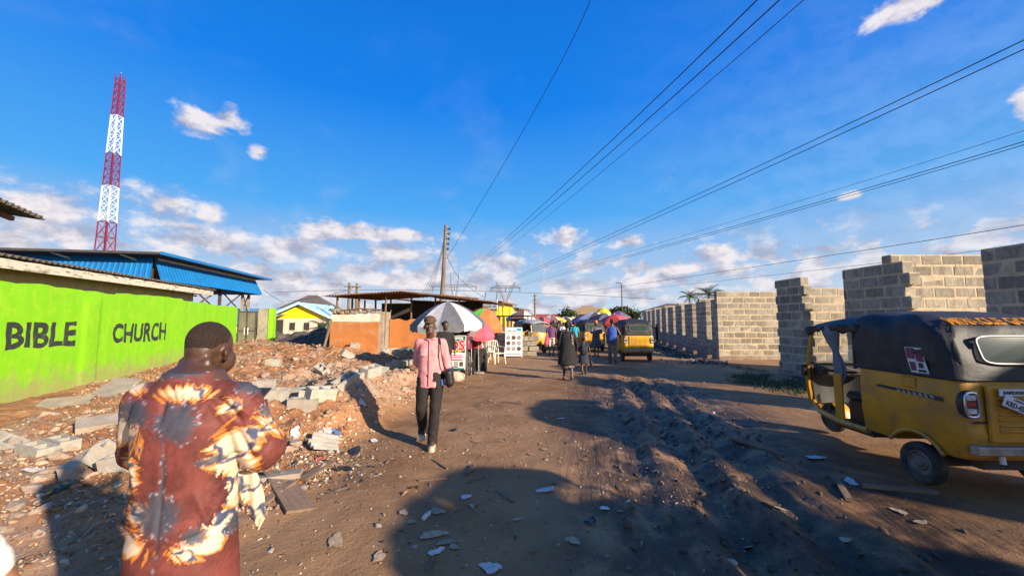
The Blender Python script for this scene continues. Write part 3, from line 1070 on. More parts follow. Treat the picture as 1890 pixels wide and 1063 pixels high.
def wheel(parent, x, y, name='wheel', r=.205, w=.11):
    e = bpy.data.objects.new(name, None); COL.objects.link(e); e.parent = parent; e.location = (x, y, r)
    h = w / 2
    MB().lathe([(r * .60, -h * .75), (r * .70, -h), (r * .86, -h * 1.02), (r * .96, -h * .78), (r, -h * .35), (r * .985, -h * .2), (r, -h * .1), (r, h * .1), (r * .985, h * .2), (r, h * .35),
                (r * .96, h * .78), (r * .86, h * 1.02), (r * .70, h), (r * .60, h * .75), (r * .58, 0), (r * .60, -h * .75)], 'x', n=28).build('tyre', M_tyre, e, smooth=45)
    m = MB()
    for s in (-1, 1):
        m.lathe([(r * .60, s * h * .72), (r * .55, s * h * .85), (r * .50, s * h * .45), (r * .36, s * h * .35), (r * .30, s * h * .62), (r * .18, s * h * .62), (r * .15, s * h * .85), (.001, s * h * .85)], 'x', n=20)
    m.build('rim', M_rim, e, smooth=30)
    m = MB()
    for k in range(4):
        a = k * math.pi / 2 + .4
        for s in (-1, 1):
            m.lathe([(.001, s * (h * .75)), (.012, s * h * .75), (.012, s * h * .55)], 'x', (0, math.cos(a) * r * .25, math.sin(a) * r * .25), 6)
    return e


def make_keke(name, label, loc, rz, group, paint=M_keke, hoodmat=M_canvas, detail=True):
    t = thing(name, label, 'tricycle', loc, rz, group)
    # --- rear tub
    m = MB()
    lev = [(.37, .585, -.40), (.40, .60, -.425), (.56, .612, -.435), (.60, .618, -.440), (.63, .622, -.430), (.86, .622, -.425), (1.0, .615, -.420), (1.075, .603, -.408)]
    m.loft([[Vector((p[0], p[1], z)) for p in uring(w, rr, .10, .60)] for (z, w, rr) in lev])
    tub = m.build('body', paint, t)
    cut = []
    for s in (-1, 1):
        cut.append(MB().lathe([(.001, s * .30), (.285, s * .30), (.285, s * .8), (.001, s * .8)], 'x', (0, 0, .225), 28).build('cutter', None))
        for c in cut[-1:]:
            c.matrix_world = t.matrix_world
    bpy.context.view_layer.update()
    for c in cut:
        c.matrix_world = t.matrix_world.copy()
    # cabin hollow so the passenger space is open from above
    cut.append(MB().box((0, .14, .95), (1.10, .80, .60)).build('cutter', None)); cut[-1].matrix_world = t.matrix_world.copy()
    apply_bool(tub, cut)
    tub.data.materials.clear(); tub.data.materials.append(paint)
    tub.data.polygons.foreach_set('use_smooth', [True] * len(tub.data.polygons)); tub.data.set_sharp_from_angle(angle=R(35))
    for s in (-1, 1):
        arc = [(s * .626, .285 * 1.03 * math.cos(a), .225 + .285 * 1.03 * math.sin(a)) for a in [math.pi * (-.0 + k / 16) for k in range(17)]]
        arc = [(x, y, max(z, .37)) for (x, y, z) in arc if z > .3]
        MB().tube(arc, .018, 6).build('arch_lip', paint, t, smooth=40)
    wheel(t, -.565, 0); wheel(t, .565, 0); wheel(t, 0, 1.86, r=.205, w=.10)
    MB().box((0, 0, .24), (.95, .10, .09)).build('axle', M_darkmetal, t)
    MB().box((0, -.1, .33), (.7, .45, .14)).build('engine', M_darkmetal, t)
    MB().box((0, .95, .30), (1.06, .72, .04)).build('floor', M_darkmetal, t)
    # --- rear panel with louvres, lamps, plates, bumper
    yb = -.444
    ep = MB().bbox((0, yb, .785), (.80, .03, .50), .02).build('engine_panel', paint, t)
    for (cx, n, z0, z1, wdt) in ((-.19, 7, .64, .93, .27), (.17, 9, .60, .93, .30)):
        for i in range(n):
            z = z0 + (z1 - z0) * i / (n - 1)
            MB().bbox((cx, yb - .020, z), (wdt, .022, .022), .009).build('louvre', paint, ep)
    MB().bbox((0, yb - .03, .475), (1.16, .07, .075), .008).build('bumper', M_steel, t)
    for s in (-1, 1):
        e = MB()
        e.loft([[Vector((s * (.535 + wx_ * math.cos(a)), -.425 - dy, .868 + hz_ * math.sin(a) + .0)) for a in [2 * math.pi * k / 16 for k in range(16)]]
                for (wx_, hz_, dy) in ((.075, .125, -.03), (.075, .125, .015), (.062, .112, .028))])
        lamp = e.build('tail_lamp', M_blackplastic, t, smooth=40)
        ring = [(s * (.535 + .058 * (abs(math.cos(a)) ** .6) * (1 if math.cos(a) > 0 else -1)), -.457, .868 + .108 * (abs(math.sin(a)) ** .6) * (1 if math.sin(a) > 0 else -1)) for a in [2 * math.pi * k / 20 for k in range(20)]]
        MB().tube(ring, .010, 6, closed=True).build('lamp_trim', M_chrome, lamp, smooth=40)
        for (z, h, mt) in ((.93, .055, M_clear), (.87, .05, M_redlens), (.81, .055, M_clear)):
            MB().bbox((s * .535, -.452, z), (.085, .014, h - .006), .006).build('lens', mt, lamp)
    if detail:
        pl = MB().bbox((-.20, yb - .045, .985), (.26, .006, .062), .002).build('sticker_plate', M_plate, t)
        lettering('print', 'AJA00218181BJ', .040, M_print, pl, frame((-.20, yb - .049, .971), (1, 0, 0), (0, 0, 1)), .001, sx=.78)
        a = R(-24)
        pl = MB().bbox((0, 0, 0), (.30, .006, .105), .004).build('number_plate', M_plate, t)
        pl.location = (-.17, yb - .055, .865); pl.rotation_euler = (0, -a, 0)
        lettering('print', 'KRD-428QN', .062, M_print, pl, frame((0, -.0045, -.035), (1, 0, 0), (0, 0, 1)), .001, sx=.75)
        lettering('print', 'LAGOS STATE', .024, M_maroon, pl, frame((0, -.0045, .026), (1, 0, 0), (0, 0, 1)), .0005)
        lettering('lettering', 'TVS', .085, M_print, t, frame((.05, yb - .036, .955), (1, 0, 0), (0, 0, 1)), .004, sx=1.15)
        lettering('lettering', 'OSAKA AUTO', .030, M_print, t, frame((-.47, -.447, .70), (1, 0, 0), (0, 0, 1)), .0008, sx=.72)
        MB().tube([(-.33, -.46, .44), (-.335, -.47, .36)], .022, 8).build('exhaust_pipe', M_plate, t)
        # side stripe and filler hatch
        for s in (-1, 1):
            xs = s * .626
            st = MB()
            st.prism([(-.30, .865), (.40, .90), (.36, .925), (-.30, .905)], xs - s * .001, xs + s * .002, lambda u, v, w: Vector((w, u, v)))
            so = st.build('stripe', M_print, t)
            for k in range(7):
                y0 = .10 - k * .055
                MB().prism([(y0, .878), (y0 + .03, .879), (y0 + .05, .907), (y0 + .02, .906)], xs + s * .002, xs + s * .004, lambda u, v, w: Vector((w, u, v))).build('stripe_bar', M_silverprint, so)
            MB().bbox((s * .618, .02, 1.00), (.022, .14, .11), .01).build('filler_hatch', paint, t)
        # torn poster on the canvas
        ps = MB().sheet(lambda u, v: Vector((-.622 - .006 * math.sin(u * 5 + v * 3), -.02 - u * .17 + .05 * v, 1.105 + v * .25)), 5, 5, .002).build('poster', M_plate, t)
        for (u0, v0, u1, v1, mt) in ((.05, .55, .45, .98, M_maroon), (.5, .45, .95, .75, M_maroon), (.1, .08, .4, .42, M_maroon), (.55, .2, .8, .4, M_print), (.5, .04, .9, .14, M_print)):
            MB().sheet(lambda u, v, q=(u0, v0, u1, v1): (lambda uu, vv: Vector((-.627 - .006 * math.sin(uu * 5 + vv * 3), -.02 - uu * .17 + .05 * vv, 1.105 + vv * .25)))(q[0] + u * (q[2] - q[0]), q[1] + v * (q[3] - q[1])), 2, 2, .001).build('print', mt, ps)
    # --- hood
    rr = random.Random(5)
    m = MB()
    rings = []
    for i, (z, w, rear) in enumerate(HOOD):
        r = .11 if i < 4 else .14
        r = min(r, w * .9)
        rg = []
        pts = uring(w, rear, r, .66)
        for k, p in enumerate(pts):
            s = k / (len(pts) - 1)
            sag = .022 * math.sin(s * 37 + z * 20) * math.sin((z - 1.07) * 4.5) + .010 * math.sin(s * 71 - z * 33) if z < 1.66 else 0
            fold = .018 * math.exp(-((s - .27 - (z - 1.2) * .25) / .018) ** 2) + .015 * math.exp(-((s - .36 - (z - 1.35) * .55) / .014) ** 2) - .016 * math.exp(-((s - .315 - (z - 1.3) * .4) / .016) ** 2)
            if not (1.1 < z < 1.66): fold = 0; sag *= .3
            dirx, diry = (p[0] / w if w > .1 else 0), (-.4 if .25 < s < .75 else 0)
            rg.append(Vector((p[0] + dirx * (sag + fold), p[1] + diry * (sag + fold) * 2, z + (0.012 * math.sin(p[1] * 14) if z > 1.6 else 0))))
        rings.append(rg)
    m.loft(rings, closed=False)
    hood = m.build('hood', hoodmat, t, smooth='all')
    if hood.data.polygons[0].normal.x > 0:
        hood.data.flip_normals()
    MB().tube([Vector((p[0] * 1.004, p[1] - .004, 1.085)) for p in uring(.619, -.428, .11, .64)], .014, 6).build('hood_hem', hoodmat, t, smooth=40)
    m = MB()
    nr = []
    for k in range(9):
        f = k / 8
        y = .60 + f * 1.0
        w = .595 - .07 * f * f; top = 1.725 - .135 * f ** 1.6; edge = 1.57 - .05 * f
        rg = []
        for i in range(13):
            q = -1 + 2 * i / 12
            rg.append(Vector((w * q, y, edge + (top - edge) * (1 - abs(q) ** 3.2) + .012 * math.sin(y * 17 + q * 5) * (1 - abs(q)))))
        nr.append(rg + [Vector((p.x * .985, p.y, p.z - .03)) for p in reversed(rg)])
    m.loft(nr).build('front_roof', hoodmat, t, smooth=50)
    # loose canvas valance along the door openings
    for s in (-1, 1):
        MB().sheet(lambda u, v, s=s: Vector((s * (.590 - .035 * u * u + .012 * math.sin(u * 23)), .62 + .95 * u, 1.585 - .05 * u - v * (.075 + .03 * math.sin(u * 9) + .018 * math.sin(u * 31)))), 24, 3, .004).build('valance', hoodmat, t, smooth='all')
    # rear window
    wf = MB()
    def rw(a, k):
        ca, sa = math.cos(a), math.sin(a)
        x = .36 * k * (abs(ca) ** .35) * (1 if ca > 0 else -1); z = 1.355 + .125 * k * (abs(sa) ** .35) * (1 if sa > 0 else -1)
        yy = -.405 + (z - 1.2) * .22
        return Vector((x, yy - .022 + (z - 1.355) * .06, z))
    wfr = MB().tube([rw(2 * math.pi * k / 32, 1) for k in range(32)], .011, 6, closed=True).build('window_frame', M_rubber, t, smooth=40)
    m = MB(); pts = [rw(2 * math.pi * k / 32, .99) for k in range(32)]
    c0 = Vector((0, sum(p.y for p in pts) / 32, 1.355))
    m.add(pts + [c0], [(k, (k + 1) % 32, 32) for k in range(32)])
    m.build('rear_window', M_pane, t)
    # --- driver's cabin
    for s in (-1, 1):
        MB().tube([(s * .585, .58, .36), (s * .575, 1.05, .36), (s * .53, 1.40, .40), (s * .47, 1.58, .50)], .035, 6).build('sill', paint, t, smooth=40)
        MB().tube([(s * .48, 1.60, .46), (s * .535, 1.57, .72), (s * .555, 1.54, .98)], .032, 6).build('lower_pillar', paint, t, smooth=40)
        MB().tube([(s * .555, 1.54, .96), (s * .55, 1.48, 1.25), (s * .535, 1.40, 1.56)], .022, 6).build('windscreen_pillar', M_keke if paint is M_keke else paint, t, smooth=40)
        MB().bbox((s * .61, 1.53, .93), (.07, .05, .16), .015).build('mirror', M_blackplastic, t)
        MB().tube([(s * .585, .70, 1.05), (s * .58, .70, 1.57)], .018, 6).build('door_post', M_blackplastic, t)
        MB().bbox((s * .565, 1.00, .66), (.03, .13, .60), .01).build('side_panel', paint, t)
        MB().lathe([(.001, .03), (.025, .03), (.03, 0), (.03, -.03)], 'y', (s * .52, 1.60, 1.01), 10).build('indicator', M_amber, t)
        e = MB().lathe([(.001, .035), (.06, .025), (.075, 0), (.075, -.05), (.001, -.05)], 'y', (s * .33, 1.80, .78), 16).build('headlamp', M_clear, t, smooth=40)
        MB().lathe([(.076, .02), (.088, .0), (.088, -.05), (.076, -.05)], 'y', (s * .33, 1.80, .78), 16).build('headlamp_rim', M_blackplastic, e, smooth=40)
    m = MB()
    def cowl(u, v):
        x = -.54 + 1.08 * u
        z = .44 + .60 * v
        bul = (1 - abs(x / .54) ** 2.6)
        return Vector((x * (1 - .10 * (1 - v)), 1.56 + .27 * bul * (1 - .35 * v * v) * (.75 + .25 * v), z))
    m.sheet(cowl, 16, 8, .02).build('front_cowl', paint, t, smooth=40)
    MB().sheet(lambda u, v: cowl(.02 + .96 * u, .01 + .97 * v) + Vector((0, -.035, 0)), 16, 6, .006).build('cabin_shade_sheet', M_blackplastic, t, smooth=40)  # added black sheet, darkens the cabin inside in place of shade
    m = MB()
    def guard(u, v):
        a = R(20) + v * R(150)
        x = -.085 + .17 * u
        rr_ = .255 - .02 * abs(2 * u - 1) ** 2
        return Vector((x, 1.86 + rr_ * math.cos(a), .205 + rr_ * math.sin(a)))
    m.sheet(guard, 4, 12, .012).build('mudguard', paint, t, smooth=40)
    MB().tube([(-.07, 1.86, .205), (-.07, 1.76, .55)], .02, 6).build('fork', M_darkmetal, t)
    MB().tube([(.07, 1.86, .205), (.07, 1.76, .55)], .02, 6).build('fork', M_darkmetal, t)
    MB().sheet(lambda u, v: Vector((-.53 + 1.06 * u, 1.555 + .05 * (1 - (2 * u - 1) ** 2) - .15 * v, 1.045 + .51 * v)), 10, 4, .006).build('windscreen', M_glass, t, smooth='all')
    MB().tube([(-.54, 1.56, 1.03), (-.3, 1.60, 1.03), (0, 1.615, 1.03), (.3, 1.60, 1.03), (.54, 1.56, 1.03)], .022, 6).build('windscreen_frame', M_blackplastic, t)
    MB().bbox((0, 1.47, .93), (.98, .16, .14), .03).build('dashboard', M_blackplastic, t)
    MB().tube([(-.33, 1.22, .98), (-.25, 1.30, 1.0), (0, 1.36, .93), (.25, 1.30, 1.0), (.33, 1.22, .98)], .016, 6).build('handlebar', M_darkmetal, t, smooth=40)
    MB().bbox((0, .98, .46), (.72, .30, .30), .02).build('seat_box', M_brownin, t)
    MB().bbox((0, .98, .66), (.74, .38, .11), .04).build('driver_seat', M_blackplastic, t, smooth=40)
    MB().bbox((0, .78, .92), (.70, .09, .40), .04, rot=(.12, 0, 0)).build('driver_backrest', M_blackplastic, t, smooth=40)
    MB().bbox((0, .62, .63), (1.10, .03, .50), .01).build('bulkhead', M_brownin, t)
    MB().bbox((0, .12, .72), (1.06, .42, .12), .04).build('passenger_seat', M_blackplastic, t, smooth=40)
    MB().bbox((0, -.16, 1.0), (1.06, .12, .50), .05, rot=(.15, 0, 0)).build('passenger_backrest', M_blackplastic, t, smooth=40)
    if detail:
        # tied-back curtain at the driver's door
        m = MB(); rgs = []
        for (y, z, r, k) in ((1.10, 1.56, .15, .5), (1.09, 1.45, .13, .5), (1.06, 1.33, .085, .7), (1.03, 1.23, .045, 1), (1.01, 1.17, .06, 1), (.99, 1.07, .085, .8), (.97, .96, .08, .8), (.99, .86, .05, .8), (1.02, .72, .035, .8), (1.05, .52, .03, .8)):
            rgs.append([Vector((-.545 + r * k * .45 * math.cos(a) * (1 + .25 * math.sin(5 * a)), y + r * math.sin(a) * (1 + .22 * math.sin(6 * a + z * 4)), z)) for a in [2 * math.pi * q / 24 for q in range(24)]])
        m.loft(rgs).build('curtain', M_curtain, t, smooth='all')
        # slogan along the back of the roof
        hz_ = np.array([h[0] for h in HOOD]); hr_ = np.array([h[2] for h in HOOD])
        def warp(co):
            f = co.y / .13
            i = 4.7 + f * 2.2
            z = float(np.interp(i, range(len(HOOD)), hz_)); yy = float(np.interp(i, range(len(HOOD)), hr_))
            return Vector((co.x - .03, yy - .012 + .02 * 0, z + .014 + .012 * math.sin(yy * 14)))
        lettering('lettering', 'MIRACLE GOD', .135, M_gold, t, None, .005, sx=.96, warp=warp)
    return t


keke = make_keke('tricycle', 'yellow tricycle with black canvas hood lettered MIRACLE GOD at right edge', (4.69, 3.98, 0.03), R(-2), 'auto tricycles')
make_keke('tricycle', 'parked tricycle just out of view whose shadow falls across the foreground', (3.36, .2, 0.0), R(0), 'auto tricycles', detail=False)
make_keke('tricycle', 'yellow tricycle with dark hood seen from behind in the middle of the road', (5.15, 16.2, 0.0), R(0), 'auto tricycles', paint=M_keke2, detail=False)
make_keke('tricycle', 'bright yellow tricycle facing the camera beside the leaning picture board', (0.75, 22.0, 0.0), R(210), 'auto tricycles', paint=M_keke2, hoodmat=M_canvas_grey, detail=False)
make_keke('tricycle', 'half-hidden tricycle further up the road behind the striped-dress woman', (4.45, 21.5, 0.0), R(8), 'auto tricycles', paint=M_keke2, detail=False)
# ------------------------------------------------------------------ people
M_skin = pm('dark_brown_skin', (0.080, 0.040, 0.025), (0.105, 0.054, 0.034), scale=8, rough=0.48, spec=.45)
M_hair = pm('black_hair', (0.010, 0.009, 0.009), (0.02, 0.018, 0.017), scale=30, rough=0.8, bump=.5, bscale=90)


def cap(mb, a, ra, b, rb, n=12, sc=None):
    """tapered capsule; sc scales about its middle"""
    a, b = Vector(a), Vector(b)
    ax = (b - a); L = ax.length
    ax = ax.normalized() if L > 1e-6 else Vector((0, 0, 1))
    u = ax.cross(Vector((0.3, 1, 0.1))).normalized(); w = ax.cross(u)
    rings = []
    for k in range(5):
        an = -math.pi / 2 + (math.pi / 2) * k / 4
        rings.append((a + ax * (ra * math.sin(an)), max(ra * math.cos(an), 1e-4)))
    for k in range(1, 6):
        an = (math.pi / 2) * (k - 1) / 4
        rings.append((b + ax * (rb * math.sin(an)), max(rb * math.cos(an), 1e-4)))
    V = [[c + (u * math.cos(2 * math.pi * k / n) + w * math.sin(2 * math.pi * k / n)) * r for k in range(n)] for (c, r) in rings]
    if sc:
        mid = (a + b) / 2
        V = [[mid + Vector(((p.x - mid.x) * sc[0], (p.y - mid.y) * sc[1], (p.z - mid.z) * sc[2])) for p in rg] for rg in V]
    mb.loft(V)
    return mb


def ell(mb, c, r, n=14, rot=None):
    c = Vector(c)
    rings = []
    for k in range(n // 2 + 1):
        an = -math.pi / 2 + math.pi * k / (n // 2)
        cr = max(math.cos(an), 1e-3)
        rings.append([Vector((r[0] * cr * math.cos(2 * math.pi * j / n), r[1] * cr * math.sin(2 * math.pi * j / n), r[2] * math.sin(an))) for j in range(n)])
    Mx = Euler(rot).to_matrix() if rot else Matrix.Identity(3)
    mb.loft([[Mx @ p + c for p in rg] for rg in rings])
    return mb


def rings(mb, lst, n=20, pw=2.0):
    """lst of (x, y, z, rx, ry)"""
    def se(a):
        c, s = math.cos(a), math.sin(a)
        return (abs(c) ** (2 / pw) * (1 if c > 0 else -1), abs(s) ** (2 / pw) * (1 if s > 0 else -1))
    mb.loft([[Vector((x + rx * se(2 * math.pi * k / n)[0], y + ry * se(2 * math.pi * k / n)[1], z)) for k in range(n)] for (x, y, z, rx, ry) in lst])
    return mb


def blob_mesh(name, mb, voxel, it=4, fac=.5):
    o = mb.build('tmp', None)
    md = o.modifiers.new('r', 'REMESH'); md.mode = 'VOXEL'; md.voxel_size = voxel; md.adaptivity = 0
    if it:
        sm = o.modifiers.new('s', 'SMOOTH'); sm.factor = fac; sm.iterations = it
    bpy.context.view_layer.update()
    me = bpy.data.meshes.new_from_object(o.evaluated_get(bpy.context.evaluated_depsgraph_get()))
    me.name = name
    d = o.data; bpy.data.objects.remove(o); bpy.data.meshes.remove(d)
    return me


def get_vn(me):
    n = len(me.vertices)
    V = np.empty(n * 3, np.float32); me.vertices.foreach_get('co', V)
    Nn = np.empty(n * 3, np.float32); me.vertex_normals.foreach_get('vector', Nn)
    return V.reshape(-1, 3).astype(float), Nn.reshape(-1, 3).astype(float)


def wrinkle(me, amp, sc=(9, 9, 5), seed=0):
    V, Nn = get_vn(me)
    f = fbm((V[:, 0] + V[:, 1] * .6) * sc[0] + V[:, 2] * 3, V[:, 2] * sc[2] + V[:, 1] * 2, 3, seed)
    f = (1 - np.abs(f) * 5) * .6 + f
    V += Nn * (f * amp)[:, None]
    me.vertices.foreach_set('co', V.astype(np.float32).ravel()); me.update()
    return me


def blob(name, mb, voxel, mat, parent, it=4, wr=0.0, wsc=(9, 9, 5), seed=0, fac=.5):
    me = blob_mesh(name, mb, voxel, it, fac)
    if wr:
        wrinkle(me, wr, wsc, seed)
    return obj(name, me, mat, parent, smooth='all')


def hand(mb, wrist, d, palm_n, k=1.0, curl=.5, side=1):
    """palm and five bent fingers; d: pointing direction, palm_n: palm normal"""
    wrist, d, pn = Vector(wrist), Vector(d).normalized(), Vector(palm_n).normalized()
    s = d.cross(pn).normalized() * side
    cap(mb, wrist, .024 * k, wrist + d * .07 * k, .030 * k, 10)
    cap(mb, wrist + d * .04 * k - s * .018 * k, .02 * k, wrist + d * .075 * k + s * .018 * k, .02 * k, 8)
    for i, (off, L) in enumerate(((.030, .070), (.011, .082), (-.010, .078), (-.030, .058))):
        p = wrist + d * .085 * k + s * off * k
        dirv = d.copy()
        for j, seg in enumerate((.45, .30, .25)):
            dirv = (dirv + pn * curl * (.35 + .25 * j)).normalized()
            q = p + dirv * L * seg * k
            cap(mb, p, (.0095 - .001 * j) * k, q, (.0088 - .001 * j) * k, 8)
            p = q
    p = wrist + d * .025 * k + s * .028 * k
    q = p + (d * .6 + s * .7 + pn * .3).normalized() * .045 * k
    cap(mb, p, .013 * k, q, .011 * k, 8)
    cap(mb, q, .011 * k, q + (d * .9 + s * .2 + pn * .5).normalized() * .035 * k, .009 * k, 8)


J0 = dict(head=(0, -.015, 1.575), neck=(0, .02, 1.40), chest=(0, 0, 1.27), pelvis=(0, .01, .93),
          shL=(.172, .01, 1.365), elL=(.245, .03, 1.12), wrL=(.25, -.05, .88), shR=(-.172, .01, 1.365), elR=(-.245, .03, 1.12), wrR=(-.25, -.05, .88),
          hpL=(.09, .01, .90), knL=(.10, -.01, .49), anL=(.10, .03, .09), hpR=(-.09, .01, .90), knR=(-.10, -.01, .49), anR=(-.10, .03, .09))


def person(label, loc, rz, H=1.7, joints=None, top=None, top_kind='shirt', bottom=None, bottom_kind='trousers', shoes=None, hair='short', hair_mat=None,
           sleeve=1.0, hem=None, voxel=.016, fingers=False, group=None, skin=None, wide=1.0, extra=None, seed=0, face=True):
    J = {k: Vector(v) for k, v in J0.items()}
    for k, v in (joints or {}).items():
        J[k] = Vector(v)
    sk = skin or M_skin
    t = thing('person', label, 'person', loc, rz, group)
    t.scale = (H / 1.70,) * 3
    # --- body
    b = MB()
    hd = J['head'] + Vector((0, 0, .012))
    ell(b, hd + Vector((0, .012, .025)), (.074, .093, .098), 16)
    ell(b, hd + Vector((0, -.028, -.055)), (.056, .060, .062), 14)
    cap(b, hd + Vector((0, -.088, -.005)), .009, hd + Vector((0, -.103, -.035)), .016, 8)
    cap(b, hd + Vector((-.02, -.086, -.075)), .012, hd + Vector((.02, -.086, -.075)), .012, 8)
    for s in (-1, 1):
        ell(b, hd + Vector((s * .078, .01, -.01)), (.012, .022, .032), 8)
    cap(b, hd + Vector((0, .01, -.07)), .052, J['neck'] + Vector((0, 0, -.02)), .062)
    cap(b, J['neck'] + Vector((0, 0, -.02)), .07, J['chest'], .14, sc=(1.1, .75, 1))
    cap(b, J['chest'], .14, J['pelvis'], .13, sc=(1.05, .75, 1))
    for S in 'LR':
        sg = 1 if S == 'L' else -1
        cap(b, J['sh' + S], .050, J['el' + S], .040)
        cap(b, J['el' + S], .040, J['wr' + S], .027)
        cap(b, J['chest'] + Vector((0, 0, .08)), .07, J['sh' + S], .05)
        cap(b, J['hp' + S], .085, J['kn' + S], .056)
        cap(b, J['kn' + S], .056, J['an' + S], .036)
        cap(b, J['an' + S], .038, J['an' + S] + Vector((0, -.13, -.055)), .030, sc=(1.15, 1, .9))
        cap(b, J['an' + S] + Vector((0, .015, -.045)), .034, J['an' + S] + Vector((0, .03, -.05)), .032)
        d = (J['wr' + S] - J['el' + S]).normalized()
        if fingers:
            hand(b, J['wr' + S], (d + Vector((0, -.15, -.4))).normalized(), Vector((-sg, .1, 0)), 1.0, .35, sg)
        else:
            cap(b, J['wr' + S], .028, J['wr' + S] + (d + Vector((0, 0, -.3))).normalized() * .10, .030, sc=(.8, 1, 1))
    blob('body', b, voxel * (.62 if fingers else .9), sk, t, 2)
    if face:
        for s in (-1, 1):
            e = MB(); ell(e, hd + Vector((s * .030, -.081, .008)), (.013, .008, .008), 8)
            e.build('eye', M_eye, t)
    # --- hair
    if hair == 'short':
        h = MB(); ell(h, hd + Vector((0, .022, .038)), (.080, .094, .098), 16)
        blob('hair', h, voxel * .8, hair_mat or M_hair, t, 1)
    elif hair == 'bun':
        h = MB(); ell(h, hd + Vector((0, .028, .04)), (.088, .098, .105), 16); ell(h, hd + Vector((0, .10, .03)), (.05, .045, .055), 10)
        blob('hair', h, voxel * .8, hair_mat or M_hair, t, 1)
    elif hair == 'scarf':
        h = MB(); ell(h, hd + Vector((0, .025, .045)), (.090, .105, .108), 16); cap(h, hd + Vector((0, .09, -.02)), .05, hd + Vector((0, .11, -.12)), .045)
        blob('headscarf', h, voxel * .8, hair_mat or M_hair, t, 2)
    elif hair == 'cap':
        h = MB(); ell(h, hd + Vector((0, .015, .088)), (.088, .106, .052), 16); ell(h, hd + Vector((0, -.088, .062)), (.074, .055, .013), 14, rot=(.12, 0, 0)); ell(h, hd + Vector((0, -.02, .108)), (.078, .10, .04), 14, rot=(.2, 0, 0))
        blob('cap', h, voxel * .5, hair_mat, t, 1)
    # --- upper garment
    ch, pv = J['chest'], J['pelvis']
    if top is not None:
        g_ = MB()
        hm = hem if hem is not None else (.80 if top_kind == 'shirt' else .45)
        w = wide
        lst = [(pv.x, pv.y, hm, (.185 if top_kind == 'shirt' else .25) * w, (.135 if top_kind == 'shirt' else .19) * w)]
        if top_kind != 'shirt':
            lst.append((pv.x, pv.y, .70, .225 * w, .165 * w))
        lst += [(pv.x, pv.y, .95, .182 * w, .135 * w), ((pv.x + ch.x) / 2, (pv.y + ch.y) / 2, 1.10, .172 * w, .125 * w), (ch.x, ch.y, 1.25, .178 * w, .126 * w),
                (ch.x, ch.y + .01, 1.345, .158, .105), (J['neck'].x, J['neck'].y, 1.40, .088, .078), (J['neck'].x, J['neck'].y, 1.425, .070, .066)]
        rings(g_, lst, 22, 2.3)
        for S in 'LR':
            if sleeve > 0:
                sh, e, wr = J['sh' + S], J['el' + S], J['wr' + S]
                cap(g_, ch + Vector((0, 0, .07)), .085, sh, .060)
                f = min(1, sleeve * 2)
                cap(g_, sh, .060, sh + (e - sh) * f, .052 if sleeve > .5 else .062)
                if sleeve > .5:
                    cap(g_, e, .056, e + (wr - e) * ((sleeve - .5) * 2 * .92), .043)
            else:
                cap(g_, ch + Vector((0, 0, .07)), .07, J['sh' + S] + Vector((-.05 if S == 'L' else .05, 0, .02)), .04)
        blob('dress' if top_kind == 'dress' else 'shirt', g_, voxel * .8, top, t, 3, .012, seed=seed)
    if bottom is not None:
        g_ = MB()
        if bottom_kind == 'skirt':
            rings(g_, [(pv.x, pv.y, .42, .22 * wide, .17 * wide), (pv.x, pv.y, .7, .20 * wide, .155 * wide), (pv.x, pv.y, .98, .165, .125), (pv.x, pv.y, 1.02, .15, .11)], 22)
        else:
            rings(g_, [(pv.x, pv.y, .84, .165, .125), (pv.x, pv.y, .93, .172, .13), (pv.x, pv.y, 1.03, .155, .115)], 20)
            for S in 'LR':
                short = bottom_kind == 'shorts'
                cap(g_, J['hp' + S], .098, J['kn' + S], .075)
                if not short:
                    a = J['an' + S]
                    cap(g_, J['kn' + S], .075, a + Vector((0, 0, .03)), .064)
                    cap(g_, a + Vector((0, 0, .05)), .064, a + Vector((0, -.01, -.02)), .068)
        blob('skirt' if bottom_kind == 'skirt' else bottom_kind, g_, voxel * .8, bottom, t, 3, .010, seed=seed + 3)
    if shoes is not None:
        for S in 'LR':
            s_ = MB(); a = J['an' + S]
            cap(s_, a + Vector((0, .03, -.05)), .042, a + Vector((0, -.05, -.045)), .046); cap(s_, a + Vector((0, -.05, -.05)), .046, a + Vector((0, -.15, -.062)), .038, sc=(1.1, 1, .9))
            cap(s_, a + Vector((0, .01, -.04)), .042, a + Vector((0, .01, .0)), .045)
            cap(s_, a + Vector((0, .035, -.078)), .02, a + Vector((0, -.165, -.084)), .02, sc=(2.2, 1, .8))
            blob('shoe', s_, voxel * .6, shoes, t, 1)
    if extra:
        extra(t, J)
    return t


M_eye = pm('eye', (0.35, 0.30, 0.26), (0.02, 0.015, 0.01), scale=60, rough=0.2)
M_pinkshirt = pm('pink_check_shirt', (0.66, 0.27, 0.27), (0.56, 0.21, 0.22), scale=16, rough=0.85, bump=.3, bscale=14)
M_blktrouser = pm('dark_brown_trousers', (0.014, 0.010, 0.009), (0.022, 0.015, 0.013), scale=6, rough=0.85, bump=.3, bscale=10)
M_sneaker = pm('cream_sneaker', (0.56, 0.48, 0.33), (0.42, 0.35, 0.24), scale=12, rough=0.8)
M_browncap = pm('brown_flat_cap', (0.11, 0.055, 0.032), (0.08, 0.042, 0.026), scale=20, rough=0.9)
M_blkbag = pm('black_leather_bag', (0.014, 0.011, 0.012), (0.025, 0.02, 0.02), scale=9, rough=0.45)
M_blueunder = pm('blue_undershirt', (0.06, 0.17, 0.42), (0.05, 0.13, 0.34), rough=0.85)
M_blkcloth = pm('black_cloth', (0.010, 0.009, 0.010), (0.019, 0.016, 0.018), scale=6, rough=0.85, bump=.3, bscale=9)
M_floral = pm('floral_print', (0.03, 0.02, 0.02), (0.42, 0.30, 0.24), scale=34, rough=0.85, contrast=(.52, .6), detail=3)
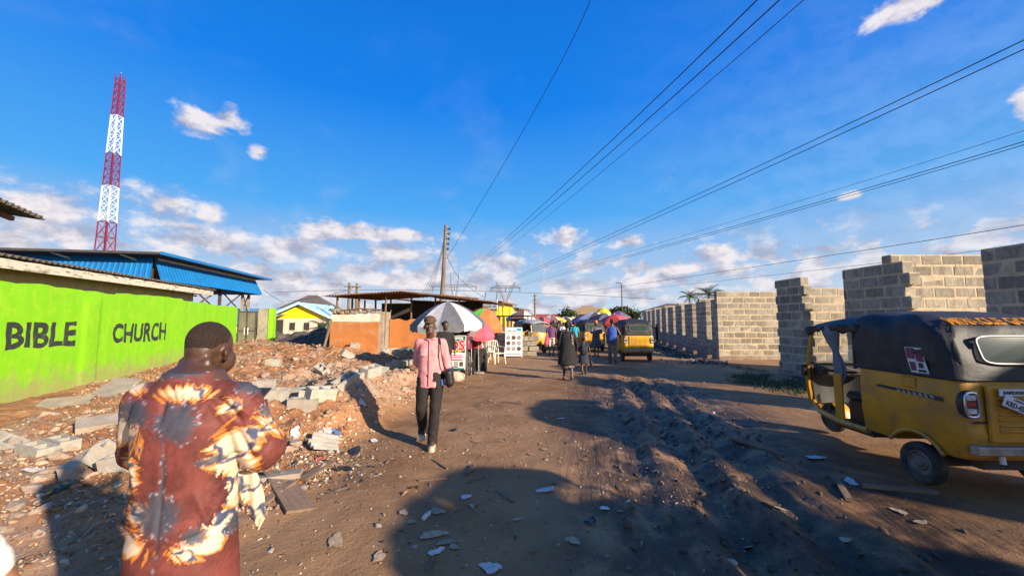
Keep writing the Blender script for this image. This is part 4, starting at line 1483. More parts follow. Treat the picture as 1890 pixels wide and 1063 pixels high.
M_navy = pm('dark_pinafore', (0.020, 0.022, 0.030), (0.035, 0.035, 0.045), scale=6, rough=0.85)
M_bluevest = pm('blue_vest', (0.035, 0.09, 0.36), (0.028, 0.07, 0.28), scale=7, rough=0.85, bump=.3, bscale=9)
M_jeans = pm('grey_faded_jeans', (0.17, 0.15, 0.14), (0.07, 0.062, 0.06), scale=9, rough=0.9, stretch=(3, 3, .3))
M_blkshoe = pm('black_shoe', (0.015, 0.013, 0.013), (0.03, 0.025, 0.024), rough=0.5)
M_sandal = pm('brown_sandal', (0.10, 0.055, 0.035), (0.06, 0.035, 0.025), rough=0.7)
M_pinkcloth = pm('bright_pink_cloth', (0.72, 0.08, 0.25), (0.6, 0.06, 0.2), rough=0.85)
M_creamcloth = pm('cream_cloth', (0.52, 0.40, 0.31), (0.42, 0.32, 0.25), scale=7, rough=0.85)
M_stripe = pm('dark_striped_cloth', (0.028, 0.028, 0.04), (0.17, 0.15, 0.17), scale=5, rough=0.85, stretch=(.3, .3, 7), detail=1, contrast=(.45, .55))
M_turq = pm('turquoise_cloth', (0.03, 0.30, 0.36), (0.025, 0.24, 0.3), rough=0.85)
M_whitecloth = pm('white_cloth', (0.72, 0.69, 0.64), (0.6, 0.57, 0.53), scale=6, rough=0.85, bump=.3, bscale=12)
M_redcloth = pm('red_cloth', (0.42, 0.03, 0.03), (0.33, 0.025, 0.03), rough=0.85)
M_purple = pm('purple_cloth', (0.13, 0.05, 0.15), (0.1, 0.04, 0.12), rough=0.85)
M_greencloth = pm('green_cloth', (0.05, 0.22, 0.06), (0.04, 0.17, 0.05), rough=0.85)
M_orangecloth = pm('orange_cloth', (0.6, 0.2, 0.04), (0.5, 0.16, 0.03), rough=0.85)
M_browncloth = pm('brown_cloth', (0.12, 0.065, 0.04), (0.09, 0.05, 0.03), rough=0.85)


# --- man in the pink shirt walking towards the camera
def pink_extra(t, J):
    m = MB()
    # curved shirt tail, placket, collar, pocket
    cap(m, (.030, -.078, 1.405), .017, (.080, -.040, 1.405), .016, sc=(1, 1, .7)); cap(m, (-.030, -.078, 1.405), .017, (-.080, -.040, 1.405), .016, sc=(1, 1, .7))
    blob('collar', m, .008, M_pinkshirt, t, 1)
    MB().sheet(lambda u, v: Vector((-.014 + .028 * u, -.137 + .045 * max(0, (v - .72) * 3.6) ** 1.5 + .008 * math.sin(v * 3.1), .80 + v * .60)), 2, 20, .004).build('placket', M_pinkshirt, t)
    MB().sheet(lambda u, v: Vector((-.125 + .085 * u, -.118 - .015 * math.sin(u * 3.1) + .012 * v, 1.19 + v * .10)), 6, 3, .004).build('pocket', M_pinkshirt, t)
    MB().bbox((.165, -.07, .835), (.06, .06, .10), .02).build('undershirt', M_blueunder, t)
    s = MB(); s.tube([(.115, -.05, 1.425), (.135, -.110, 1.33), (.155, -.135, 1.2), (.185, -.125, 1.05), (.225, -.10, .98)], .012, 6)
    s.tube([(.125, -.02, 1.45), (.14, .09, 1.40), (.17, .15, 1.2), (.23, .10, 1.0)], .012, 6)
    bag = MB(); cap(bag, (.245, -.11, .96), .055, (.26, .08, .97), .055); cap(bag, (.26, -.10, .83), .06, (.27, .08, .84), .06); cap(bag, (.25, 0, .96), .06, (.265, 0, .83), .06)
    cap(bag, (.245, -.11, .96), .055, (.26, -.1, .83), .06)
    h = thing('shoulder_bag', 'black shoulder bag hanging at the side of the pink-shirted man', 'bag', (0, 0, 0))
    h.matrix_world = Matrix.Translation(t.location) @ Matrix.Rotation(t.rotation_euler.z, 4, 'Z') @ Matrix.Diagonal((*t.scale, 1))
    blob('bag_body', bag, .012, M_blkbag, h, 2)
    s.build('strap', M_blkbag, h)


PX, PY = gnd(792, 822).x, gnd(792, 822).y
person('man in a pink shirt and brown cap walking with a shoulder bag', (PX, PY, hz(PX, PY) + .005), R(8), 1.70,
       dict(head=(-.015, -.05, 1.560), shL=(.155, .01, 1.355), shR=(-.155, .01, 1.355), elR=(-.195, .10, 1.10), wrR=(-.07, .19, .95), elL=(.215, .05, 1.10), wrL=(.245, .0, .85),
            hpR=(-.085, .01, .90), knR=(-.11, -.03, .49), anR=(-.10, .21, .145), knL=(.075, -.07, .49), anL=(.045, -.10, .09)),
       top=M_pinkshirt, bottom=M_blktrouser, shoes=M_sneaker, hair='cap', hair_mat=M_browncap, sleeve=1.0, hem=.77, voxel=.013, fingers=True, extra=pink_extra, wide=.90, seed=2)


# --- woman in black and the child she walks with
def woman_extra(t, J):
    MB().sheet(lambda u, v: Vector((-.165 + .07 * u, .135 + .02 * math.sin(v * 3) - .03 * (1 - u), 1.02 + v * .33)), 4, 10, .006).build('floral_panel', M_floral, t)
    g_ = MB(); rings(g_, [(0, .01, .37, .20, .16), (0, .01, .52, .22, .17), (0, .01, .6, .2, .15)], 20)
    blob('skirt_hem', g_, .014, M_floral, t, 1)
    for S in 'LR':
        a = J['an' + S]
        m = MB(); cap(m, a + Vector((0, .04, -.088)), .018, a + Vector((0, -.14, -.088)), .018, sc=(2.4, 1, .7)); cap(m, a + Vector((-.04, -.06, -.06)), .012, a + Vector((.04, -.06, -.06)), .012)
        blob('sandal', m, .009, M_sandal, t, 1)


p = gnd(1048, 702)
person('woman in a loose black dress walking away with a child', (p.x, p.y, 0.0), R(180), 1.62,
       dict(wrL=(.27, -.03, .84), wrR=(-.28, .0, .84), elR=(-.265, .05, 1.1), anL=(.09, -.11, .09), knL=(.095, -.06, .48), anR=(-.10, .16, .13), knR=(-.1, .03, .49)),
       top=M_blkcloth, top_kind='dress', hair='bun', sleeve=.85, hem=.47, wide=1.18, voxel=.016, extra=woman_extra, seed=5)


def child_extra(t, J):
    b = MB(); rings(b, [(0, .17, .92, .13, .07), (0, .185, 1.1, .15, .085), (0, .17, 1.30, .13, .06)], 18, 3)
    bp = thing('backpack', 'dark school backpack on the small child', 'backpack', (0, 0, 0))
    bp.matrix_world = Matrix.Translation(t.location) @ Matrix.Rotation(t.rotation_euler.z, 4, 'Z') @ Matrix.Diagonal((*t.scale, 1))
    blob('pack', b, .018, M_navy, bp, 2)
    for s in (-1, 1):
        MB().tube([(s * .10, .15, 1.28), (s * .11, .05, 1.43), (s * .11, -.10, 1.36), (s * .12, -.12, 1.15)], .018, 6).build('strap', M_blkbag, bp)
    hb = thing('hand_bag', 'black bag carried in the hand of the small child', 'bag', (0, 0, 0))
    hb.matrix_world = bp.matrix_world.copy()
    q = MB(); rings(q, [(-.33, 0, .36, .05, .13), (-.33, 0, .5, .055, .14), (-.33, 0, .66, .03, .11)], 14, 3)
    blob('bag_body', q, .018, M_blkbag, hb, 1)
    MB().tube([(-.33, -.09, .64), (-.32, -.04, .82), (-.32, .04, .82), (-.33, .09, .64)], .014, 6).build('handle', M_blkbag, hb)


p = gnd(1078, 691)
person('small child in a dark pinafore walking beside the woman in black', (p.x, p.y, 0.0), R(180), 1.16,
       dict(head=(0, -.01, 1.55), wrL=(.31, -.06, .93), wrR=(-.32, .0, .86), anL=(.09, .14, .12), anR=(-.1, -.08, .09)),
       top=M_navy, top_kind='dress', hair='short', sleeve=.3, hem=.5, voxel=.022, extra=child_extra, shoes=M_blkshoe, face=False)

p = gnd(1131, 671)
person('man in a blue sleeveless vest and faded grey jeans on the road', (p.x, p.y, 0.0), R(170), 1.72,
       dict(wrL=(.30, -.10, .92), elL=(.29, .06, 1.13), wrR=(-.31, -.06, .9), elR=(-.29, .05, 1.13), anL=(.08, -.17, .09), knL=(.09, -.10, .49), anR=(-.09, .2, .14), knR=(-.1, .03, .48)),
       top=M_bluevest, bottom=M_jeans, shoes=M_blkshoe, sleeve=0, hem=.86, voxel=.02, seed=8)


def pinkwrap(t, J):
    m = MB(); cap(m, (.22, .05, .98), .07, (.27, .05, .62), .11, sc=(1, .8, 1)); blob('wrap_cloth', m, .02, M_pinkcloth, t, 2, .01)


p = gnd(1018, 656)
person('person in cream shorts with a bright pink cloth at the hip', (p.x, p.y, 0.0), R(180), 1.62, dict(wrL=(.2, -.15, 1.05)), top=M_purple, bottom=M_creamcloth, bottom_kind='shorts',
       shoes=M_blkshoe, sleeve=.35, hem=.9, voxel=.024, extra=pinkwrap, face=False)
p = gnd(1101, 657)
person('woman with folded arms in a dark striped dress and orange headscarf', (p.x, p.y, 0.0), R(0), 1.66,
       dict(elL=(.25, -.05, 1.13), wrL=(-.05, -.2, 1.12), elR=(-.25, -.05, 1.13), wrR=(.05, -.18, 1.15), anL=(.05, -.1, .09), anR=(-.06, .1, .1)), top=M_stripe, top_kind='dress',
       hair='scarf', hair_mat=M_orangecloth, sleeve=.9, hem=.42, wide=.98, voxel=.022, shoes=M_blkshoe)
p = gnd(1215, 630)
person('small dark figure standing by the block wall with one arm raised', (p.x - .1, p.y, 0.0), R(-90), 1.42, dict(elR=(-.3, -.2, 1.3), wrR=(-.32, -.38, 1.42)), top=M_blkcloth, bottom=M_blktrouser,
       sleeve=.3, voxel=.03, face=False)
# ------------------------------------------------------------------ left background: ruin, houses, shop row
RY = R(11.3)          # the road runs a little to the right: shop row shares this heading


def row_x(y): return -8.5 + 0.2 * y


# ---- orange ruined building with a rusty roof on posts
O = Vector((-7.75, 16.5, 0.0))
t = thing('ruined_building', 'broken orange clay building under a rusty sheet roof on bare posts', 'building', O, 0)


def ragged(mb, x0, x1, y, th, z0, ztop, amp, n, seed):
    """upright wall with an uneven broken top"""
    def top(u): return ztop + amp * float(fbm(np.array([u * 3.1 * (x1 - x0)]), np.array([seed * 1.0]), 3, seed)[0]) * 2
    f = lambda y_: (lambda u, v: Vector((x0 + u * (x1 - x0), y_, z0 + v * (top(u) - z0))))
    mb.sheet(f(y), n, 4); mb.sheet(lambda u, v: f(y + th)(1 - u, v), n, 4)
    mb.sheet(lambda u, v: Vector((x0 + u * (x1 - x0), y + v * th, top(u))), n, 1)
    mb.box((x0, y + th / 2, (z0 + ztop) / 2), (.01, th, ztop - z0)); mb.box((x1, y + th / 2, (z0 + ztop) / 2), (.01, th, ztop - z0))
    return mb


ragged(MB(), 0, 2.05, 0, .25, -.3, 1.62, .04, 24, 1).build('wall', M_orange, t)
ragged(MB(), 0.003, 2.047, .003, .244, 1.60, 1.98, .10, 30, 2).build('wall_head', M_offwhite, t)
ragged(MB(), 2.25, 6.2, .9, .25, .42, 1.72, .10, 40, 3).build('wall', M_orange, t)
ragged(MB(), 2.253, 6.197, .88, .28, -.3, .44, .03, 20, 4).build('plinth', M_offwhite, t)
MB().box((2.1, .6, .9), (.25, 1.0, 2.3)).build('wall', M_conc, t)
MB().box((0.12, 3.0, .85), (.24, 5.5, 2.3)).build('wall', M_orange, t)
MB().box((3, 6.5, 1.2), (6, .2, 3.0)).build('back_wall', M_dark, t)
MB().box((4.4, 3.2, 1.9), (3.6, .1, 1.5)).build('interior_shade_sheet', M_dark, t)  # near-black sheet, its colour stands in for shade under the roof
for i in range(11):
    x = .1 + i * .19 + random.uniform(-.04, .04)
    MB().bbox((x, .12, 2.03 + random.uniform(-.03, .05)), (.17, .22, random.uniform(.08, .2)), .02, rot=(random.uniform(-.2, .2), random.uniform(-.3, .3), random.uniform(-.3, .3))).build('broken_block', M_conc, t)
for (x, y, h, lean) in ((.15, .15, 2.72, .05), (.55, .9, 2.72, -.02), (1.05, .3, 2.75, .03), (1.55, 1.1, 2.8, -.04), (2.2, .3, 2.85, .06), (3.1, 1.3, 2.8, 0), (4.2, 1.2, 2.75, .03), (5.3, 1.4, 2.7, 0), (1.3, 4, 2.8, 0), (.3, 3, 2.7, 0)):
    MB().tube([(x, y, .6), (x + lean, y, h)], .045, 6).build('post', M_wood, t)
MB().tube([(.2, .05, 2.08), (1.3, -.05, 2.18), (2.2, .0, 2.12)], .035, 5).build('rail', M_wood, t)
MB().tube([(-.15, -.05, 2.72), (3.0, -.05, 2.9), (6.3, .3, 2.62)], .04, 5).build('rail', M_wood, t)
corr_sheet(MB(), (-.25, -.25, 2.70), (3.1, -.25, 2.92), (-.25, 6.6, 2.9), 26, .02, per=4, nv=1).build('roof_sheet', M_rust, t)
for i in range(4):
    a = Vector((3.0 + i * .95, -.2 + .25 * i, 2.93 - .10 * i)); b = Vector((4.0 + i * .95, .05 + .25 * i, 2.83 - .10 * i))
    corr_sheet(MB(), a, b, a + Vector((.5, 6.5, .05 + .03 * (i % 2))), 9, .018, per=4, nv=1).build('roof_sheet', M_rust, t)

# ---- shop row behind the stalls
def shop(label, y0, y1, wallmat, roofmat, h, depth=4.0, over=.8, name='shop', canopy=None, openings=0, rise=.35):
    p = Vector((row_x(y0), y0, 0)); L = (y1 - y0) * 1.02
    t = thing(name, label, 'shop', p, math.pi / 2 - RY)     # local x along the row, local y to the left (away from road)
    MB().box((L / 2, depth / 2, h / 2), (L - .02, depth, h)).build('wall', wallmat, t)
    corr_sheet(MB(), (-.1, -over, h + .02), (L + .05, -over, h + .02), (-.1, depth + .3, h + rise), max(8, int(L / .28)), .02, per=4, nv=1).build('roof', roofmat, t)
    MB().box((L / 2, -over + .02, h - .04), (L, .03, .16)).build('fascia', M_wood, t)
    for i in range(openings):
        c = L * (i + .5) / openings
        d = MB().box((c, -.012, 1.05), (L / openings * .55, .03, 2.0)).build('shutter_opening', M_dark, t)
        MB().box((c, -.04, 2.1), (L / openings * .6, .05, .08)).build('lintel', M_offwhite, d)
    for i in range(3):
        MB().tube([(L * (.1 + .4 * i), -over + .1, 0), (L * (.1 + .4 * i), -over + .1, h)], .04, 5).build('post', M_wood, t)
    return t


shop('dark timber shop with a rusty overhanging roof behind the umbrellas', 24.5, 31, M_browncloth, M_rust, 2.75, openings=3)
shop('bright yellow painted shop with dark openings in the row', 35.5, 43, M_yellowshop, M_rust, 3.45, openings=4, over=.5)
shop('pale shop with a low roof at the far end of the row', 43.5, 52, M_offwhite, M_greyroof, 3.1, openings=4, over=.6)
shop('plain shop between the timber shop and the yellow shop', 31.2, 35.2, M_conc, M_rust, 3.0, openings=2)
b = thing('signboard', 'white hanging signboard on the shop row beside the yellow shop', 'sign', at(905, 562, 29.5), R(-25))
MB().bbox((0, 0, .0), (1.25, .06, .72), .01).build('panel', M_white, b)
for i in range(3):
    for j in range(2):
        MB().box((-.42 + .42 * i, -.034, .13 - .28 * j), (.26, .008, .12)).build('print', M_silverprint, b)
for s in (-1, 1):
    MB().tube([(s * .5, 0, .36), (s * .5, .2, 1.0)], .03, 5).build('hanger', M_darkmetal, b)

# ---- yellow gable house, grey hip roof house, far blocks
def house(name, label, c, w, d, h, roofh, wallmat, roofmat, rz=0, kind='hip', over=.5, windows=3, floors=1, winmat=None, cat='house', gable=None, trim=None):
    t = thing(name, label, cat, c, rz)
    MB().box((0, d / 2, h / 2), (w, d, h)).build('wall', wallmat, t)
    W, D = w / 2 + over, d / 2 + over
    m = MB()
    if kind == 'hip':
        k = min(W, D) * .85
        lo = [(-W, -over, h), (W, -over, h), (W, d + over, h), (-W, d + over, h)]
        hi = [(-W + k, d / 2 - .05, h + roofh), (W - k, d / 2 - .05, h + roofh), (W - k, d / 2 + .05, h + roofh), (-W + k, d / 2 + .05, h + roofh)]
        m.loft([lo, hi]); m.build('roof', roofmat, t)
        MB().box((0, d / 2, h - .06), (2 * W - .06, d + 2 * over - .06, .1)).build('eave', trim or M_offwhite, t)
    else:
        m.prism([(-W, h - .05), (0, h + roofh), (W, h - .05), (W, h + .12), (0, h + roofh + .18), (-W, h + .12)], -over, d + over, lambda u, v, ww: Vector((u, ww, v)))
        m.build('roof', roofmat, t)
        MB().prism([(-w / 2, h), (w / 2, h), (0, h + roofh * .92)], -.02, .02, lambda u, v, ww: Vector((u, ww, v))).build('gable', gable or wallmat, t)
        for s in (-1, 1):
            MB().prism([(s * W, h - .12), (0, h + roofh - .06), (0, h + roofh + .22), (s * W, h + .16)], -over - .05, -over, lambda u, v, ww: Vector((u, ww, v))).build('verge_board', trim or M_skyblue, t)
    for f in range(floors):
        for i in range(windows):
            x = -w / 2 + w * (i + .5) / windows
            z = (f + .55) * h / floors
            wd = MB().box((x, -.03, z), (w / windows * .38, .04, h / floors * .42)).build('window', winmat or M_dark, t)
            MB().box((x, -.055, z - h / floors * .23), (w / windows * .46, .06, .07)).build('sill', trim or M_offwhite, wd)
    return t


c = at(553, 600, 42)
house('house', 'house with a bright yellow gable and pale blue verge boards', (c.x, 42, 0), 6.0, 8, 1.95, 1.55, M_offwhite, M_skyblue, R(4), 'gable', .5, 4, 1, gable=M_yellow)
c = at(556, 600, 62)
house('house', 'grey hip-roofed house standing behind the yellow gable', (c.x, 62, 0), 8.0, 9, 3.2, 2.9, M_offwhite, M_greyroof, R(8), 'hip', .6, 3)
c = at(520, 600, 40)
t = thing('porch_roof', 'low grey sheet porch roof beside the yellow gable house', 'porch', (c.x - 2.2, 39, 0), R(4))
corr_sheet(MB(), (-2.2, 0, 2.0), (1.7, 0, 2.0), (-2.2, 5, 2.7), 18, .03, per=4, nv=1).build('roof_sheet', M_steel, t)
for x in (-2, -.7, .5, 1.6):
    MB().box((x, .2, 1.0), (.22, .22, 2.0)).build('column', M_offwhite, t)
MB().box((-.2, 2.5, .9), (3.5, .15, 1.8)).build('wall', M_dark, t)
t = thing('parapet_wall', 'long pale blue corrugated parapet beyond the hall', 'wall', (at(440, 570, 50).x, 50, 0), 0)
corr_sheet(MB(), (-4, 0, 1.2), (10.5, 0, 1.2), (-4, .05, 3.3), 60, .04, per=4, nv=1).build('sheet', M_blue, t)
MB().box((3.2, 1, .6), (14, 1, 1.2)).build('base', M_offwhite, t)
# burnt heap of refuse in front of the yellow house
def mound_obj(name, label, c, rx, ry, h, mat, seed, cat):
    m = MB()
    def f(u, v):
        a = 2 * math.pi * u; r = v
        x, y = r * math.cos(a), r * math.sin(a)
        n = float(fbm(np.array([x * 3 + seed]), np.array([y * 3.0]), 4, seed)[0])
        return Vector((rx * x, ry * y, h * (1 - r * r) * (1 + 1.3 * n) + .25 * n * (1 - r ** 4) - .15 * r ** 6))
    m.sheet(f, 40, 16)
    o = m.build(name, mat, None, smooth='all')
    o.location = c
    return tag(o, label, cat, None, 'thing')


M_ash = pm('burnt_refuse', (0.045, 0.040, 0.038), (0.12, 0.10, 0.085), scale=4, rough=0.95, bump=1, bscale=14, detail=9)
c = at(570, 625, 24)
mound_obj('refuse_heap', 'dark burnt refuse heap between the gate and the orange ruin', (c.x, 24, .0), 3.0, 2.2, 1.0, M_ash, 3, 'refuse heap')
c = at(520, 628, 26)
mound_obj('refuse_heap', 'smaller dark refuse heap just right of the gate pillar', (c.x - .5, 26.5, .0), 2.0, 1.6, .75, M_ash, 9, 'refuse heap')
for i, (x0, y0, x1, y1, Yd) in enumerate(((598, 642, 612, 590, 15.6), (585, 618, 620, 606, 20))):
    t = obj('timber_prop', MB().tube([at(x0, y0, Yd), at(x1, y1, Yd + .5)], .05, 6).mesh('timber_prop'), M_wood)
    tag(t, ['pale timber leaning against the orange ruin', 'loose timber lying on the burnt refuse heap'][i], 'timber')
# small broad-leaved palm clump by the ruin
M_leaf = pm('leaf_green', (0.035, 0.075, 0.014), (0.060, 0.110, 0.022), scale=4, rough=0.6, rand=.4)
M_trunk = pm('palm_trunk', (0.16, 0.12, 0.085), (0.10, 0.075, 0.055), scale=5, rough=0.9, bump=.5)


def frond(mb, base, az, elv, L, droop, wdt, nl=14):
    pts = []
    for k in range(9):
        f = k / 8
        e = elv - droop * f * f
        if k == 0:
            p = Vector(base)
        else:
            p = pts[-1] + Vector((math.cos(az) * math.cos(e), math.sin(az) * math.cos(e), math.sin(e))) * (L / 8)
        pts.append(p)
    mb.tube(pts, [.03 * (1 - .8 * k / 8) * L / 2 for k in range(9)], 4, caps=False)
    side = Vector((-math.sin(az), math.cos(az), 0))
    for k in range(nl * 2):
        f = .15 + .85 * (k // 2) / nl
        i = min(7, int(f * 8)); p = pts[i].lerp(pts[i + 1], f * 8 - i)
        d = (pts[i + 1] - pts[i]).normalized()
        s = side * (1 if k % 2 else -1)
        ll = wdt * (1 - abs(f - .45) * 1.1) * random.uniform(.8, 1.1)
        tip = p + s * ll * .8 + d * ll * .55 - Vector((0, 0, ll * .35))
        w2 = d * .035 * L / 2
        mb.add([p - w2, p + w2, tip], [(0, 1, 2)])


def palm(label, c, h, L, nf, seed, lean=.3):
    random.seed(seed)
    t = thing('palm_tree', label, 'palm tree', c)
    MB().tube([(0, 0, -.2), (lean * .3, 0, h * .4), (lean * .8, 0, h * .8), (lean, 0, h)], [.22, .17, .15, .16], 8).build('trunk', M_trunk, t, smooth=50)
    for k in range(nf):
        m = MB()
        frond(m, (lean, 0, h), 2 * math.pi * k / nf * 2.4 + random.uniform(-.2, .2), R(75) - R(85) * (k / nf), L * random.uniform(.85, 1.1), R(75), L * .32)
        m.build('frond', M_leaf, t)
    return t


c = at(1305, 545, 70); palm('larger palm tree standing above the block wall', (c.x, 70, 0), 6.3, 3.0, 24, 3)
c = at(1270, 549, 76); palm('smaller palm tree left of the larger one above the wall', (c.x, 76, 0), 6.3, 2.6, 22, 4)
c = at(597, 592, 30); palm('low palm clump beside the yellow gable house', (c.x, 30, 0), 1.0, 1.6, 14, 5, .1)
random.seed(77)

# ---- broad trees in the distance
M_foliage = pm('tree_foliage', (0.030, 0.050, 0.014), (0.055, 0.085, 0.022), scale=2, rough=0.7, coord='Object')


def tree(label, c, h, rx, rz_, n, seed, leaf=.35):
    rs = np.random.default_rng(seed)
    t = thing('tree', label, 'tree', c)
    zt = h - 2 * rz_
    m = MB(); m.tube([(0, 0, -.2), (.1, 0, zt * .6), (0, .1, h - rz_)], [.3, .22, .12], 7)
    for k in range(5):
        a = k * 1.3
        m.tube([(0, 0, zt * .8 + .2 * k), (rx * .5 * math.cos(a), rx * .5 * math.sin(a), h - rz_ + .2 * k)], [.12, .04], 5)
    m.build('trunk', M_trunk, t, smooth=50)
    cl = rs.normal(size=(16, 3)); cl /= np.linalg.norm(cl, axis=1)[:, None]; cl *= rs.uniform(.35, .8, (16, 1))
    ci = rs.integers(0, 16, n)
    P = cl[ci] + rs.normal(size=(n, 3)) * .22
    P = P * np.array([rx, rx, rz_]) + np.array([0, 0, h - rz_])
    A = rs.normal(size=(n, 3)); A /= np.linalg.norm(A, axis=1)[:, None]
    B = np.cross(A, rs.normal(size=(n, 3))); B /= np.linalg.norm(B, axis=1)[:, None]
    sz = rs.uniform(.5, 1.0, (n, 1)) * leaf
    V = np.stack([P - A * sz, P + B * sz * .6, P + A * sz, P - B * sz * .6], 1).reshape(-1, 3)
    me = np_mesh('crown', V, np.arange(n * 4).reshape(-1, 4))
    obj('crown', me, M_foliage, t)
    return t


c = at(1053, 590, 72); tree('dark rounded tree in front of the tan hip-roofed building', (c.x, 72, 0), 4.6, 2.0, 1.8, 1500, 5, .34)
c = at(1160, 590, 80); tree('wide low dark tree at the end of the block wall', (c.x - 1.5, 80, 0), 4.6, 3.2, 1.5, 1800, 6, .36)
c = at(1175, 590, 85); tree('small dark tree just behind the block wall end', (c.x, 86, 0), 4.6, 2.2, 1.5, 1000, 7, .36)
c = at(645, 575, 45); tree('green bush top behind the orange ruin', (c.x - 3, 46, 0), 3.2, 1.8, 1.1, 900, 8, .25)

c = at(1087, 590, 95)
house('building', 'large tan building with a broad hip roof at the end of the road', (c.x, 95, 0), 9.5, 9, 3.5, 2.1, M_tanwall, M_tanroof, R(-6), 'hip', .9, 5, 2, cat='building')
c = at(1022, 590, 90)
house('building', 'long low building with a red roof left of the dark tree', (c.x - 1, 90, 0), 10.0, 6, 2.4, .9, M_pinkwall, M_redroof, R(6), 'hip', .4, 6, 1, cat='building')
c = at(1215, 560, 45)
house('house', 'house with a low brown roof showing above the block wall', (c.x + 2.0, 45, 0), 6.0, 6, 2.9, .9, M_offwhite, M_greyroof, R(-12), 'hip', .5, 3)

# ------------------------------------------------------------------ poles, pylons, wires
M_pole = pm('weathered_pole', (0.20, 0.14, 0.09), (0.13, 0.09, 0.06), scale=5, rough=0.9, bump=.4, stretch=(1, 1, .25))
M_wire = pm('black_cable', (0.015, 0.015, 0.017), (0.02, 0.02, 0.02), rough=0.6)
M_galv = pm('galvanised_steel', (0.20, 0.205, 0.22), (0.16, 0.165, 0.18), scale=3, rough=0.6, metal=.2)
pb, ptop = at(812, 600, 24), at(823, 416, 24)
t = thing('utility_pole', 'leaning timber utility pole with insulators behind the grey umbrella', 'utility pole', (pb.x, 24, 0))
dx = ptop.x - pb.x
MB().tube([(-.15, 0, -.3), (dx * .5, 0, ptop.z * .5), (dx, 0, ptop.z)], [.16, .13, .10], 8).build('pole', M_pole, t, smooth=50)
for k in range(5):
    z = ptop.z - .25 - k * .32
    x = dx - .02 * k
    a = MB().tube([(x, 0, z), (x + .25, -.05, z + .02)], .035, 5).build('bracket', M_darkmetal, t)
    MB().lathe([(.001, .09), (.05, .08), (.06, 0), (.045, -.03), (.06, -.07), (.001, -.08)], 'z', (x + .25, -.05, z), 8).build('insulator', M_darkmetal, a)


def wire(label, P, r=.02, n=28, ext=0.0):
    """quadratic curve through three points"""
    P = [Vector(p) for p in P]
    c = P[1] * 2 - (P[0] + P[2]) * .5
    pts = []
    for k in range(n + 1):
        f = -0.0 + (1 + ext) * k / n
        pts.append(P[0] * (1 - f) ** 2 + c * 2 * f * (1 - f) + P[2] * f * f)
    o = obj('overhead_cable', MB().tube(pts, r, 5).mesh('overhead_cable'), M_wire)
    return tag(o, label, 'cable', 'overhead power cables', 'thing')


def wire_px(label, pts, depths, r, ext=.0):
    return wire(label, [at(px, py, Y) for (px, py), Y in zip(pts, depths)], r, ext=ext)


wire_px('thin cable climbing steeply from the timber pole to the top edge', [(824, 478), (975, 225), (1092, -8)], (24, 15, 10), .011)
wire_px('left one of the steep trio of cables over the road', [(866, 500), (1120, 268), (1342, -8)], (120, 24, 13), .024)
wire_px('middle one of the steep trio of cables over the road', [(869, 500), (1132, 277), (1374, -8)], (120, 24, 13), .024)
wire_px('right one of the steep trio of cables over the road', [(880, 502), (1150, 285), (1420, -8)], (120, 24, 13), .015)
wire_px('upper of the two close cables reaching the upper right edge', [(905, 532), (1290, 358), (1900, 43)], (130, 32, 14), .024)
wire_px('lower of the two close cables reaching the upper right edge', [(908, 534), (1300, 362), (1900, 60)], (130, 32, 14), .024)
wire_px('uppermost of the three cables crossing the right middle sky', [(930, 530), (1400, 394), (1900, 206)], (130, 36, 17), .014)
wire_px('second of the three cables crossing the right middle sky', [(930, 533), (1400, 405), (1900, 228)], (130, 36, 17), .024)
wire_px('lowest of the three cables crossing the right middle sky', [(932, 535), (1400, 409), (1900, 237)], (130, 36, 17), .020)
wire_px('upper of the low cables just above the block wall', [(985, 552), (1450, 484), (1900, 406)], (130, 45, 24), .026)
wire_px('lower of the low cables just above the block wall', [(985, 554), (1450, 505), (1900, 438)], (130, 45, 24), .018)
wire_px('long level cable low over the market', [(500, 540), (820, 536), (1210, 552)], (60, 62, 60), .03)
wire_px('slack cable from the timber pole down to the shop roofs', [(823, 465), (850, 515), (893, 548)], (24, 26, 30), .014)
wire_px('cable from the blue hall to the grey-roofed house', [(487, 535), (505, 548), (523, 558)], (33, 40, 55), .02)
wire_px('cable from the twin poles towards the blue hall', [(655, 530), (600, 546), (530, 556)], (40, 42, 50), .02)
for i, (x1, y1, nm) in enumerate(((772, 552, 'first'), (780, 553, 'second'), (787, 553, 'third'), (794, 554, 'fourth'))):
    wire_px('%s from the left of the service wires fanning down from the timber pole' % nm, [(820 - i * .5, 440 + i * 7), (802 + i * 1.5, 498 + i * 2), (x1, y1)], (24, 23.5, 22), .010)

# twin wooden poles far left, small ones behind
for i, (px, top, Yd, lab, cat) in enumerate(((645, 522, 40, 'left one of the far twin poles above the ruin', 'utility pole'), (659, 523, 40, 'right one of the far twin poles above the ruin', 'utility pole'),
                                             (987, 543, 70, 'thin distant lattice pole above the red-roofed building', 'utility pole'))):
    p = at(px, top, Yd)
    t = thing('utility_pole', lab, cat, (p.x, Yd, 0))
    MB().tube([(0, 0, -.2), (0, 0, p.z)], [.17, .13], 7).build('pole', M_pole, t)
    if i < 2:
        MB().box((.0, -.16, p.z - .4), (1.0, .08, .1)).build('crossarm', M_pole, t)
    else:
        for k in range(4):
            MB().box((0, -.2, p.z - .3 - .7 * k), (.7, .1, .12)).build('crossarm', M_pole, t)
p = at(1147, 522, 42)
t = thing('street_lamp', 'thin street lamp post rising at the end of the block wall', 'street lamp', (p.x, 42, 0))
MB().tube([(0, 0, -.1), (0, 0, p.z - .25), (-.08, 0, p.z - .05), (-.3, 0, p.z)], [.075, .05, .04, .035], 7).build('post', M_darkmetal, t)
MB().bbox((-.42, 0, p.z), (.34, .12, .07), .02).build('lamp_head', M_darkmetal, t)


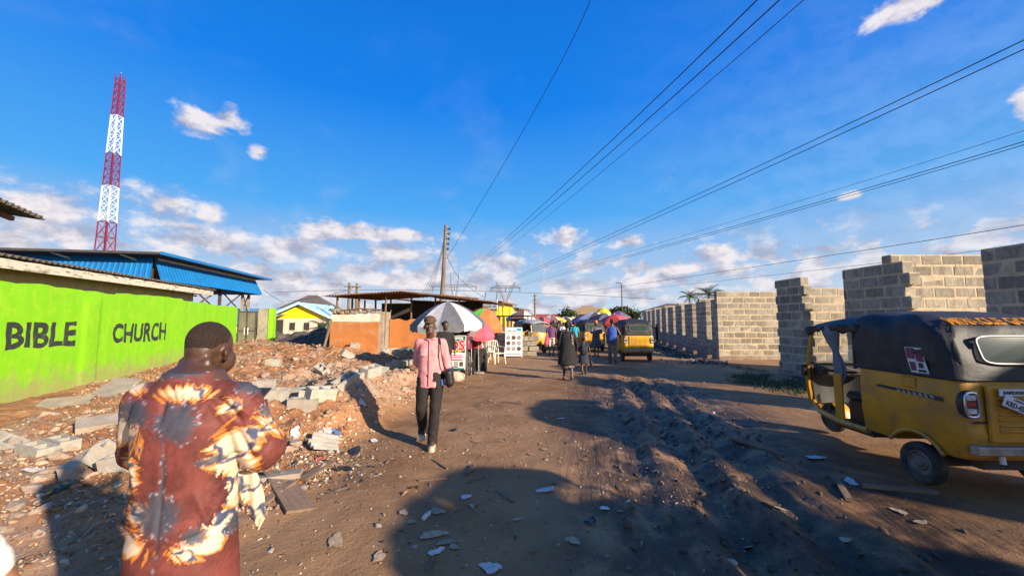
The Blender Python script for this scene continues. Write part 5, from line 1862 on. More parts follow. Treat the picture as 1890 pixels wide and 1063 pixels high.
def pylon(label, pxc, Yd, ytop, ycross, ywaist, half, horn):
    c = at(pxc, 590, Yd)
    t = thing('pylon', label, 'pylon', (c.x, Yd, 0))
    zc, zt, zw = at(pxc, ycross, Yd).z, at(pxc, ytop, Yd).z, at(pxc, ywaist, Yd).z
    hw = half * Yd / 711; hn = horn * Yd / 711
    r = .16
    m = MB()
    for s in (-1, 1):
        m.tube([(s * 2.4, -1.5, 0), (s * .7, 0, zw)], r, 4); m.tube([(s * 2.4, 1.5, 0), (s * .7, 0, zw)], r, 4)
    for k in range(4):
        a, b_ = zw * k / 4, zw * (k + 1) / 4
        w0, w1 = 2.4 - 1.7 * k / 4, 2.4 - 1.7 * (k + 1) / 4
        m.tube([(-w0, 0, a), (w1, 0, b_)], r * .6, 4); m.tube([(w0, 0, a), (-w1, 0, b_)], r * .6, 4)
    m.build('tower_body', M_galv, t)
    for s in (-1, 1):
        m = MB()
        m.tube([(s * .6, 0, zw), (s * hn * .8, 0, zc), (s * hn, 0, zt)], r, 4)
        m.tube([(s * .1, 0, zw), (s * hn * .55, 0, zc), (s * hn, 0, zt)], r * .7, 4)
        for k in range(5):
            f = k / 5; g_ = (k + 1) / 5
            m.tube([(s * (.6 + (hn * .8 - .6) * f), 0, zw + (zc - zw) * f), (s * (.1 + (hn * .55 - .1) * g_), 0, zw + (zc - zw) * g_)], r * .6, 4)
        m.build('horn', M_galv, t)
    m = MB()
    m.tube([(-hw, 0, zc), (hw, 0, zc)], r, 4); m.tube([(-hw, 0, zc), (-hw * .6, 0, zc + .9), (hw * .6, 0, zc + .9), (hw, 0, zc)], r * .8, 4)
    for k in range(10):
        x = -hw * .6 + hw * 1.2 * k / 10
        m.tube([(x, 0, zc), (x + hw * .06, 0, zc + .9), (x + hw * .12, 0, zc)], r * .5, 4)
    m.build('crossarm', M_galv, t)
    for x in (-hw * .95, 0, hw * .95):
        MB().tube([(x, 0, zc), (x, 0, zc - 1.8)], .16, 5).build('insulator_string', M_darkmetal, t)


pylon('wide steel pylon on the right behind the market roofs', 933, 170, 519, 531, 556, 28, 18)
pylon('fainter steel pylon behind the leaning timber pole', 838, 185, 502, 529, 556, 42, 8)
# ------------------------------------------------------------------ stalls: umbrellas, boards, chairs, goods
def cloth_mat(name, c): return pm(name, c, tuple(x * .74 for x in c), scale=4, rough=0.75, dirt=tuple(x * .5 + .03 for x in c), dirt_amt=.5)


M_uw = cloth_mat('umbrella_white', (0.60, 0.56, 0.53)); M_ug = cloth_mat('umbrella_grey', (0.14, 0.138, 0.155)); M_ur = cloth_mat('umbrella_red', (0.55, 0.06, 0.035))
M_uo = cloth_mat('umbrella_orange', (0.70, 0.16, 0.04)); M_ugr = cloth_mat('umbrella_green', (0.10, 0.55, 0.05)); M_upk = cloth_mat('umbrella_pink', (0.62, 0.10, 0.15))
M_ubr = cloth_mat('umbrella_brown', (0.20, 0.09, 0.07)); M_uy = cloth_mat('umbrella_yellow', (0.80, 0.62, 0.02)); M_upu = cloth_mat('umbrella_purple', (0.20, 0.06, 0.22))
M_ubl = cloth_mat('umbrella_blue', (0.07, 0.10, 0.32)); M_udk = cloth_mat('umbrella_dark', (0.07, 0.06, 0.075)); M_umg = cloth_mat('umbrella_magenta', (0.50, 0.03, 0.16))


def umbrella(label, c, D, zrim, ztop, mats, tilt=(0, 0), valance=.14, n=8, detail=True, rz=0.0):
    t = thing('umbrella', label, 'umbrella', c, rz, 'market umbrellas')
    Rr = D / 2; hh = ztop - zrim
    Tm = Euler((tilt[0], tilt[1], 0)).to_matrix()
    piv = Vector((0, 0, zrim))
    tf = lambda p: Tm @ (p - piv) + piv
    for k in range(n):
        a0, a1 = 2 * math.pi * k / n, 2 * math.pi * (k + 1) / n
        def f(u, v):
            a = a0 + (a1 - a0) * u
            r = Rr * v
            sagr = 1 - .055 * math.sin(math.pi * u) * v
            return tf(Vector((r * sagr * math.cos(a), r * sagr * math.sin(a), zrim + hh * (1 - v ** 1.7) - .03 * math.sin(math.pi * u) * v)))
        m = MB().sheet(f, 6, 8)
        if valance:
            def fv(u, v):
                a = a0 + (a1 - a0) * u
                sagr = 1 - .055 * math.sin(math.pi * u)
                return tf(Vector((Rr * sagr * math.cos(a) * 1.002, Rr * sagr * math.sin(a) * 1.002, zrim - .03 * math.sin(math.pi * u) - v * valance * (1 + .12 * math.sin(u * 9 + k)))))
            m.sheet(fv, 6, 1)
        m.build('canopy_panel', mats[k % len(mats)], t, smooth='all')
    top = tf(Vector((0, 0, ztop)))
    MB().tube([(0, 0, 0), tf(Vector((0, 0, zrim - .2))), top + Vector((0, 0, .06))], .022, 7).build('pole', M_steel, t)
    if detail:
        for k in range(n):
            a = 2 * math.pi * k / n
            MB().tube([tf(Vector((Rr * v * math.cos(a), Rr * v * math.sin(a), zrim + hh * (1 - v ** 1.7) - .02))) for v in (0.02, .35, .7, 1.0)], .008, 4).build('rib', M_steel, t)
    MB().lathe([(.16, 0), (.20, .02), (.16, .06), (.001, .06)], 'z', (0, 0, 0), 12).build('base', M_conc, t)
    return t


umbrella('big grey and white panelled umbrella behind the pink-shirted man', (-1.85, 11.2, 0), 2.15, 1.60, 2.20, [M_uw, M_ug], (R(4), R(-3)), .16, 10, rz=.25)
umbrella('red, green and orange umbrella tilted beside the grey one', (at(891, 600, 14.4).x, 14.4, 0), 1.6, 1.60, 2.15, [M_uo, M_ur, M_ugr, M_ur, M_ur, M_ugr, M_uo, M_uo], (R(8), R(16)), .12, 8, rz=-.25)
umbrella('low white and pink umbrella in front of the green and orange one', (at(884, 600, 12.3).x, 12.3, 0), 1.05, 1.30, 1.66, [M_upk, M_uw, M_upk, M_ur, M_uw, M_uw, M_upk, M_upk], (R(14), R(12)), .10, 8, rz=-.2)
umbrella('white and brown umbrella above the bright yellow tricycle', (0.75, 25.5, 0), 2.3, 1.75, 2.35, [M_uw, M_ubr], (0, R(4)), .15, 8)
# far market umbrellas
far = [(1003, 587, 30, 1.9, [M_upk, M_udk], 'dark pink umbrella at the left of the far market'), (1016, 584, 34, 2.0, [M_uw, M_ubr], 'cream umbrella in the far market'),
       (1030, 587, 40, 1.9, [M_uy], 'bright yellow umbrella in the far market'), (1043, 586, 44, 2.4, [M_uw, M_udk], 'white striped umbrella in the middle of the far market'),
       (1057, 586, 48, 2.2, [M_uy, M_uw], 'pale yellow umbrella in the far market'), (1070, 586, 36, 2.2, [M_umg, M_upu], 'magenta umbrella in the far market'),
       (1082, 583, 30, 2.2, [M_upu, M_ubl], 'purple and blue umbrella in the far market'), (1098, 579, 26, 2.3, [M_uw, M_udk], 'tall white and black umbrella above the half-hidden tricycle'),
       (1117, 581, 25, 2.3, [M_ug, M_uw, M_udk], 'grey umbrella left of the red one'), (1135, 584, 22, 2.3, [M_upk, M_ur], 'pinkish red umbrella nearest the dark-hooded tricycle'),
       (1141, 577, 34, 2.2, [M_upu, M_ug], 'lilac umbrella behind the red one'), (1113, 570, 40, 1.6, [M_uy], 'small yellow umbrella before the tan building')]
for i, (px, py, Yd, D, mats, lab) in enumerate(far):
    p = at(px, py, Yd)
    umbrella(lab, (p.x, Yd, 0), D, p.z - .42, p.z + .12, mats, (random.uniform(-.1, .1), random.uniform(-.12, .12)), .14, 8, detail=False, rz=i * .7)

# ---- POS board
M_boardgreen = pm('board_green', (0.025, 0.12, 0.07), (0.02, 0.1, 0.06), rough=0.5)
M_boardred = pm('board_red', (0.62, 0.02, 0.035), (0.55, 0.02, 0.03), rough=0.5)
M_boardyellow = pm('board_yellow', (0.8, 0.6, 0.02), (0.75, 0.55, 0.02), rough=0.5)
M_boardpink = pm('board_pink', (0.7, 0.22, 0.3), (0.6, 0.16, 0.24), rough=0.5)
BX = gnd(836, 708)
t = thing('pos_board', 'green and white POS board on thin wooden legs beside the stall', 'sign board', (BX.x - .03, BX.y, 0), R(-3), rot=(R(-7), 0, R(-3)))
W2, Z0, Z1 = .345, .36, 1.27
MB().bbox((0, 0, (Z0 + Z1) / 2), (2 * W2, .03, Z1 - Z0), .004).build('panel', M_white, t)
MB().box((0, -.018, 1.03), (2 * W2 - .03, .006, .45)).build('green_field', M_boardgreen, t)
MB().box((0, -.018, .385), (2 * W2 - .03, .006, .05)).build('green_strip', M_boardgreen, t)
lettering('lettering', 'BLESSED FASHION', .088, M_white, t, frame((0, -.0225, 1.17), (1, 0, 0), (0, 0, 1)), .003, sx=.74)
lettering('lettering', 'POS', .36, M_boardred, t, frame((.0, -.0225, .885), (1, 0, 0), (0, 0, 1)), .012, sx=.98)
lettering('lettering', 'POS', .36, M_white, t, frame((.0, -.0215, .885), (1, 0, 0), (0, 0, 1)), .024, sx=.98)
lettering('lettering', 'SERVICES', .10, M_boardyellow, t, frame((0.02, -.0225, .81), (1, 0, 0), (0, 0, 1)), .003, shear=.2)
for (z, w, mt) in ((.745, .46, M_boardpink), (.70, .52, M_boardred), (.655, .44, M_boardpink), (.61, .5, M_print)):
    MB().box((.02, -.018, z), (w, .005, .026)).build('print_line', mt, t)
for (x, z, w, h, mt) in ((-.2, .52, .12, .10, M_maroon), (-.05, .51, .10, .09, M_blueunder), (.1, .52, .12, .11, M_silverprint), (.24, .51, .10, .12, M_browncloth), (.0, .44, .3, .03, M_print)):
    MB().box((x, -.018, z), (w, .005, h)).build('print_picture', mt, t)
for s in (-1, 1):
    MB().box((s * (W2 + .014), .005, .62), (.028, .035, 1.30)).build('leg', M_wood, t)
    MB().tube([(s * W2, .03, 1.2), (s * W2, .42, .06)], .014, 5).build('leg', M_wood, t)

# ---- picture board with shoes
q = gnd(948, 660)
t = thing('picture_board', 'white sign board with rows of round product pictures near the chairs', 'sign board', (q.x, q.y, 0), rot=(R(-8), 0, R(-2)))
MB().bbox((0, 0, .72), (.78, .03, 1.3), .004).build('panel', M_white, t)
lettering('lettering', 'Nails & Style', .10, M_maroon, t, frame((-.09, -.018, 1.18), (1, 0, 0), (0, 0, 1)), .002, shear=.2, sx=.75)
MB().box((.24, -.018, 1.27), (.22, .005, .13)).build('print_block', M_turq, t)
MB().box((-.02, -.018, 1.10), (.62, .005, .03)).build('print_line', M_boardpink, t)
MB().box((.05, -.018, 1.04), (.5, .005, .025)).build('print_line', M_silverprint, t)
MB().box((0, -.018, .16), (.66, .005, .05)).build('print_line', M_silverprint, t)
for i in range(3):
    for j in range(3):
        MB().lathe([(.001, -.02), (.098, -.02), (.098, -.016)], 'y', (-.24 + .24 * i, -.002, .90 - .25 * j), 14).build('picture', [M_silverprint, M_browncloth, M_conc][(i + j) % 3], t)
for s in (-1, 1):
    MB().box((s * .375, .02, .66), (.04, .04, 1.36)).build('leg', M_offwhite, t)
    MB().tube([(s * .36, .03, 1.2), (s * .36, .5, .18)], .016, 5).build('leg', M_wood, t)

# ---- moulded plastic chairs
M_plastic = pm('white_plastic', (0.74, 0.68, 0.56), (0.66, 0.6, 0.5), scale=4, rough=0.45)


def chair(label, loc, rz):
    t = thing('plastic_chair', label, 'chair', loc, rz, 'white plastic chairs')
    MB().sheet(lambda u, v: Vector((-.22 + .44 * u, -.22 + .43 * v, .43 - .02 * math.sin(math.pi * u))), 6, 5, .02).build('seat', M_plastic, t)
    for (x, y, tx, ty) in ((-.2, -.2, -.25, -.25), (.2, -.2, .25, -.25), (-.19, .2, -.24, .27), (.19, .2, .24, .27)):
        MB().tube([(x, y, .43), (tx, ty, 0)], [.028, .02], 6).build('leg', M_plastic, t)
    b = MB(); b.tube([(-.20, .21, .42), (-.215, .27, .70), (-.19, .31, .86), (0, .32, .89), (.19, .31, .86), (.215, .27, .70), (.20, .21, .42)], .02, 6)
    bo = b.build('back_frame', M_plastic, t, smooth=40)
    for i in range(4):
        x = -.12 + .08 * i
        MB().tube([(x, .215, .43), (x, .28, .68), (x, .315, .88)], .016, 5).build('slat', M_plastic, bo)
    for s in (-1, 1):
        MB().tube([(s * .235, -.2, .42), (s * .25, -.2, .63), (s * .25, .05, .65), (s * .215, .27, .66)], .018, 5).build('armrest', M_plastic, t)
    return t


q = gnd(917, 671); chair('white plastic chair nearer the picture board, half turned', (q.x, q.y, 0), R(35))
q = gnd(903, 668); chair('white plastic chair nearer the jerrycan, half turned', (q.x - .1, q.y + .1, 0), R(20))

# ---- goods round the stall
q = gnd(873, 688)
t = thing('stall_table', 'dark cloth-covered stall table under the tilted red umbrella', 'table', (q.x - .05, q.y + .5, 0), R(-5))
rg = []
for (z, k) in ((0, 1.06), (.3, 1.03), (.68, 1.0), (.72, .98)):
    rg.append([Vector((.42 * k * c * (1 + .03 * math.sin(9 * a)), .35 * k * s_ * (1 + .03 * math.sin(11 * a)), z)) for (a, c, s_) in
               [(a, max(-1, min(1, 1.25 * math.cos(a))), max(-1, min(1, 1.25 * math.sin(a)))) for a in [2 * math.pi * k2 / 48 for k2 in range(48)]]])
MB().loft(rg).build('table_cloth', M_blkcloth, t, smooth=50)
MB().bbox((0, 0, .735), (.86, .72, .03), .01).build('table_top', M_wood, t)
for i, (x, y, s_, lab, mt) in enumerate(((-.2, -.1, .16, 'red tin on the dark stall table', M_redcloth), (.1, -.05, .22, 'brown box on the dark stall table', M_browncloth), (.28, .1, .14, 'white box on the dark stall table', M_white))):
    bxo = MB().bbox((0, 0, s_ / 2), (s_, s_ * .8, s_), .012).build('goods_box', mt)
    bxo.location = t.matrix_basis @ Vector((x, y, .752)); tag(bxo, lab, 'box', None, 'thing')


def sack(name, label, loc, rx, ry, h, mat, cat, seed):
    m = MB(); rings(m, [(0, 0, .0, rx * .9, ry * .9), (0, 0, .08 * h, rx, ry), (.02, 0, .5 * h, rx * 1.02, ry), (0, .01, .85 * h, rx * .75, ry * .75), (0, 0, h, rx * .3, ry * .35)], 18)
    o = obj(name, wrinkle(blob_mesh(name, m, .03, 2), .025, (12, 12, 8), seed), mat, None, 'all'); o.location = loc
    return tag(o, label, cat, None, 'thing')


q = gnd(866, 692)
sack('bin_bag', 'black bin bag standing beside the POS board', (q.x - .1, q.y + .1, 0), .20, .18, .78, M_blkbag, 'bag', 3)
q = gnd(879, 684)
M_bluewhite = pm('blue_white_sack', (0.74, 0.74, 0.76), (0.15, 0.22, 0.5), scale=7, rough=0.6, contrast=(.5, .62), detail=2)
sack('goods_sack', 'tall white sack with blue print beside the dark table', (q.x, q.y + .1, 0), .14, .13, .75, M_bluewhite, 'sack', 5)
q = gnd(889, 679)
t = thing('jerrycan', 'cream plastic jerrycan standing in front of the chairs', 'jerrycan', (q.x, q.y, 0), R(10))
MB().bbox((0, 0, .27), (.20, .16, .54), .035).build('can_body', M_plastic, t, smooth=40)
MB().lathe([(.03, .54), (.03, .60), (.001, .60)], 'z', (.05, 0, 0), 10).build('cap', M_plastic, t)
MB().tube([(-.07, 0, .53), (-.06, 0, .60), (.0, 0, .60), (.01, 0, .53)], .014, 6).build('handle', M_plastic, t)
q = gnd(835, 707)
sack('crumpled_sack', 'crumpled cream sack lying under the POS board', (q.x, q.y + .45, 0), .27, .2, .26, M_creamcloth, 'sack', 8)
# clothes hung on a rail below the grey umbrella
t = thing('clothes_rail', 'clothes rail with garments hanging below the grey umbrella', 'clothes rail', (-1.75, 12.1, 0), R(-8))
MB().tube([(-.55, 0, 0), (-.55, 0, 1.62), (.50, 0, 1.62), (.50, 0, 0)], .018, 6).build('rail', M_steel, t)
for i in range(7):
    x = -.45 + i * .145
    mt = [M_blkcloth, M_navy, M_whitecloth, M_blkcloth, M_browncloth, M_blkcloth, M_maroon][i]
    m = MB(); rings(m, [(x, 0, .78, .09, .2), (x, 0, 1.1, .085, .18), (x, 0, 1.4, .07, .2), (x, 0, 1.52, .04, .17), (x, 0, 1.57, .03, .05)], 14)
    g2 = obj('garment', wrinkle(blob_mesh('garment', m, .03, 2), .015, seed=i), mt, None, 'all')
    g2.location = t.location; g2.rotation_euler = t.rotation_euler
    tag(g2, ['first black garment from the left on the clothes rail', 'dark blue garment on the clothes rail', 'white garment on the clothes rail', 'black garment right of the white one on the rail',
             'brown garment on the clothes rail', 'black garment between brown and maroon ones on the rail', 'maroon garment at the right end of the clothes rail'][i], 'garment', 'garments on the rail', 'thing')
# block stack behind chairs
stack = [(x, z) for z in range(5) for x in range(5 - (z > 3) * 2)]
for i, (x, z) in enumerate(stack):
    o = bpy.data.objects.new('stacked_block', BLOCKS[i % 5]); COL.objects.link(o)
    o.location = (-.95 + x * .47 + (.1 if z % 2 else 0), 18.4 + .02 * (i % 3), .12 + z * .235); o.scale = (.45, 1, 1); o.rotation_euler = (0, 0, R(3) * (i % 2))
    nth = ['first', 'second', 'third', 'fourth', 'fifth']
    tag(o, '%s block from left, %s of the stack behind the chairs' % (nth[x], ['bottom row', 'second row up', 'third row up', 'fourth row up', 'top row'][z]), 'block', 'blocks stacked behind the chairs', 'thing')
# dark awning stall by the row
t = thing('stall', 'stall with a dark flat awning behind the picture board', 'stall', (0.0, 23.5, 0), R(-11))
MB().bbox((0, 0, 1.95), (2.4, 1.8, .06), .01).build('awning', M_blkbag, t)
for (x, y) in ((-1.1, -.8), (1.1, -.8), (-1.1, .8), (1.1, .8)):
    MB().tube([(x, y, 0), (x, y, 1.92)], .035, 6).build('post', M_wood, t)
MB().bbox((0, .2, .4), (2.0, 1.0, .8), .02).build('counter', M_wood, t)

# seated trader under the umbrella, and the market crowd
person('trader in dark clothes standing at the stall below the tilted umbrella', (-1.15, 12.6, 0), R(20), 1.62, dict(wrR=(-.2, -.25, 1.0), elR=(-.25, -.03, 1.12)), top=M_redcloth, bottom=M_blktrouser,
       hair='short', sleeve=.4, voxel=.024, shoes=M_blkshoe)
person('person in a dark top standing behind the pink-shirted man under the grey umbrella', (-1.75, 10.2, 0), R(25), 1.64, {}, top=M_blkcloth, bottom=M_jeans, sleeve=.9, voxel=.022, shoes=M_blkshoe)
crowd_top = [M_turq, M_whitecloth, M_blkcloth, M_redcloth, M_greencloth, M_purple, M_orangecloth, M_bluevest, M_browncloth, M_creamcloth, M_pinkcloth, M_stripe]
crowd_name = ['turquoise', 'white', 'black', 'red', 'green', 'purple', 'orange', 'blue', 'brown', 'cream', 'pink', 'striped']
protos = {}
rs = random.Random(4)


def crowd(px, py, Yd, ti, kind, label, H=1.66, back=True, hair='short'):
    key = (kind, hair)
    p = at(px, py, Yd)
    loc, rz = (p.x, Yd, 0), (R(180) if back else 0) + R(rs.uniform(-35, 35))
    if key not in protos:
        st = dict(anL=(.08, -.14, .09), anR=(-.09, .14, .12), wrL=(.27, -.12, .9), wrR=(-.26, .05, .88))
        t = person(label, loc, rz, H, st, top=crowd_top[ti], top_kind='dress' if kind == 'dress' else 'shirt', bottom=None if kind == 'dress' else M_blktrouser, hair=hair,
                   hair_mat=M_orangecloth if hair == 'scarf' else None, sleeve=.4, hem=.4 if kind == 'dress' else .82, voxel=.03, group='people in the market', face=False, shoes=M_blkshoe, wide=1.1 if kind == 'dress' else 1)
        protos[key] = t
        return t
    t = copy_tree(protos[key], loc, rz, label, 'people in the market')
    t.scale = (H / 1.7,) * 3
    for ch in [o for o in bpy.data.objects if o.parent == t]:
        nm = ch.name.split('.')[0]
        if nm in ('shirt', 'dress', 'headscarf'):
            ch.material_slots[0].link = 'OBJECT'
            ch.material_slots[0].material = crowd_top[ti] if nm != 'headscarf' else crowd_top[(ti + 3) % 12]
    return t


spots = [(1060, 21, 0, 'shirt', 'short', 'right behind the woman in black'), (1040, 24, 1, 'shirt', 'short', 'left of the turquoise shirt'), (1073, 24, 2, 'shirt', 'short', 'right of the turquoise shirt'),
         (1083, 26, 11, 'dress', 'scarf', 'beside the half-hidden tricycle'), (1008, 26, 3, 'shirt', 'short', 'near the dark pink umbrella'), (1022, 28, 2, 'dress', 'scarf', 'below the yellow umbrella'),
         (1031, 32, 4, 'shirt', 'short', 'under the far yellow umbrella'), (1048, 31, 5, 'dress', 'scarf', 'in the middle of the far road'), (1066, 33, 6, 'dress', 'scarf', 'in the far road'),
         (1000, 30, 7, 'shirt', 'short', 'by the shop row'), (1014, 36, 8, 'dress', 'scarf', 'far up on the left of the road'), (1037, 38, 10, 'shirt', 'short', 'far up the road'),
         (1055, 40, 9, 'dress', 'scarf', 'far up the road'), (1078, 38, 2, 'shirt', 'short', 'far up the road by the dark umbrella'), (1091, 31, 10, 'shirt', 'short', 'below the purple umbrella'),
         (1125, 24, 1, 'shirt', 'short', 'between the blue vest and the dark-hooded tricycle'), (996, 33, 1, 'dress', 'scarf', 'at the shop front'), (1026, 44, 3, 'dress', 'scarf', 'far off in the market'),
         (1068, 46, 7, 'shirt', 'short', 'far off in the market'), (1043, 50, 2, 'dress', 'scarf', 'far off in the market'), (988, 29, 2, 'shirt', 'short', 'beside the bright yellow tricycle'),
         (1110, 36, 8, 'shirt', 'short', 'behind the striped dress'), (980, 36, 5, 'dress', 'scarf', 'behind the bright yellow tricycle'), (1098, 44, 4, 'dress', 'scarf', 'far off on the right of the road')]
more = [(1012, 22.5, 2, 'shirt', 'short', 'left of the person in cream shorts'), (1034, 26.5, 8, 'shirt', 'short', 'just left of the woman in black'), (1067, 28, 2, 'dress', 'scarf', 'behind the turquoise shirt'),
        (1079, 22, 8, 'shirt', 'short', 'left of the half-hidden tricycle'), (1092, 27, 2, 'shirt', 'short', 'near the purple umbrella'), (1006, 38, 2, 'shirt', 'short', 'far up beside the shops'),
        (1018, 42, 8, 'shirt', 'short', 'far up the left side'), (1033, 46, 2, 'shirt', 'short', 'deep in the market'), (1047, 36, 8, 'shirt', 'short', 'in mid road'), (1061, 52, 2, 'shirt', 'short', 'deepest in the market'),
        (1074, 50, 8, 'dress', 'scarf', 'deepest in the market'), (1087, 42, 2, 'dress', 'scarf', 'deep on the right side'), (1118, 29, 2, 'dress', 'scarf', 'left of the blue vest'), (1143, 26, 8, 'shirt', 'short', 'in front of the red umbrella'),
        (993, 40, 8, 'shirt', 'short', 'at the far shop front'), (1053, 26, 8, 'dress', 'scarf', 'right beside the woman in black')]
spots += more
for (px, Yd, ti, kind, hair, where) in spots:
    py = 592 - 0 * Yd
    crowd(px, py, Yd, ti, kind, 'person in a %s %s standing %s' % (crowd_name[ti], 'dress' if kind == 'dress' else 'shirt', where), 1.55 + rs.random() * .18, rs.random() < .6, hair)

# market tables heaped with goods along both sides of the far road
random.seed(9)
heap_m = [M_redcloth, M_greencloth, M_uy, M_orangecloth, M_browncloth, M_whitecloth, M_blueunder, M_purple]
for i, (px, Yd, where) in enumerate([(985, 27, 'beside the bright yellow tricycle'), (999, 33, 'below the dark pink umbrella'), (1010, 40, 'below the cream umbrella'), (1105, 33, 'behind the striped dress'),
                                     (1092, 40, 'below the purple umbrella'), (1128, 30, 'below the lilac umbrella'), (968, 25, 'under the brown and white umbrella')]):
    p = at(px, 600, Yd)
    t = thing('market_table', 'wooden market table heaped with goods %s' % where, 'table', (p.x, Yd, 0), R(-11) + random.uniform(-.2, .2))
    MB().bbox((0, 0, .74), (1.7, .9, .05), .01).build('table_top', M_wood, t)
    for (x, y) in ((-.75, -.38), (.75, -.38), (-.75, .38), (.75, .38)):
        MB().tube([(x, y, 0), (x, y, .72)], .03, 5).build('leg', M_wood, t)
    for k in range(5):
        m = MB(); rings(m, [(0, 0, 0, .17, .17), (0, 0, .1, .15, .15), (0, 0, .22, .06, .06), (0, 0, .26, .01, .01)], 10)
        o = obj('goods_heap', m.mesh('goods_heap'), heap_m[(i * 3 + k) % 8], None, 'all')
        o.location = t.matrix_basis @ Vector((-.64 + k * .32, random.uniform(-.15, .15), .767))
        tag(o, '%s heap of goods from the left on the table %s' % (['first', 'second', 'third', 'fourth', 'fifth'][k], where), 'goods', 'heaps of goods on market tables', 'thing')
# ------------------------------------------------------------------ rubble, blocks, litter
def hit(px, py, lift=0.0):
    """where the line of sight through a photo pixel meets the ground"""
    d = pix_dir(px, py)
    ts = np.linspace(1.0, 40, 4000) if d.z < 0 else np.linspace(1, 60, 4000)
    X, Y, Z = d.x * ts, d.y * ts, CAM_H + d.z * ts
    h = hgt(X, Y)
    k = np.argmax(Z < h + lift)
    return Vector((X[k], Y[k], h[k]))


def slope_rot(x, y, yaw, tilt=(0, 0)):
    e = .12
    n = Vector((-(hz(x + e, y) - hz(x - e, y)) / (2 * e), -(hz(x, y + e) - hz(x, y - e)) / (2 * e), 1)).normalized()
    return (n.to_track_quat('Z', 'Y').to_matrix() @ Euler((tilt[0], tilt[1], yaw)).to_matrix()).to_euler()


ICO = np.array([(0, .5257, .8507), (0, -.5257, .8507), (0, .5257, -.8507), (0, -.5257, -.8507), (.5257, .8507, 0), (-.5257, .8507, 0), (.5257, -.8507, 0), (-.5257, -.8507, 0),
                (.8507, 0, .5257), (.8507, 0, -.5257), (-.8507, 0, .5257), (-.8507, 0, -.5257)])
ICF = np.array([(0, 1, 8), (0, 8, 4), (0, 4, 5), (0, 5, 10), (0, 10, 1), (1, 10, 7), (1, 7, 6), (1, 6, 8), (8, 6, 9), (8, 9, 4), (4, 9, 2), (4, 2, 5), (5, 2, 11), (5, 11, 10), (10, 11, 7),
                (7, 11, 3), (7, 3, 6), (6, 3, 9), (9, 3, 2), (2, 3, 11)])


def rand_rot(n, r):
    q = r.normal(size=(n, 4)); q /= np.linalg.norm(q, axis=1)[:, None]
    w, x, y, z = q.T
    return np.stack([1 - 2 * (y * y + z * z), 2 * (x * y - z * w), 2 * (x * z + y * w), 2 * (x * y + z * w), 1 - 2 * (x * x + z * z), 2 * (y * z - x * w),
                     2 * (x * z - y * w), 2 * (y * z + x * w), 1 - 2 * (x * x + y * y)], 1).reshape(n, 3, 3)


def stones(name, X, Y, size, cols, seed, flat=.62, sink=.25):
    r = np.random.default_rng(seed)
    n = len(X)
    sc = r.uniform(.55, 1.25, (n, 1, 3)); sc[:, :, 2] *= flat
    V = ICO[None] * sc * r.uniform(.72, 1.15, (n, 12, 1))
    a = r.uniform(0, 2 * np.pi, n)
    tilt = rand_rot(n, r)
    V0 = np.einsum('nij,nkj->nki', tilt, V)
    V = .45 * V0 + .55 * V
    ca, sa = np.cos(a), np.sin(a)
    V = np.stack([V[:, :, 0] * ca[:, None] - V[:, :, 1] * sa[:, None], V[:, :, 0] * sa[:, None] + V[:, :, 1] * ca[:, None], V[:, :, 2]], -1)
    V = V * size[:, None, None]
    base = hgt(X, Y) + size * (flat * .5 - sink)
    V = V + np.stack([X, Y, base], 1)[:, None, :]
    Fc = (ICF[None] + (np.arange(n) * 12)[:, None, None]).reshape(-1, 3)
    me = np_mesh(name, V.reshape(-1, 3), Fc)
    c = cols[r.integers(0, len(cols), n)] * r.uniform(.75, 1.2, (n, 1))
    vcol(me, 'tone', np.repeat(c, 12, 0))
    return me


M_stone = pm('rubble_stone', (1, 1, 1), (.72, .70, .68), scale=30, rough=.95, bump=.4, bscale=90, attr='tone')
r = np.random.default_rng(3)
N0 = 90000
yy = 2.2 + 20 * r.random(N0) ** 1.7
xx = -1.2 - r.random(N0) * (1.5 + yy * .8)
wallx = -9.93 - .347 * (yy - 7.64) + .15
keep = (rub_mask(xx, yy) * (.35 + 1.3 * (fbm(xx * .9, yy * .9, 3, 77) + .5) ** 1.5) > r.random(N0)) & (xx > wallx) & ~((yy > 15.9) & (xx > -8.2))
xx, yy = xx[keep][:24000], yy[keep][:24000]
size = np.exp(r.normal(-4.05, .55, len(xx))) * (.75 + .085 * yy)
size = np.clip(size, .008, .12)
pal = np.array([(.46, .33, .21), (.50, .38, .26), (.36, .21, .12), (.27, .12, .05), (.33, .26, .19), (.56, .45, .33), (.25, .11, .048), (.40, .27, .165), (.28, .13, .055), (.31, .15, .07)])
o = obj('rubble_stones', stones('rubble_stones', xx, yy, size, pal, 5), M_stone)
tag(o, 'countless pale and reddish rubble stones over the left roadside', 'rubble', None, 'stuff')
# paler broken plaster down the flanks of the near heaps
n = 5200
yy = 3.4 + 7.5 * r.random(n) ** 1.1; xx = -1.75 - np.abs(r.normal(0, 1.25, n))
k = (rub_mask(xx, yy) > .3) & (fbm(xx * 1.5, yy * 1.5, 3, 79) > -.12)
xx, yy = xx[k], yy[k]
pal6 = np.array([(.56, .44, .33), (.50, .36, .25), (.62, .52, .41), (.42, .25, .15), (.38, .18, .09), (.47, .40, .33)])
o = obj('broken_plaster', stones('broken_plaster', xx, yy, np.clip(np.exp(r.normal(-3.95, .5, len(xx))), .009, .075), pal6, 7), M_stone)
tag(o, 'broken plaster and pale stone spilling down the near rubble heaps', 'rubble', None, 'stuff')
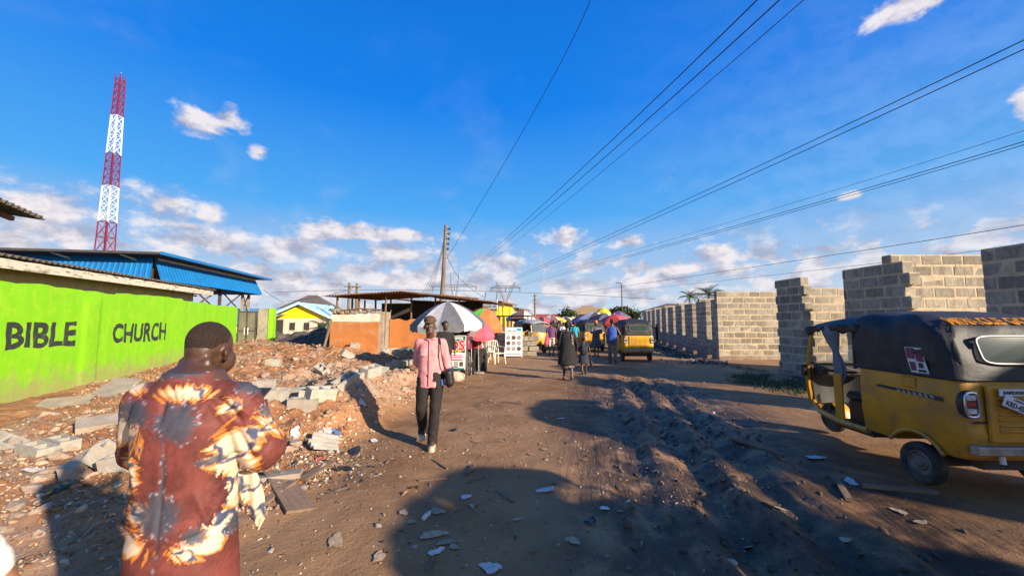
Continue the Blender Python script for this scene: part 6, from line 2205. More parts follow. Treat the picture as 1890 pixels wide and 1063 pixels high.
# gravel and crumbs on the road
n = 5200
yy = 1.8 + 20 * r.random(n) ** 1.9; xx = -2.0 + r.random(n) * (3.5 + yy * .45)
k = (fbm(xx * 1.3, yy * 1.3, 3, 78) > -.08)
xx, yy = xx[k], yy[k]
pal2 = np.array([(.42, .31, .22), (.30, .20, .13), (.20, .13, .09), (.52, .42, .32), (.25, .15, .10)])
o = obj('road_gravel', stones('road_gravel', xx, yy, np.clip(np.exp(r.normal(-4.7, .5, len(xx))) * (.8 + .05 * yy), .004, .05), pal2, 6), M_stone)
tag(o, 'fine gravel and crumbs strewn over the earth road', 'gravel', None, 'stuff')
# clods along the ruts and dark muck by the wall
n = 1500
s0 = r.random(n) ** .9 * 9.5; d0 = r.normal(.2, .65, n)
xx = RA[0] + RD[0] * s0 + RD[1] * d0; yy = RA[1] + RD[1] * s0 - RD[0] * d0
pal3 = np.array([(.12, .082, .06), (.16, .105, .072), (.095, .066, .05)])
o = obj('mud_clods', stones('mud_clods', xx, yy, np.clip(np.exp(r.normal(-3.75, .5, n)), .01, .07), pal3, 8, .7, .3), M_stone)
tag(o, 'dark mud clods churned up along the wheel ruts', 'mud', None, 'stuff')
n = 2600
yy = 15.0 + 22 * r.random(n) ** 1.4; xx = 8.62 + (yy - 13) * .205 - .35 - np.abs(r.normal(0, .75, n)) - .3
pal4 = np.array([(.06, .05, .042), (.10, .08, .062), (.16, .13, .1), (.05, .045, .04), (.3, .26, .22)])
o = obj('ditch_refuse', stones('ditch_refuse', xx, yy, np.clip(np.exp(r.normal(-2.9, .55, n)), .02, .22), pal4, 9, .6, .2), M_stone)
tag(o, 'dark refuse and earth heaped along the foot of the receding wall', 'refuse', None, 'stuff')
# ash and charred bits by the road edge
n = 1500
xx = -2.15 + r.normal(0, .33, n) + .25 * (r.random(n) - .5); yy = 4.55 + r.normal(0, .45, n); xx -= (yy - 4.5) * .1
pal5 = np.array([(.04, .035, .03), (.09, .075, .062), (.42, .38, .33), (.25, .2, .16), (.055, .045, .04)])
o = obj('ash_patch', stones('ash_patch', xx, yy, np.clip(np.exp(r.normal(-4.2, .5, n)), .006, .045), pal5, 10, .5, .2), M_stone)
tag(o, 'burnt ash and charred scraps at the left edge of the road', 'ash', None, 'stuff')

# ---- individual broken concrete chunks
M_chunk = pm('broken_concrete', (0.42, 0.32, 0.235), (0.30, 0.22, 0.16), scale=5, rough=.95, bump=.8, bscale=26, rand=.4, dirt=(.34, .17, .09), dirt_amt=.5)


def chunk_mesh(seed, flat=.55):
    rr = random.Random(seed)
    bm = bmesh.new()
    for k in range(16):
        v = Vector((rr.gauss(0, 1), rr.gauss(0, 1), rr.gauss(0, 1))).normalized() * rr.uniform(.75, 1.0)
        bm.verts.new((v.x * .6, v.y * .45, v.z * flat * .5))
    res = bmesh.ops.convex_hull(bm, input=bm.verts[:])
    bmesh.ops.delete(bm, geom=[v for v in bm.verts if not v.link_faces], context='VERTS')
    me = bpy.data.meshes.new('rubble_chunk'); bm.to_mesh(me); bm.free()
    me.materials.append(M_chunk)
    return me


CH = [chunk_mesh(s, .45 + .12 * (s % 4)) for s in range(8)]
rr = random.Random(21)
cnt = 0
CHL = []
while cnt < 96:
    y = 3.0 + 14 * rr.random() ** 1.5; x = -1.9 - rr.random() * (1.0 + y * .75)
    if x < -9.93 - .347 * (y - 7.64) + .4 or (y > 15.5 and x > -8.3) or float(rub_mask(np.array([x]), np.array([y]))[0]) < .6 or 235 < 945 + 711 * x / y < 470:
        continue
    s = rr.uniform(.09, .26) * (.8 + .03 * y)
    o = bpy.data.objects.new('rubble_chunk', CH[rr.randrange(8)]); COL.objects.link(o)
    o.location = (x, y, hz(x, y) + s * .08); o.scale = (s, s, s); o.rotation_euler = slope_rot(x, y, rr.uniform(0, 6.3), (rr.uniform(-.4, .4), rr.uniform(-.4, .4)))
    tag(o, None, 'rubble chunk', 'broken concrete chunks', 'thing')
    CHL.append((s, o))
    cnt += 1
ORD = ['largest', 'second largest', 'third largest', 'fourth largest', 'fifth largest', 'sixth largest', 'seventh largest', 'eighth largest', 'ninth largest', 'tenth largest', 'eleventh largest', 'twelfth largest',
       'thirteenth largest', 'fourteenth largest', 'fifteenth largest', 'sixteenth largest', 'seventeenth largest', 'eighteenth largest', 'nineteenth largest', 'twentieth largest', 'last but three in size', 'last but two in size', 'last but one in size', 'smallest', 'least noticeable']


def col_of(o): return 945 + 711 * o.location.x / o.location.y


def by_size(lst, zone, text):
    seen = {}
    for s_, o_ in sorted(lst, key=lambda q: -q[0] / q[1].location.y):
        z_ = zone(o_); k_ = seen.get(z_, 0); seen[z_] = k_ + 1
        o_['label'] = text % (ORD[k_] if k_ < 25 else 'smaller', z_)


def chunk_zone(o_):
    c, y_ = col_of(o_), o_.location.y
    if c < 0: return 'beyond the left picture edge'
    if c < 150: return 'below the word BIBLE' if y_ > 5.5 else 'low at the left edge'
    if c < 240: return 'between the green wall and the robe' if y_ > 5 else 'left of the robe'
    if c < 470: return 'hidden behind the robed man'
    if c < 560: return 'right of the robed man, far back' if y_ > 7 else 'close right of the robed man'
    if c < 650: return 'before the orange ruin' if y_ > 9 else ('among the hollow blocks' if y_ > 6 else 'on the nearest heap')
    return 'along the ridge by the pink shirt' if y_ > 6.5 else 'at the foot of the nearest heap'


by_size(CHL, chunk_zone, '%s broken concrete chunk %s')

# ---- hollow blocks thrown on the heap
M_newblock = pm('pale_hollow_block', (0.39, 0.36, 0.30), (0.30, 0.275, 0.235), scale=8, rough=.95, bump=.4, bscale=60, rand=.3, dirt=(.38, .24, .15), dirt_amt=.35)


def hollow_block():
    m = MB()
    L, W, H = .45, .225, .225
    xs = [-L / 2, -L / 2 + .04, -.02, .02, L / 2 - .04, L / 2]; ys = [-W / 2, -W / 2 + .04, W / 2 - .04, W / 2]
    for i in range(5):
        for j in range(3):
            if j == 1 and i in (1, 3):
                continue
            m.box(((xs[i] + xs[i + 1]) / 2, (ys[j] + ys[j + 1]) / 2, 0), (xs[i + 1] - xs[i], ys[j + 1] - ys[j], H))
    me = m.mesh('hollow_block')
    bm = bmesh.new(); bm.from_mesh(me)
    bmesh.ops.remove_doubles(bm, verts=bm.verts, dist=.0005)
    dup = {}
    for f in bm.faces:
        k = tuple(round(c, 4) for c in f.calc_center_median())
        dup.setdefault(k, []).append(f)
    bmesh.ops.delete(bm, geom=[f for v in dup.values() if len(v) > 1 for f in v], context='FACES_ONLY')
    bmesh.ops.recalc_face_normals(bm, faces=bm.faces)
    bm.to_mesh(me); bm.free()
    me.materials.append(M_newblock)
    return me


HBm = hollow_block()
HBL = [  # px, py, yaw, tilt x, tilt y, lift, label
    (505, 672, .2, .05, .1, .10, 'small upright grey block on the heap behind the patterned shirt'),
    (594, 688, -.5, .55, .35, .12, 'large tilted grey block on the slope right of the patterned shirt'),
    (641, 658, .9, .3, .5, .12, 'whitish block propped up before the orange ruin'),
    (487, 716, .15, .05, 0, .11, 'grey block standing on edge just behind the man’s right shoulder'),
    (506, 734, .2, .1, .05, .07, 'left one of two flat blocks beside the big grey block'),
    (536, 733, .1, .05, -.1, .08, 'right one of two flat blocks beside the big grey block'),
    (560, 755, .25, .05, .05, .11, 'big pale block lying nearest the camera in the group'),
    (577, 742, .5, .1, .1, .15, 'block leaning behind the big pale block'),
    (592, 738, .9, .2, .1, .13, 'rightmost block of the group behind the big pale block'),
    (638, 713, .9, .25, -.45, .10, 'long tilted block below the pair of pale blocks'),
    (672, 697, 1.1, .3, -.2, .12, 'left one of the pair of pale blocks on the ridge'),
    (684, 692, 1.2, .25, -.1, .12, 'right one of the pair of pale blocks on the ridge'),
    (702, 688, .1, .0, .1, .11, 'sunlit block with open holes on the ridge crest'),
    (724, 679, .3, .05, .0, .11, 'block behind the sunlit one on the ridge crest'),
    (736, 675, .7, .1, .2, .11, 'lower left block of the shaded block pile'),
    (750, 672, .5, .0, -.1, .11, 'lower right block of the shaded block pile'),
    (738, 661, .9, .3, .2, .22, 'upper left block of the shaded block pile'),
    (752, 659, .2, .5, -.3, .24, 'topmost block of the shaded block pile'),
    (703, 641, .1, .1, .0, .10, 'block at the foot of the broken orange wall'),
    (714, 650, .4, .3, .1, .10, 'pale block just below the broken orange wall'),
    (68, 835, -.25, .0, .1, .03, 'left one of the two low blocks showing dark holes at left'),
    (112, 826, -.3, .0, .05, .06, 'right one of the two low blocks at left'),
    (2, 825, .4, .3, .5, .07, 'block tilted up at the left picture edge'),
    (206, 858, .3, .1, .6, .12, 'grey block leaning beside the man’s left elbow'),
    (233, 862, .1, .1, -.2, .10, 'block almost hidden beside the man’s left elbow'),
    (655, 640, .5, .3, .1, .1, 'half buried block at the corner of the orange ruin'),
]
for (px, py, yaw, tx, ty, lift, lab) in HBL:
    p = hit(px, py)
    o = bpy.data.objects.new('hollow_block', HBm); COL.objects.link(o)
    o.location = (p.x, p.y, p.z + lift * .85 - .035); o.rotation_euler = (tx, ty, yaw); o.scale = (.86, .86, .86)
    tag(o, lab, 'block', 'hollow blocks thrown on the rubble', 'thing')

# ---- slabs, planks, sheets
M_slab = pm('thin_concrete_slab', (0.36, 0.30, 0.235), (0.27, 0.22, 0.17), scale=4, rough=.95, bump=.5, bscale=30, rand=.25, dirt=(.36, .2, .11), dirt_amt=.4)
for (px, py, L, W, H, yaw, tx, ty, lab) in [
    (210, 722, 1.3, .5, .09, .9, -.25, .1, 'flat concrete slab leaning at the foot of the green wall'),
    (150, 862, .75, .12, .10, .05, 0, .05, 'narrow concrete kerb piece lying left of the man'),
    (185, 790, .5, .35, .12, .9, .3, .2, 'thick broken slab near the two low blocks'),
    (120, 745, .8, .3, .06, .2, .1, .05, 'small slab close under the word BIBLE'),
    (500, 885, .55, .22, .05, .6, .1, .2, 'pale slab piece behind the brown board'),
    (690, 722, .35, .25, .05, .9, .7, .2, 'upright flat stone on the ridge near the pink shirt')]:
    p = hit(px, py)
    m = MB().box((0, 0, 0), (L, W, H), jit=min(.03, H * .3))
    o = m.build('concrete_slab', M_slab); o.location = (p.x, p.y, p.z + H * .45); o.rotation_euler = slope_rot(p.x, p.y, yaw, (tx * .5, ty * .5))
    tag(o, lab, 'slab', 'broken slabs in the rubble', 'thing')
M_board = pm('old_brown_board', (0.21, 0.135, 0.085), (0.15, 0.095, 0.06), scale=5, rough=.9, bump=.4, stretch=(.3, 4, 4), rand=.3)
for (px, py, L, W, H, yaw, ty, lab) in [
    (530, 905, .95, .24, .022, .62, .05, 'wide brown board lying at the road edge beside the man'),
    (585, 872, .45, .10, .03, .8, .1, 'short dark timber offcut at the end of the wide board'),
    (1395, 826, .75, .05, .03, -.62, .02, 'thin straight plank lying in the muddy ruts'),
    (1555, 905, .55, .05, .03, -.2, .0, 'small stick beside the rear wheel of the near tricycle'),
    (1225, 805, .30, .05, .03, -.5, .0, 'short wet stick at the edge of the ruts'),
    (812, 858, .35, .018, .018, .1, 0, 'thin twig lying on the sunny road'), (868, 868, .28, .05, .02, .5, 0, 'pale wood splinter on the sunny road'),
    (800, 886, .3, .03, .015, .12, 0, 'flat pale lath on the sunny road'), (885, 884, .34, .02, .012, .1, 0, 'thin pale lath right of the splinter'),
    (945, 745, .42, .05, .03, .35, 0, 'pale stick lying beyond the litter on the road'), (795, 1042, .16, .02, .012, .02, 0, 'short pale lath in the foreground shadow'),
    (930, 917, .3, .02, .012, -.03, 0, 'thin dark stick at the tip of the shadow'), (1160, 775, .3, .04, .02, -.8, 0, 'small timber bit between the shadows'),
    (1660, 905, .6, .035, .03, -.35, 0, 'crooked branch lying behind the rear wheel'), (500, 922, .6, .06, .03, .62, 0, 'thin batten lying along the wide board')]:
    p = hit(px, py)
    m = MB().box((0, 0, 0), (L, W, H), jit=min(.006, H * .2))
    o = m.build('timber_piece', M_board); o.location = (p.x, p.y, p.z + H * .6); o.rotation_euler = slope_rot(p.x, p.y, yaw, (0, ty))
    tag(o, lab, 'timber', 'timber scraps on the ground', 'thing')
M_asbs = pm('grey_sheet_scrap', (0.36, 0.33, 0.29), (0.26, 0.235, 0.2), scale=6, rough=.9)
for (px, py, L, yaw, lab) in [(594, 828, .34, -.45, 'lower corrugated sheet scrap on the near rubble'), (600, 818, .32, -.4, 'upper corrugated sheet scrap on the near rubble')]:
    p = hit(px, py)
    o = corr_sheet(MB(), (-L / 2, -.12, 0), (-L / 2, .12, 0), (L / 2, -.12, 0), 3, .02, per=8, nv=3, thick=.012).build('sheet_scrap', M_asbs, None, True)
    o.location = (p.x, p.y, p.z + .05); o.rotation_euler = slope_rot(p.x, p.y, yaw, (.1, .2))
    tag(o, lab, 'sheet scrap', 'corrugated scraps', 'thing')


# ---- litter
M_paper = pm('pale_litter', (0.42, 0.30, 0.19), (0.28, 0.19, 0.115), scale=9, rough=.85, rand=.5)
M_paperw = pm('white_litter', (0.56, 0.53, 0.49), (0.42, 0.38, 0.34), scale=9, rough=.8, rand=.3)


def crumple(seed, n=7, amp=.10):
    rr_ = random.Random(seed)
    ph = [rr_.uniform(0, 6.3) for _ in range(4)]
    m = MB()
    def f(u, v):
        r_ = v
        a = 2 * math.pi * u
        R_ = .5 * (1 + .16 * math.sin(a * 2 + ph[0]) + .14 * math.sin(a * 3 + ph[1]) + .10 * math.sin(a * 5 + ph[2]) + .06 * math.sin(a * 9 + ph[3]))
        x, y = r_ * R_ * math.cos(a), r_ * R_ * math.sin(a) * .6
        return Vector((x, y, amp * (float(vnoise(x * 5 + seed * 7, y * 5, seed)) - .35) - .02 * r_))
    return m.sheet(f, 18, 4, .01).mesh('litter')


LM = [crumple(s) for s in range(7)]
for m_ in LM:
    m_.materials.append(M_paper)
lit = [(602, 800, .34, 1, 'white crumpled sheet caught on the near rubble'), (870, 800, .16, 0, ''), (905, 792, .12, 0, ''), (880, 815, .14, 0, ''), (925, 815, .10, 0, ''), (998, 820, .1, 0, ''),
       (860, 918, .16, 1, 'round pale lid in the foreground shadow'), (808, 945, .2, 0, ''), (800, 988, .26, 0, ''), (745, 948, .16, 0, ''), (822, 1003, .17, 0, ''), (805, 1020, .14, 1, 'light crumpled wrapper in the foreground shadow'),
       (838, 1012, .12, 0, ''), (760, 965, .12, 0, ''), (905, 1050, .2, 1, 'crumpled white paper at the bottom centre'), (1008, 905, .22, 1, 'torn white paper in the sun strip'), (1115, 940, .12, 1, 'white wrapper in the shadow right of centre'),
       (1145, 945, .08, 0, ''), (1035, 773, .16, 1, 'pale bag scrap inside the tricycle shadow'), (980, 840, .12, 0, ''), (1005, 830, .14, 0, ''), (1060, 1000, .15, 0, ''), (955, 960, .1, 0, ''),
       (1505, 845, .24, 1, 'white litter beside the near tricycle'), (1570, 890, .2, 1, 'pale litter by the rear wheel'), (1440, 940, .13, 0, ''), (1500, 755, .16, 1, 'white rag among the weeds'), (1420, 728, .1, 0, ''),
       (1460, 700, .2, 1, 'pale plastic on the weed patch'), (1080, 850, .09, 0, ''), (690, 880, .14, 0, ''), (630, 905, .16, 0, ''), (560, 940, .12, 0, ''), (1040, 742, .12, 0, ''), (960, 720, .18, 0, ''),
       (905, 740, .16, 0, ''), (940, 760, .12, 0, ''), (985, 735, .12, 0, ''), (1210, 870, .1, 0, ''), (1660, 945, .16, 0, ''), (1700, 965, .14, 0, ''), (1560, 1000, .12, 0, ''), (1350, 905, .1, 0, ''),
       (620, 1000, .26, 0, ''), (700, 1030, .18, 0, ''), (660, 860, .12, 0, ''), (715, 855, .1, 0, ''), (748, 832, .1, 0, ''), (1300, 850, .1, 0, ''), (1120, 800, .1, 0, '')]
LTL = []
for i, (px, py, s, wt, lab) in enumerate(lit):
    p = hit(px, py)
    o = bpy.data.objects.new('litter', LM[i % 7]); COL.objects.link(o)
    o.location = (p.x, p.y, p.z + .012); s *= .8 if wt else .72; o.scale = (s, s, s * (1.0 if wt else .35)); o.rotation_euler = slope_rot(p.x, p.y, i * 1.7)
    if wt:
        o.material_slots[0].link = 'OBJECT'; o.material_slots[0].material = M_paperw
    tag(o, lab, 'litter', 'litter on the road', 'thing')
    if not lab: LTL.append((s, o))
def litter_zone(o_):
    c, y_ = col_of(o_), o_.location.y
    if c > 1400: return 'near the tricycle wheels'
    if c > 1180: return 'in the muddy ruts'
    if c > 1020: return 'right of the road centre' if y_ < 5 else 'inside the tricycle shadow'
    if c > 880: return 'far up the sunny road' if y_ > 6 else 'in the middle of the road'
    if c > 735: return 'in the foreground shadow' if y_ < 4.2 else 'in front of the walking man'
    return 'at the left road edge'


by_size(LTL, litter_zone, '%s tan scrap of flattened litter %s')
M_bagk = pm('black_polythene', (0.012, 0.012, 0.013), (0.03, 0.03, 0.03), rough=.35)
M_bagb = pm('blue_polythene', (0.05, 0.14, 0.36), (0.08, 0.2, 0.42), rough=.4)
M_rag = pm('faded_rag', (0.36, 0.10, 0.08), (0.25, 0.08, 0.06), rough=.9)
for i, (px, py, s, mt, lab) in enumerate([(655, 835, .24, M_bagk, 'black polythene scrap at the foot of the near heap'), (632, 868, .2, M_bagk, 'black polythene scrap beside the wide brown board'), (620, 800, .14, M_bagb, 'blue polythene scrap on the near heap'),
                                      (690, 815, .14, M_paperw, 'white polythene scrap at the foot of the near heap'), (590, 850, .12, M_rag, 'faded red rag on the near heap'), (545, 800, .2, M_paperw, 'white polythene scrap right of the patterned sleeve'),
                                      (838, 795, .14, M_bagk, 'black polythene scrap right of the walking man'), (110, 905, .2, M_bagk, 'black polythene scrap at lower left'), (60, 870, .18, M_paperw, 'white polythene scrap at lower left'),
                                      (1090, 965, .13, M_bagk, 'black scrap in the foreground shadow'), (745, 700, .2, M_rag, 'faded rag beside the pink shirt'), (668, 745, .16, M_paperw, 'white scrap on the sunlit ridge flank')]):
    p = hit(px, py)
    o = bpy.data.objects.new('polythene_scrap', LM[(i + 3) % 7]); COL.objects.link(o)
    o.location = (p.x, p.y, p.z + .02); o.scale = (s, s, s * 1.6); o.rotation_euler = slope_rot(p.x, p.y, i * 2.1)
    o.material_slots[0].link = 'OBJECT'; o.material_slots[0].material = mt
    tag(o, lab, 'scrap', None, 'thing')
# tiny scraps
r = np.random.default_rng(17)
n = 1900
yy = 2 + 16 * r.random(n) ** 1.6; xx = -2.2 + r.random(n) * (3.0 + yy * .4)
o = obj('fine_litter', stones('fine_litter', xx, yy, np.clip(np.exp(r.normal(-3.9, .5, n)), .01, .08), np.array([(.40, .31, .23), (.46, .38, .30), (.34, .25, .17), (.08, .06, .05)]), 18, .10, .0), M_stone)
tag(o, 'fine pale scraps of litter dotted over the road', 'litter', None, 'stuff')
p = hit(788, 955)
o = MB().lathe([(.001, -.10), (.028, -.10), (.033, -.08), (.033, .05), (.012, .09), (.012, .11), (.001, .11)], 'x', (0, 0, 0), 12).build('plastic_bottle', M_paperw, None, True)
o.location = (p.x, p.y, p.z + .02); o.scale = (.62, .62, .62); o.rotation_euler = (0, 0, 1.3); tag(o, 'clear plastic bottle lying in the foreground shadow', 'bottle', None, 'thing')
bc = MB().lathe([(.001, -.125), (.015, -.125), (.015, -.10), (.001, -.10)], 'x', (.23, 0, 0), 10).build('cap', M_turq, o)
p = hit(1180, 838)
# ---- weeds
M_weed = pm('dark_weeds', (0.040, 0.060, 0.018), (0.085, 0.085, 0.035), scale=3, rough=.7)
r = np.random.default_rng(5)
n = 5200
a = r.random(n) * 2 * np.pi; q = np.sqrt(r.random(n))
xx = 7.3 + 1.35 * q * np.cos(a) + r.normal(0, .1, n); yy = 10.1 + 1.9 * q * np.sin(a) + r.normal(0, .12, n)
xx[:900] = 8.3 - np.abs(r.normal(0, .35, 900)); yy[:900] = 6.5 + 10.3 * r.random(900)
k = fbm(xx * 1.6, yy * 1.6, 3, 33) > -.1
xx, yy = xx[k], yy[k]; n = len(xx)
h = r.uniform(.03, .13, n); az = r.random(n) * 2 * np.pi; ln = r.uniform(.2, .9, n)
zz = hgt(xx, yy)
P = np.stack([xx, yy, zz - .01], 1); T = P + np.stack([np.cos(az) * h * ln, np.sin(az) * h * ln, h], 1)
W = np.stack([-np.sin(az), np.cos(az), 0 * az], 1) * r.uniform(.006, .018, (n, 1))
V = np.stack([P - W, P + W, T], 1).reshape(-1, 3)
o = obj('weeds', np_mesh('weeds', V, np.arange(n * 3).reshape(-1, 3)), M_weed)
tag(o, 'low dark weeds growing round the free-standing block pier', 'weeds', None, 'stuff')
# ------------------------------------------------------------------ man in the tie-dye robe, near left
MX, MY_ = -1.312, 1.62
t = thing('person', 'man in a maroon tie-dye robe with his back to the camera', 'person', (MX, MY_, hz(MX, MY_)), 0)
M_skin2 = pm('brown_skin_near', (0.078, 0.038, 0.021), (0.058, 0.027, 0.015), scale=14, rough=0.42, spec=.5, bump=.15, bscale=60)
b = MB()
t.scale = (.98, .98, .978)
HC = Vector((.0, .070, 1.560))
rot = (-.30, 0, -.12)
ell(b, HC + Vector((0, .0, .020)), (.073, .097, .096), 22, rot=rot)
ell(b, HC + Vector((.0, -.042, .005)), (.064, .058, .076), 18, rot=rot)
ell(b, HC + Vector((.01, .055, -.055)), (.058, .062, .065), 16)
cap(b, HC + Vector((.015, .118, -.03)), .012, HC + Vector((.015, .125, -.055)), .017, 10)
# ears
for s in (-1, 1):
    e0 = HC + Vector((s * .077, -.005, -.028))
    ell(b, e0, (.011, .022, .034), 12, rot=(.25, 0, s * .45)); ell(b, e0 + Vector((s * .008, -.012, .006)), (.006, .014, .026), 10, rot=(.25, 0, s * .5))
# thick nape and neck
cap(b, HC + Vector((0, -.026, -.055)), .060, Vector((0, -.008, 1.43)), .078, 18)
cap(b, HC + Vector((-.05, -.072, -.052)), .020, HC + Vector((.05, -.075, -.052)), .020, 12)
cap(b, HC + Vector((-.05, -.078, -.088)), .018, HC + Vector((.05, -.080, -.088)), .018, 12)
cap(b, (0, 0, 1.40), .11, (0, 0, 1.0), .12, 16, sc=(1.3, .9, 1))
AR = {}
for s in (-1, 1):
    sh, el_, wr = Vector((s * .195, 0, 1.35)), Vector((s * .255, .07, 1.13)), Vector((s * .075, .30, 1.19))
    cap(b, sh, .055, el_, .046); cap(b, el_, .046, wr, .030)
    hand(b, wr, Vector((-s * .45, .75, .3)), Vector((-s * .5, -.3, .8)), 1.0, .7, s)
    cap(b, (s * .09, 0, .92), .09, (s * .10, .02, .5), .06); cap(b, (s * .10, .02, .5), .058, (s * .105, -.01, .09), .04)
    cap(b, (s * .105, -.01, .07), .038, (s * .115, .14, .035), .03)
blob('body', b, .0075, M_skin2, t, 3)
# close-cropped hair
h = MB(); ell(h, HC + Vector((0, -.004, .030)), (.0725, .0965, .090), 24, rot=rot); ell(h, HC + Vector((0, -.041, .018)), (.065, .058, .070), 20, rot=rot)
M_crop = pm('cropped_hair', (0.030, 0.017, 0.011), (0.060, 0.031, 0.019), scale=90, rough=.75, bump=1.0, bscale=220)
blob('hair', h, .008, M_crop, t, 2)

# robe
g_ = MB()
rings(g_, [(0, .005, .40, .210, .172), (0, .005, .62, .200, .164), (0, .0, .85, .184, .150), (0, -.005, 1.0, .182, .143), (0, -.012, 1.15, .190, .144), (0, -.012, 1.27, .204, .144),
           (0, -.006, 1.355, .205, .125), (0, .0, 1.405, .160, .105), (0, -.002, 1.447, .112, .102), (0, -.004, 1.472, .096, .094)], 36, 2.25)
for s in (-1, 1):
    cap(g_, (0, -.01, 1.365), .095, (s * .185, -.004, 1.345), .080, 18)
    cap(g_, (s * .19, 0, 1.34), .086, (s * .256, .065, 1.125), .083, 18)
    cap(g_, (s * .256, .065, 1.125), .082, (s * .215, .175, 1.115), .080, 18)
me = blob_mesh('robe', g_, .0062, 5)
V, Nn = get_vn(me)


def pat(V):
    """cloth coordinates: across the back and down, in crop units of about 1 mm"""
    ll = V[:, 0] * .785 + V[:, 1] * .62
    u = 391 + ll * 1056 + 0
    v = 372 + (1.385 - V[:, 2]) * 1176
    return u, v


u, v = pat(V)
# folds
fold = .006 * fbm(u * .012, v * .004, 4, 301) * 2
fold += .002 * (1 - np.abs(fbm(u * .02 + v * .012, v * .008, 3, 305)) * 6)


def crease(x0, y0, x1, y1, w, a):
    dx, dy = x1 - x0, y1 - y0; L2 = dx * dx + dy * dy
    f = np.clip(((u - x0) * dx + (v - y0) * dy) / L2, 0, 1)
    d = np.hypot(u - x0 - f * dx, v - y0 - f * dy)
    return a * np.exp(-(d / w) ** 2) * (.4 + .6 * np.sin(np.pi * np.clip(f, .03, .97)))


for c in ((470, 385, 560, 500, 14, -.020), (500, 380, 585, 470, 10, .012), (450, 400, 520, 530, 12, .010), (540, 520, 610, 700, 14, -.014), (300, 380, 290, 480, 10, -.010), (312, 560, 312, 1060, 7, -.006),
          (480, 700, 600, 640, 12, -.009), (420, 800, 470, 950, 16, .010), (520, 900, 600, 760, 12, -.009), (175, 560, 210, 760, 14, -.012), (200, 600, 235, 800, 10, .009), (560, 400, 660, 360, 9, .008), (640, 560, 700, 470, 10, -.008), (350, 1000, 560, 960, 12, -.007)):
    fold = fold + crease(*c)
# yoke seam
fold = fold - .007 * np.exp(-((v - 382) / 5) ** 2) * sstep(u, 170, 190) * sstep(u, 470, 450)
V2 = V + Nn * fold[:, None]
me.vertices.foreach_set('co', V2.astype(np.float32).ravel()); me.update()


def dye(u, v):
    n = len(u)
    cre = np.full(n, -1.0)
    for (cx, cy, rx, ry, ox, oy) in ((530, 620, 95, 110, 330, 640), (560, 760, 75, 190, 430, 830), (520, 960, 110, 75, 420, 840), (600, 560, 60, 60, 480, 500), (375, 358, 85, 40, 360, 460), (165, 550, 85, 90, 230, 480),
                                      (205, 700, 40, 80, 300, 700), (242, 872, 42, 48, 300, 870), (362, 868, 48, 46, 300, 870), (690, 500, 78, 105, 590, 470), (195, 335, 45, 40, 250, 420), (215, 1010, 70, 70, 300, 940),
                                      (520, 425, 45, 40, 560, 380), (460, 1040, 110, 50, 330, 980), (130, 450, 40, 70, 220, 480), (760, 560, 60, 90, 640, 470), (40, 600, 80, 120, 160, 560), (620, 880, 60, 140, 430, 830)):
        d = np.hypot((u - cx) / rx, (v - cy) / ry)
        a = np.arctan2(v - oy, u - ox)
        st = fbm(a * 12, np.hypot(u - ox, v - oy) * .008, 3, int(cx))
        cre = np.maximum(cre, 1 - d + 1.4 * st)
    # maroon disc that stays clear
    disc = 1 - np.hypot((u - 425) / 105, (v - 835) / 120) + .5 * fbm(np.arctan2(v - 835, u - 425) * 14, u * .01, 2, 9)
    cre = np.where(disc > 0, np.minimum(cre, -.05 - disc * .1), cre)
    blu = np.full(n, -1.0)
    for (cx, cy, r, sq) in ((338, 480, 84, 1.15), (200, 450, 66, 1.0), (600, 312, 78, 1.0), (303, 880, 78, 1.4), (470, 665, 70, .35), (660, 470, 44, 1.0), (560, 1010, 50, 1), (430, 985, 50, .9), (330, 262, 110, .35)):
        a = np.arctan2(v - cy, u - cx); d = np.hypot(u - cx, (v - cy) / sq) / r
        blu = np.maximum(blu, 1 - d + .85 * fbm(a * 13, d * 1.2, 3, int(cx + 3)))
    blu = np.maximum(blu, .35 - np.abs(u - 308 - 6 * np.sin(v * .02)) / 22 * 1.0 + .5 * fbm(u * .02, v * .02, 2, 4) - .6 * (v < 540))
    vein = 1 - np.abs(fbm(u * .011 + .4 * fbm(v * .02, u * .02, 2, 8), v * .011, 3, 55)) * 9
    mar = np.array([.115, .026, .020]); mar2 = np.array([.185, .042, .034]); org = np.array([.62, .20, .018]); crm = np.array([.66, .52, .36]); blue = np.array([.050, .068, .125]); gry = np.array([.040, .056, .078])
    mixv = lambda A, B, f: A * (1 - f[:, None]) + B * f[:, None]
    C = mixv(np.tile(mar, (n, 1)), np.tile(mar2, (n, 1)), sstep(fbm(u * .012, v * .012, 3, 91), -.2, .25))
    C = mixv(C, np.tile(np.array([.06, .015, .02]), (n, 1)), sstep(cre, -.18, -.03) * .7)
    C = mixv(C, np.tile(org, (n, 1)), sstep(cre, -.05, .14))
    C = mixv(C, np.tile(crm, (n, 1)), sstep(cre + .35 * fbm(u * .03, v * .03, 3, 12), .16, .46))
    C = mixv(C, np.tile(blue, (n, 1)), sstep(vein, .25, .6) * sstep(cre, .16, .35))
    C = mixv(C, np.tile(gry, (n, 1)), sstep(blu, .0, .42) * .9)
    C = mixv(C, np.tile(np.array([.30, .34, .40]), (n, 1)), sstep(blu, .02, .1) * sstep(blu, .3, .12) * sstep(fbm(u * .06, v * .06, 2, 66), .05, .2) * .8)
    return C


vcol(me, 'dye', dye(u, v))
M_robe = pm('tie_dye_damask', (0.12, 0.05, 0.05), (0.3, 0.2, 0.16), scale=60, rough=0.62, spec=.3, bump=.12, bscale=120, attr='dye')
obj('robe', me, M_robe, t, 'all')
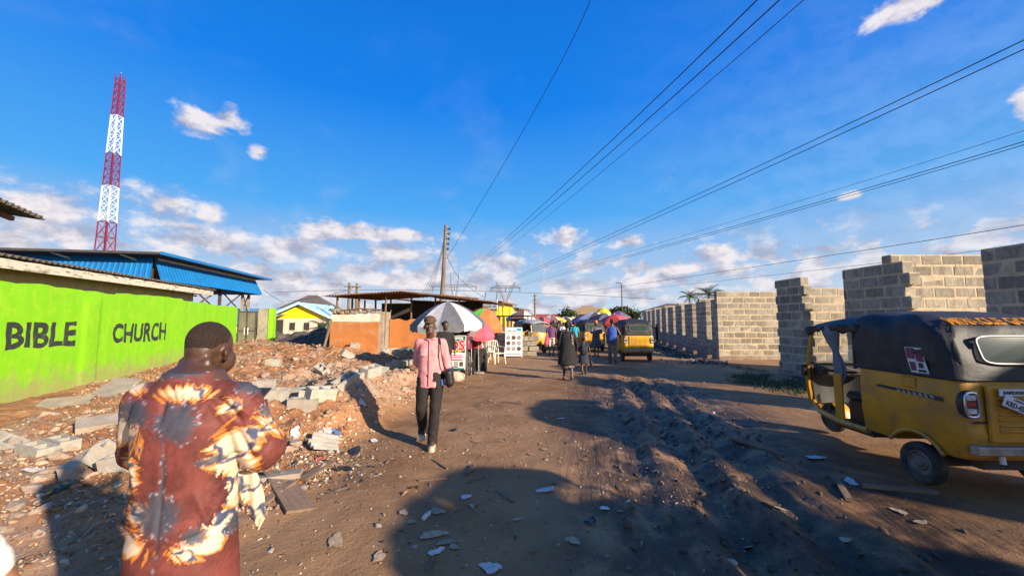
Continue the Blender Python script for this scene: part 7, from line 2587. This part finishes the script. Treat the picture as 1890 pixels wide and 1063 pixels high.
# loose side panel of the robe swinging out on the right
m = MB()
def flap(uu, vv):
    z = 1.03 - vv * .25
    w = .046 * (.55 + .45 * math.sin(math.pi * min(1, .25 + vv * .75))) * (1 if vv < .8 else (1 - vv) / .2 * .85 + .15)
    c = Vector((.150 + .075 * vv - .03 * vv * vv, .130 + .030 * vv, z))
    off = (uu - .5) * 2 * w
    return c + Vector((.785 * off, .62 * off, -.03 * uu)) + Vector((.62, -.785, 0)) * (.016 * math.sin(uu * 9 + vv * 5) + .02 * math.sin(vv * 3))
m.sheet(flap, 14, 40, .004)
fme = m.mesh('side_panel')
fV, fN = get_vn(fme)
fu, fv = pat(fV)
vcol(fme, 'dye', dye(fu * 1.0 - 90, fv - 210))
obj('side_panel', fme, M_robe, t, 'all')
# trousers of the same cloth below the robe
g_ = MB()
for s in (-1, 1):
    cap(g_, (s * .09, 0, .75), .10, (s * .105, .0, .14), .085, 14)
tme = blob_mesh('trousers', g_, .015, 2)
tV, tN = get_vn(tme); vcol(tme, 'dye', dye(*pat(tV)))
obj('trousers', tme, M_robe, t, 'all')
for s in (-1, 1):
    s_ = MB(); cap(s_, (s * .105, -.03, .035), .04, (s * .118, .17, .03), .036, 12); blob('shoe', s_, .01, M_blkshoe, t, 1)
# telephone in his hands
ph = MB().bbox((0, 0, 0), (.075, .150, .010), .004).build('phone', M_blackplastic)
ph.location = (MX, MY_ + .40, hz(MX, MY_) + 1.255); ph.rotation_euler = (.5, 0, 0); tag(ph, 'dark phone held in front of the man in the tie-dye robe', 'phone', None, 'thing')


# ------------------------------------------------------------------ person in white at the left edge, one sleeve in view
M_whiterobe = pm('white_embroidered_cloth', (0.76, 0.72, 0.66), (0.68, 0.63, 0.57), scale=8, rough=.85, bump=.6, bscale=22)


def cuff(t_, J):
    e, w = J['elR'], J['wrR']
    d = (w - e).normalized()
    m_ = MB(); cap(m_, e, .062, e + (w - e) * .92, .056, 18)
    blob('sleeve', m_, .009, M_whiterobe, t_, 2, .008, (14, 14, 14), 4)


person('person in white at the left edge with only the sleeve in view', (-1.985, 1.13, 0.0), R(180), 1.70,
       dict(elR=(-.30, -.01, 1.13), wrR=(-.385, -.13, .885)), top=M_whiterobe, bottom=M_whiterobe, sleeve=.5, hem=.6, voxel=.014, fingers=True, shoes=M_blkshoe, extra=cuff,
       skin=pm('warm_brown_skin', (0.30, 0.14, 0.08), (0.24, 0.11, 0.06), scale=9, rough=.5))
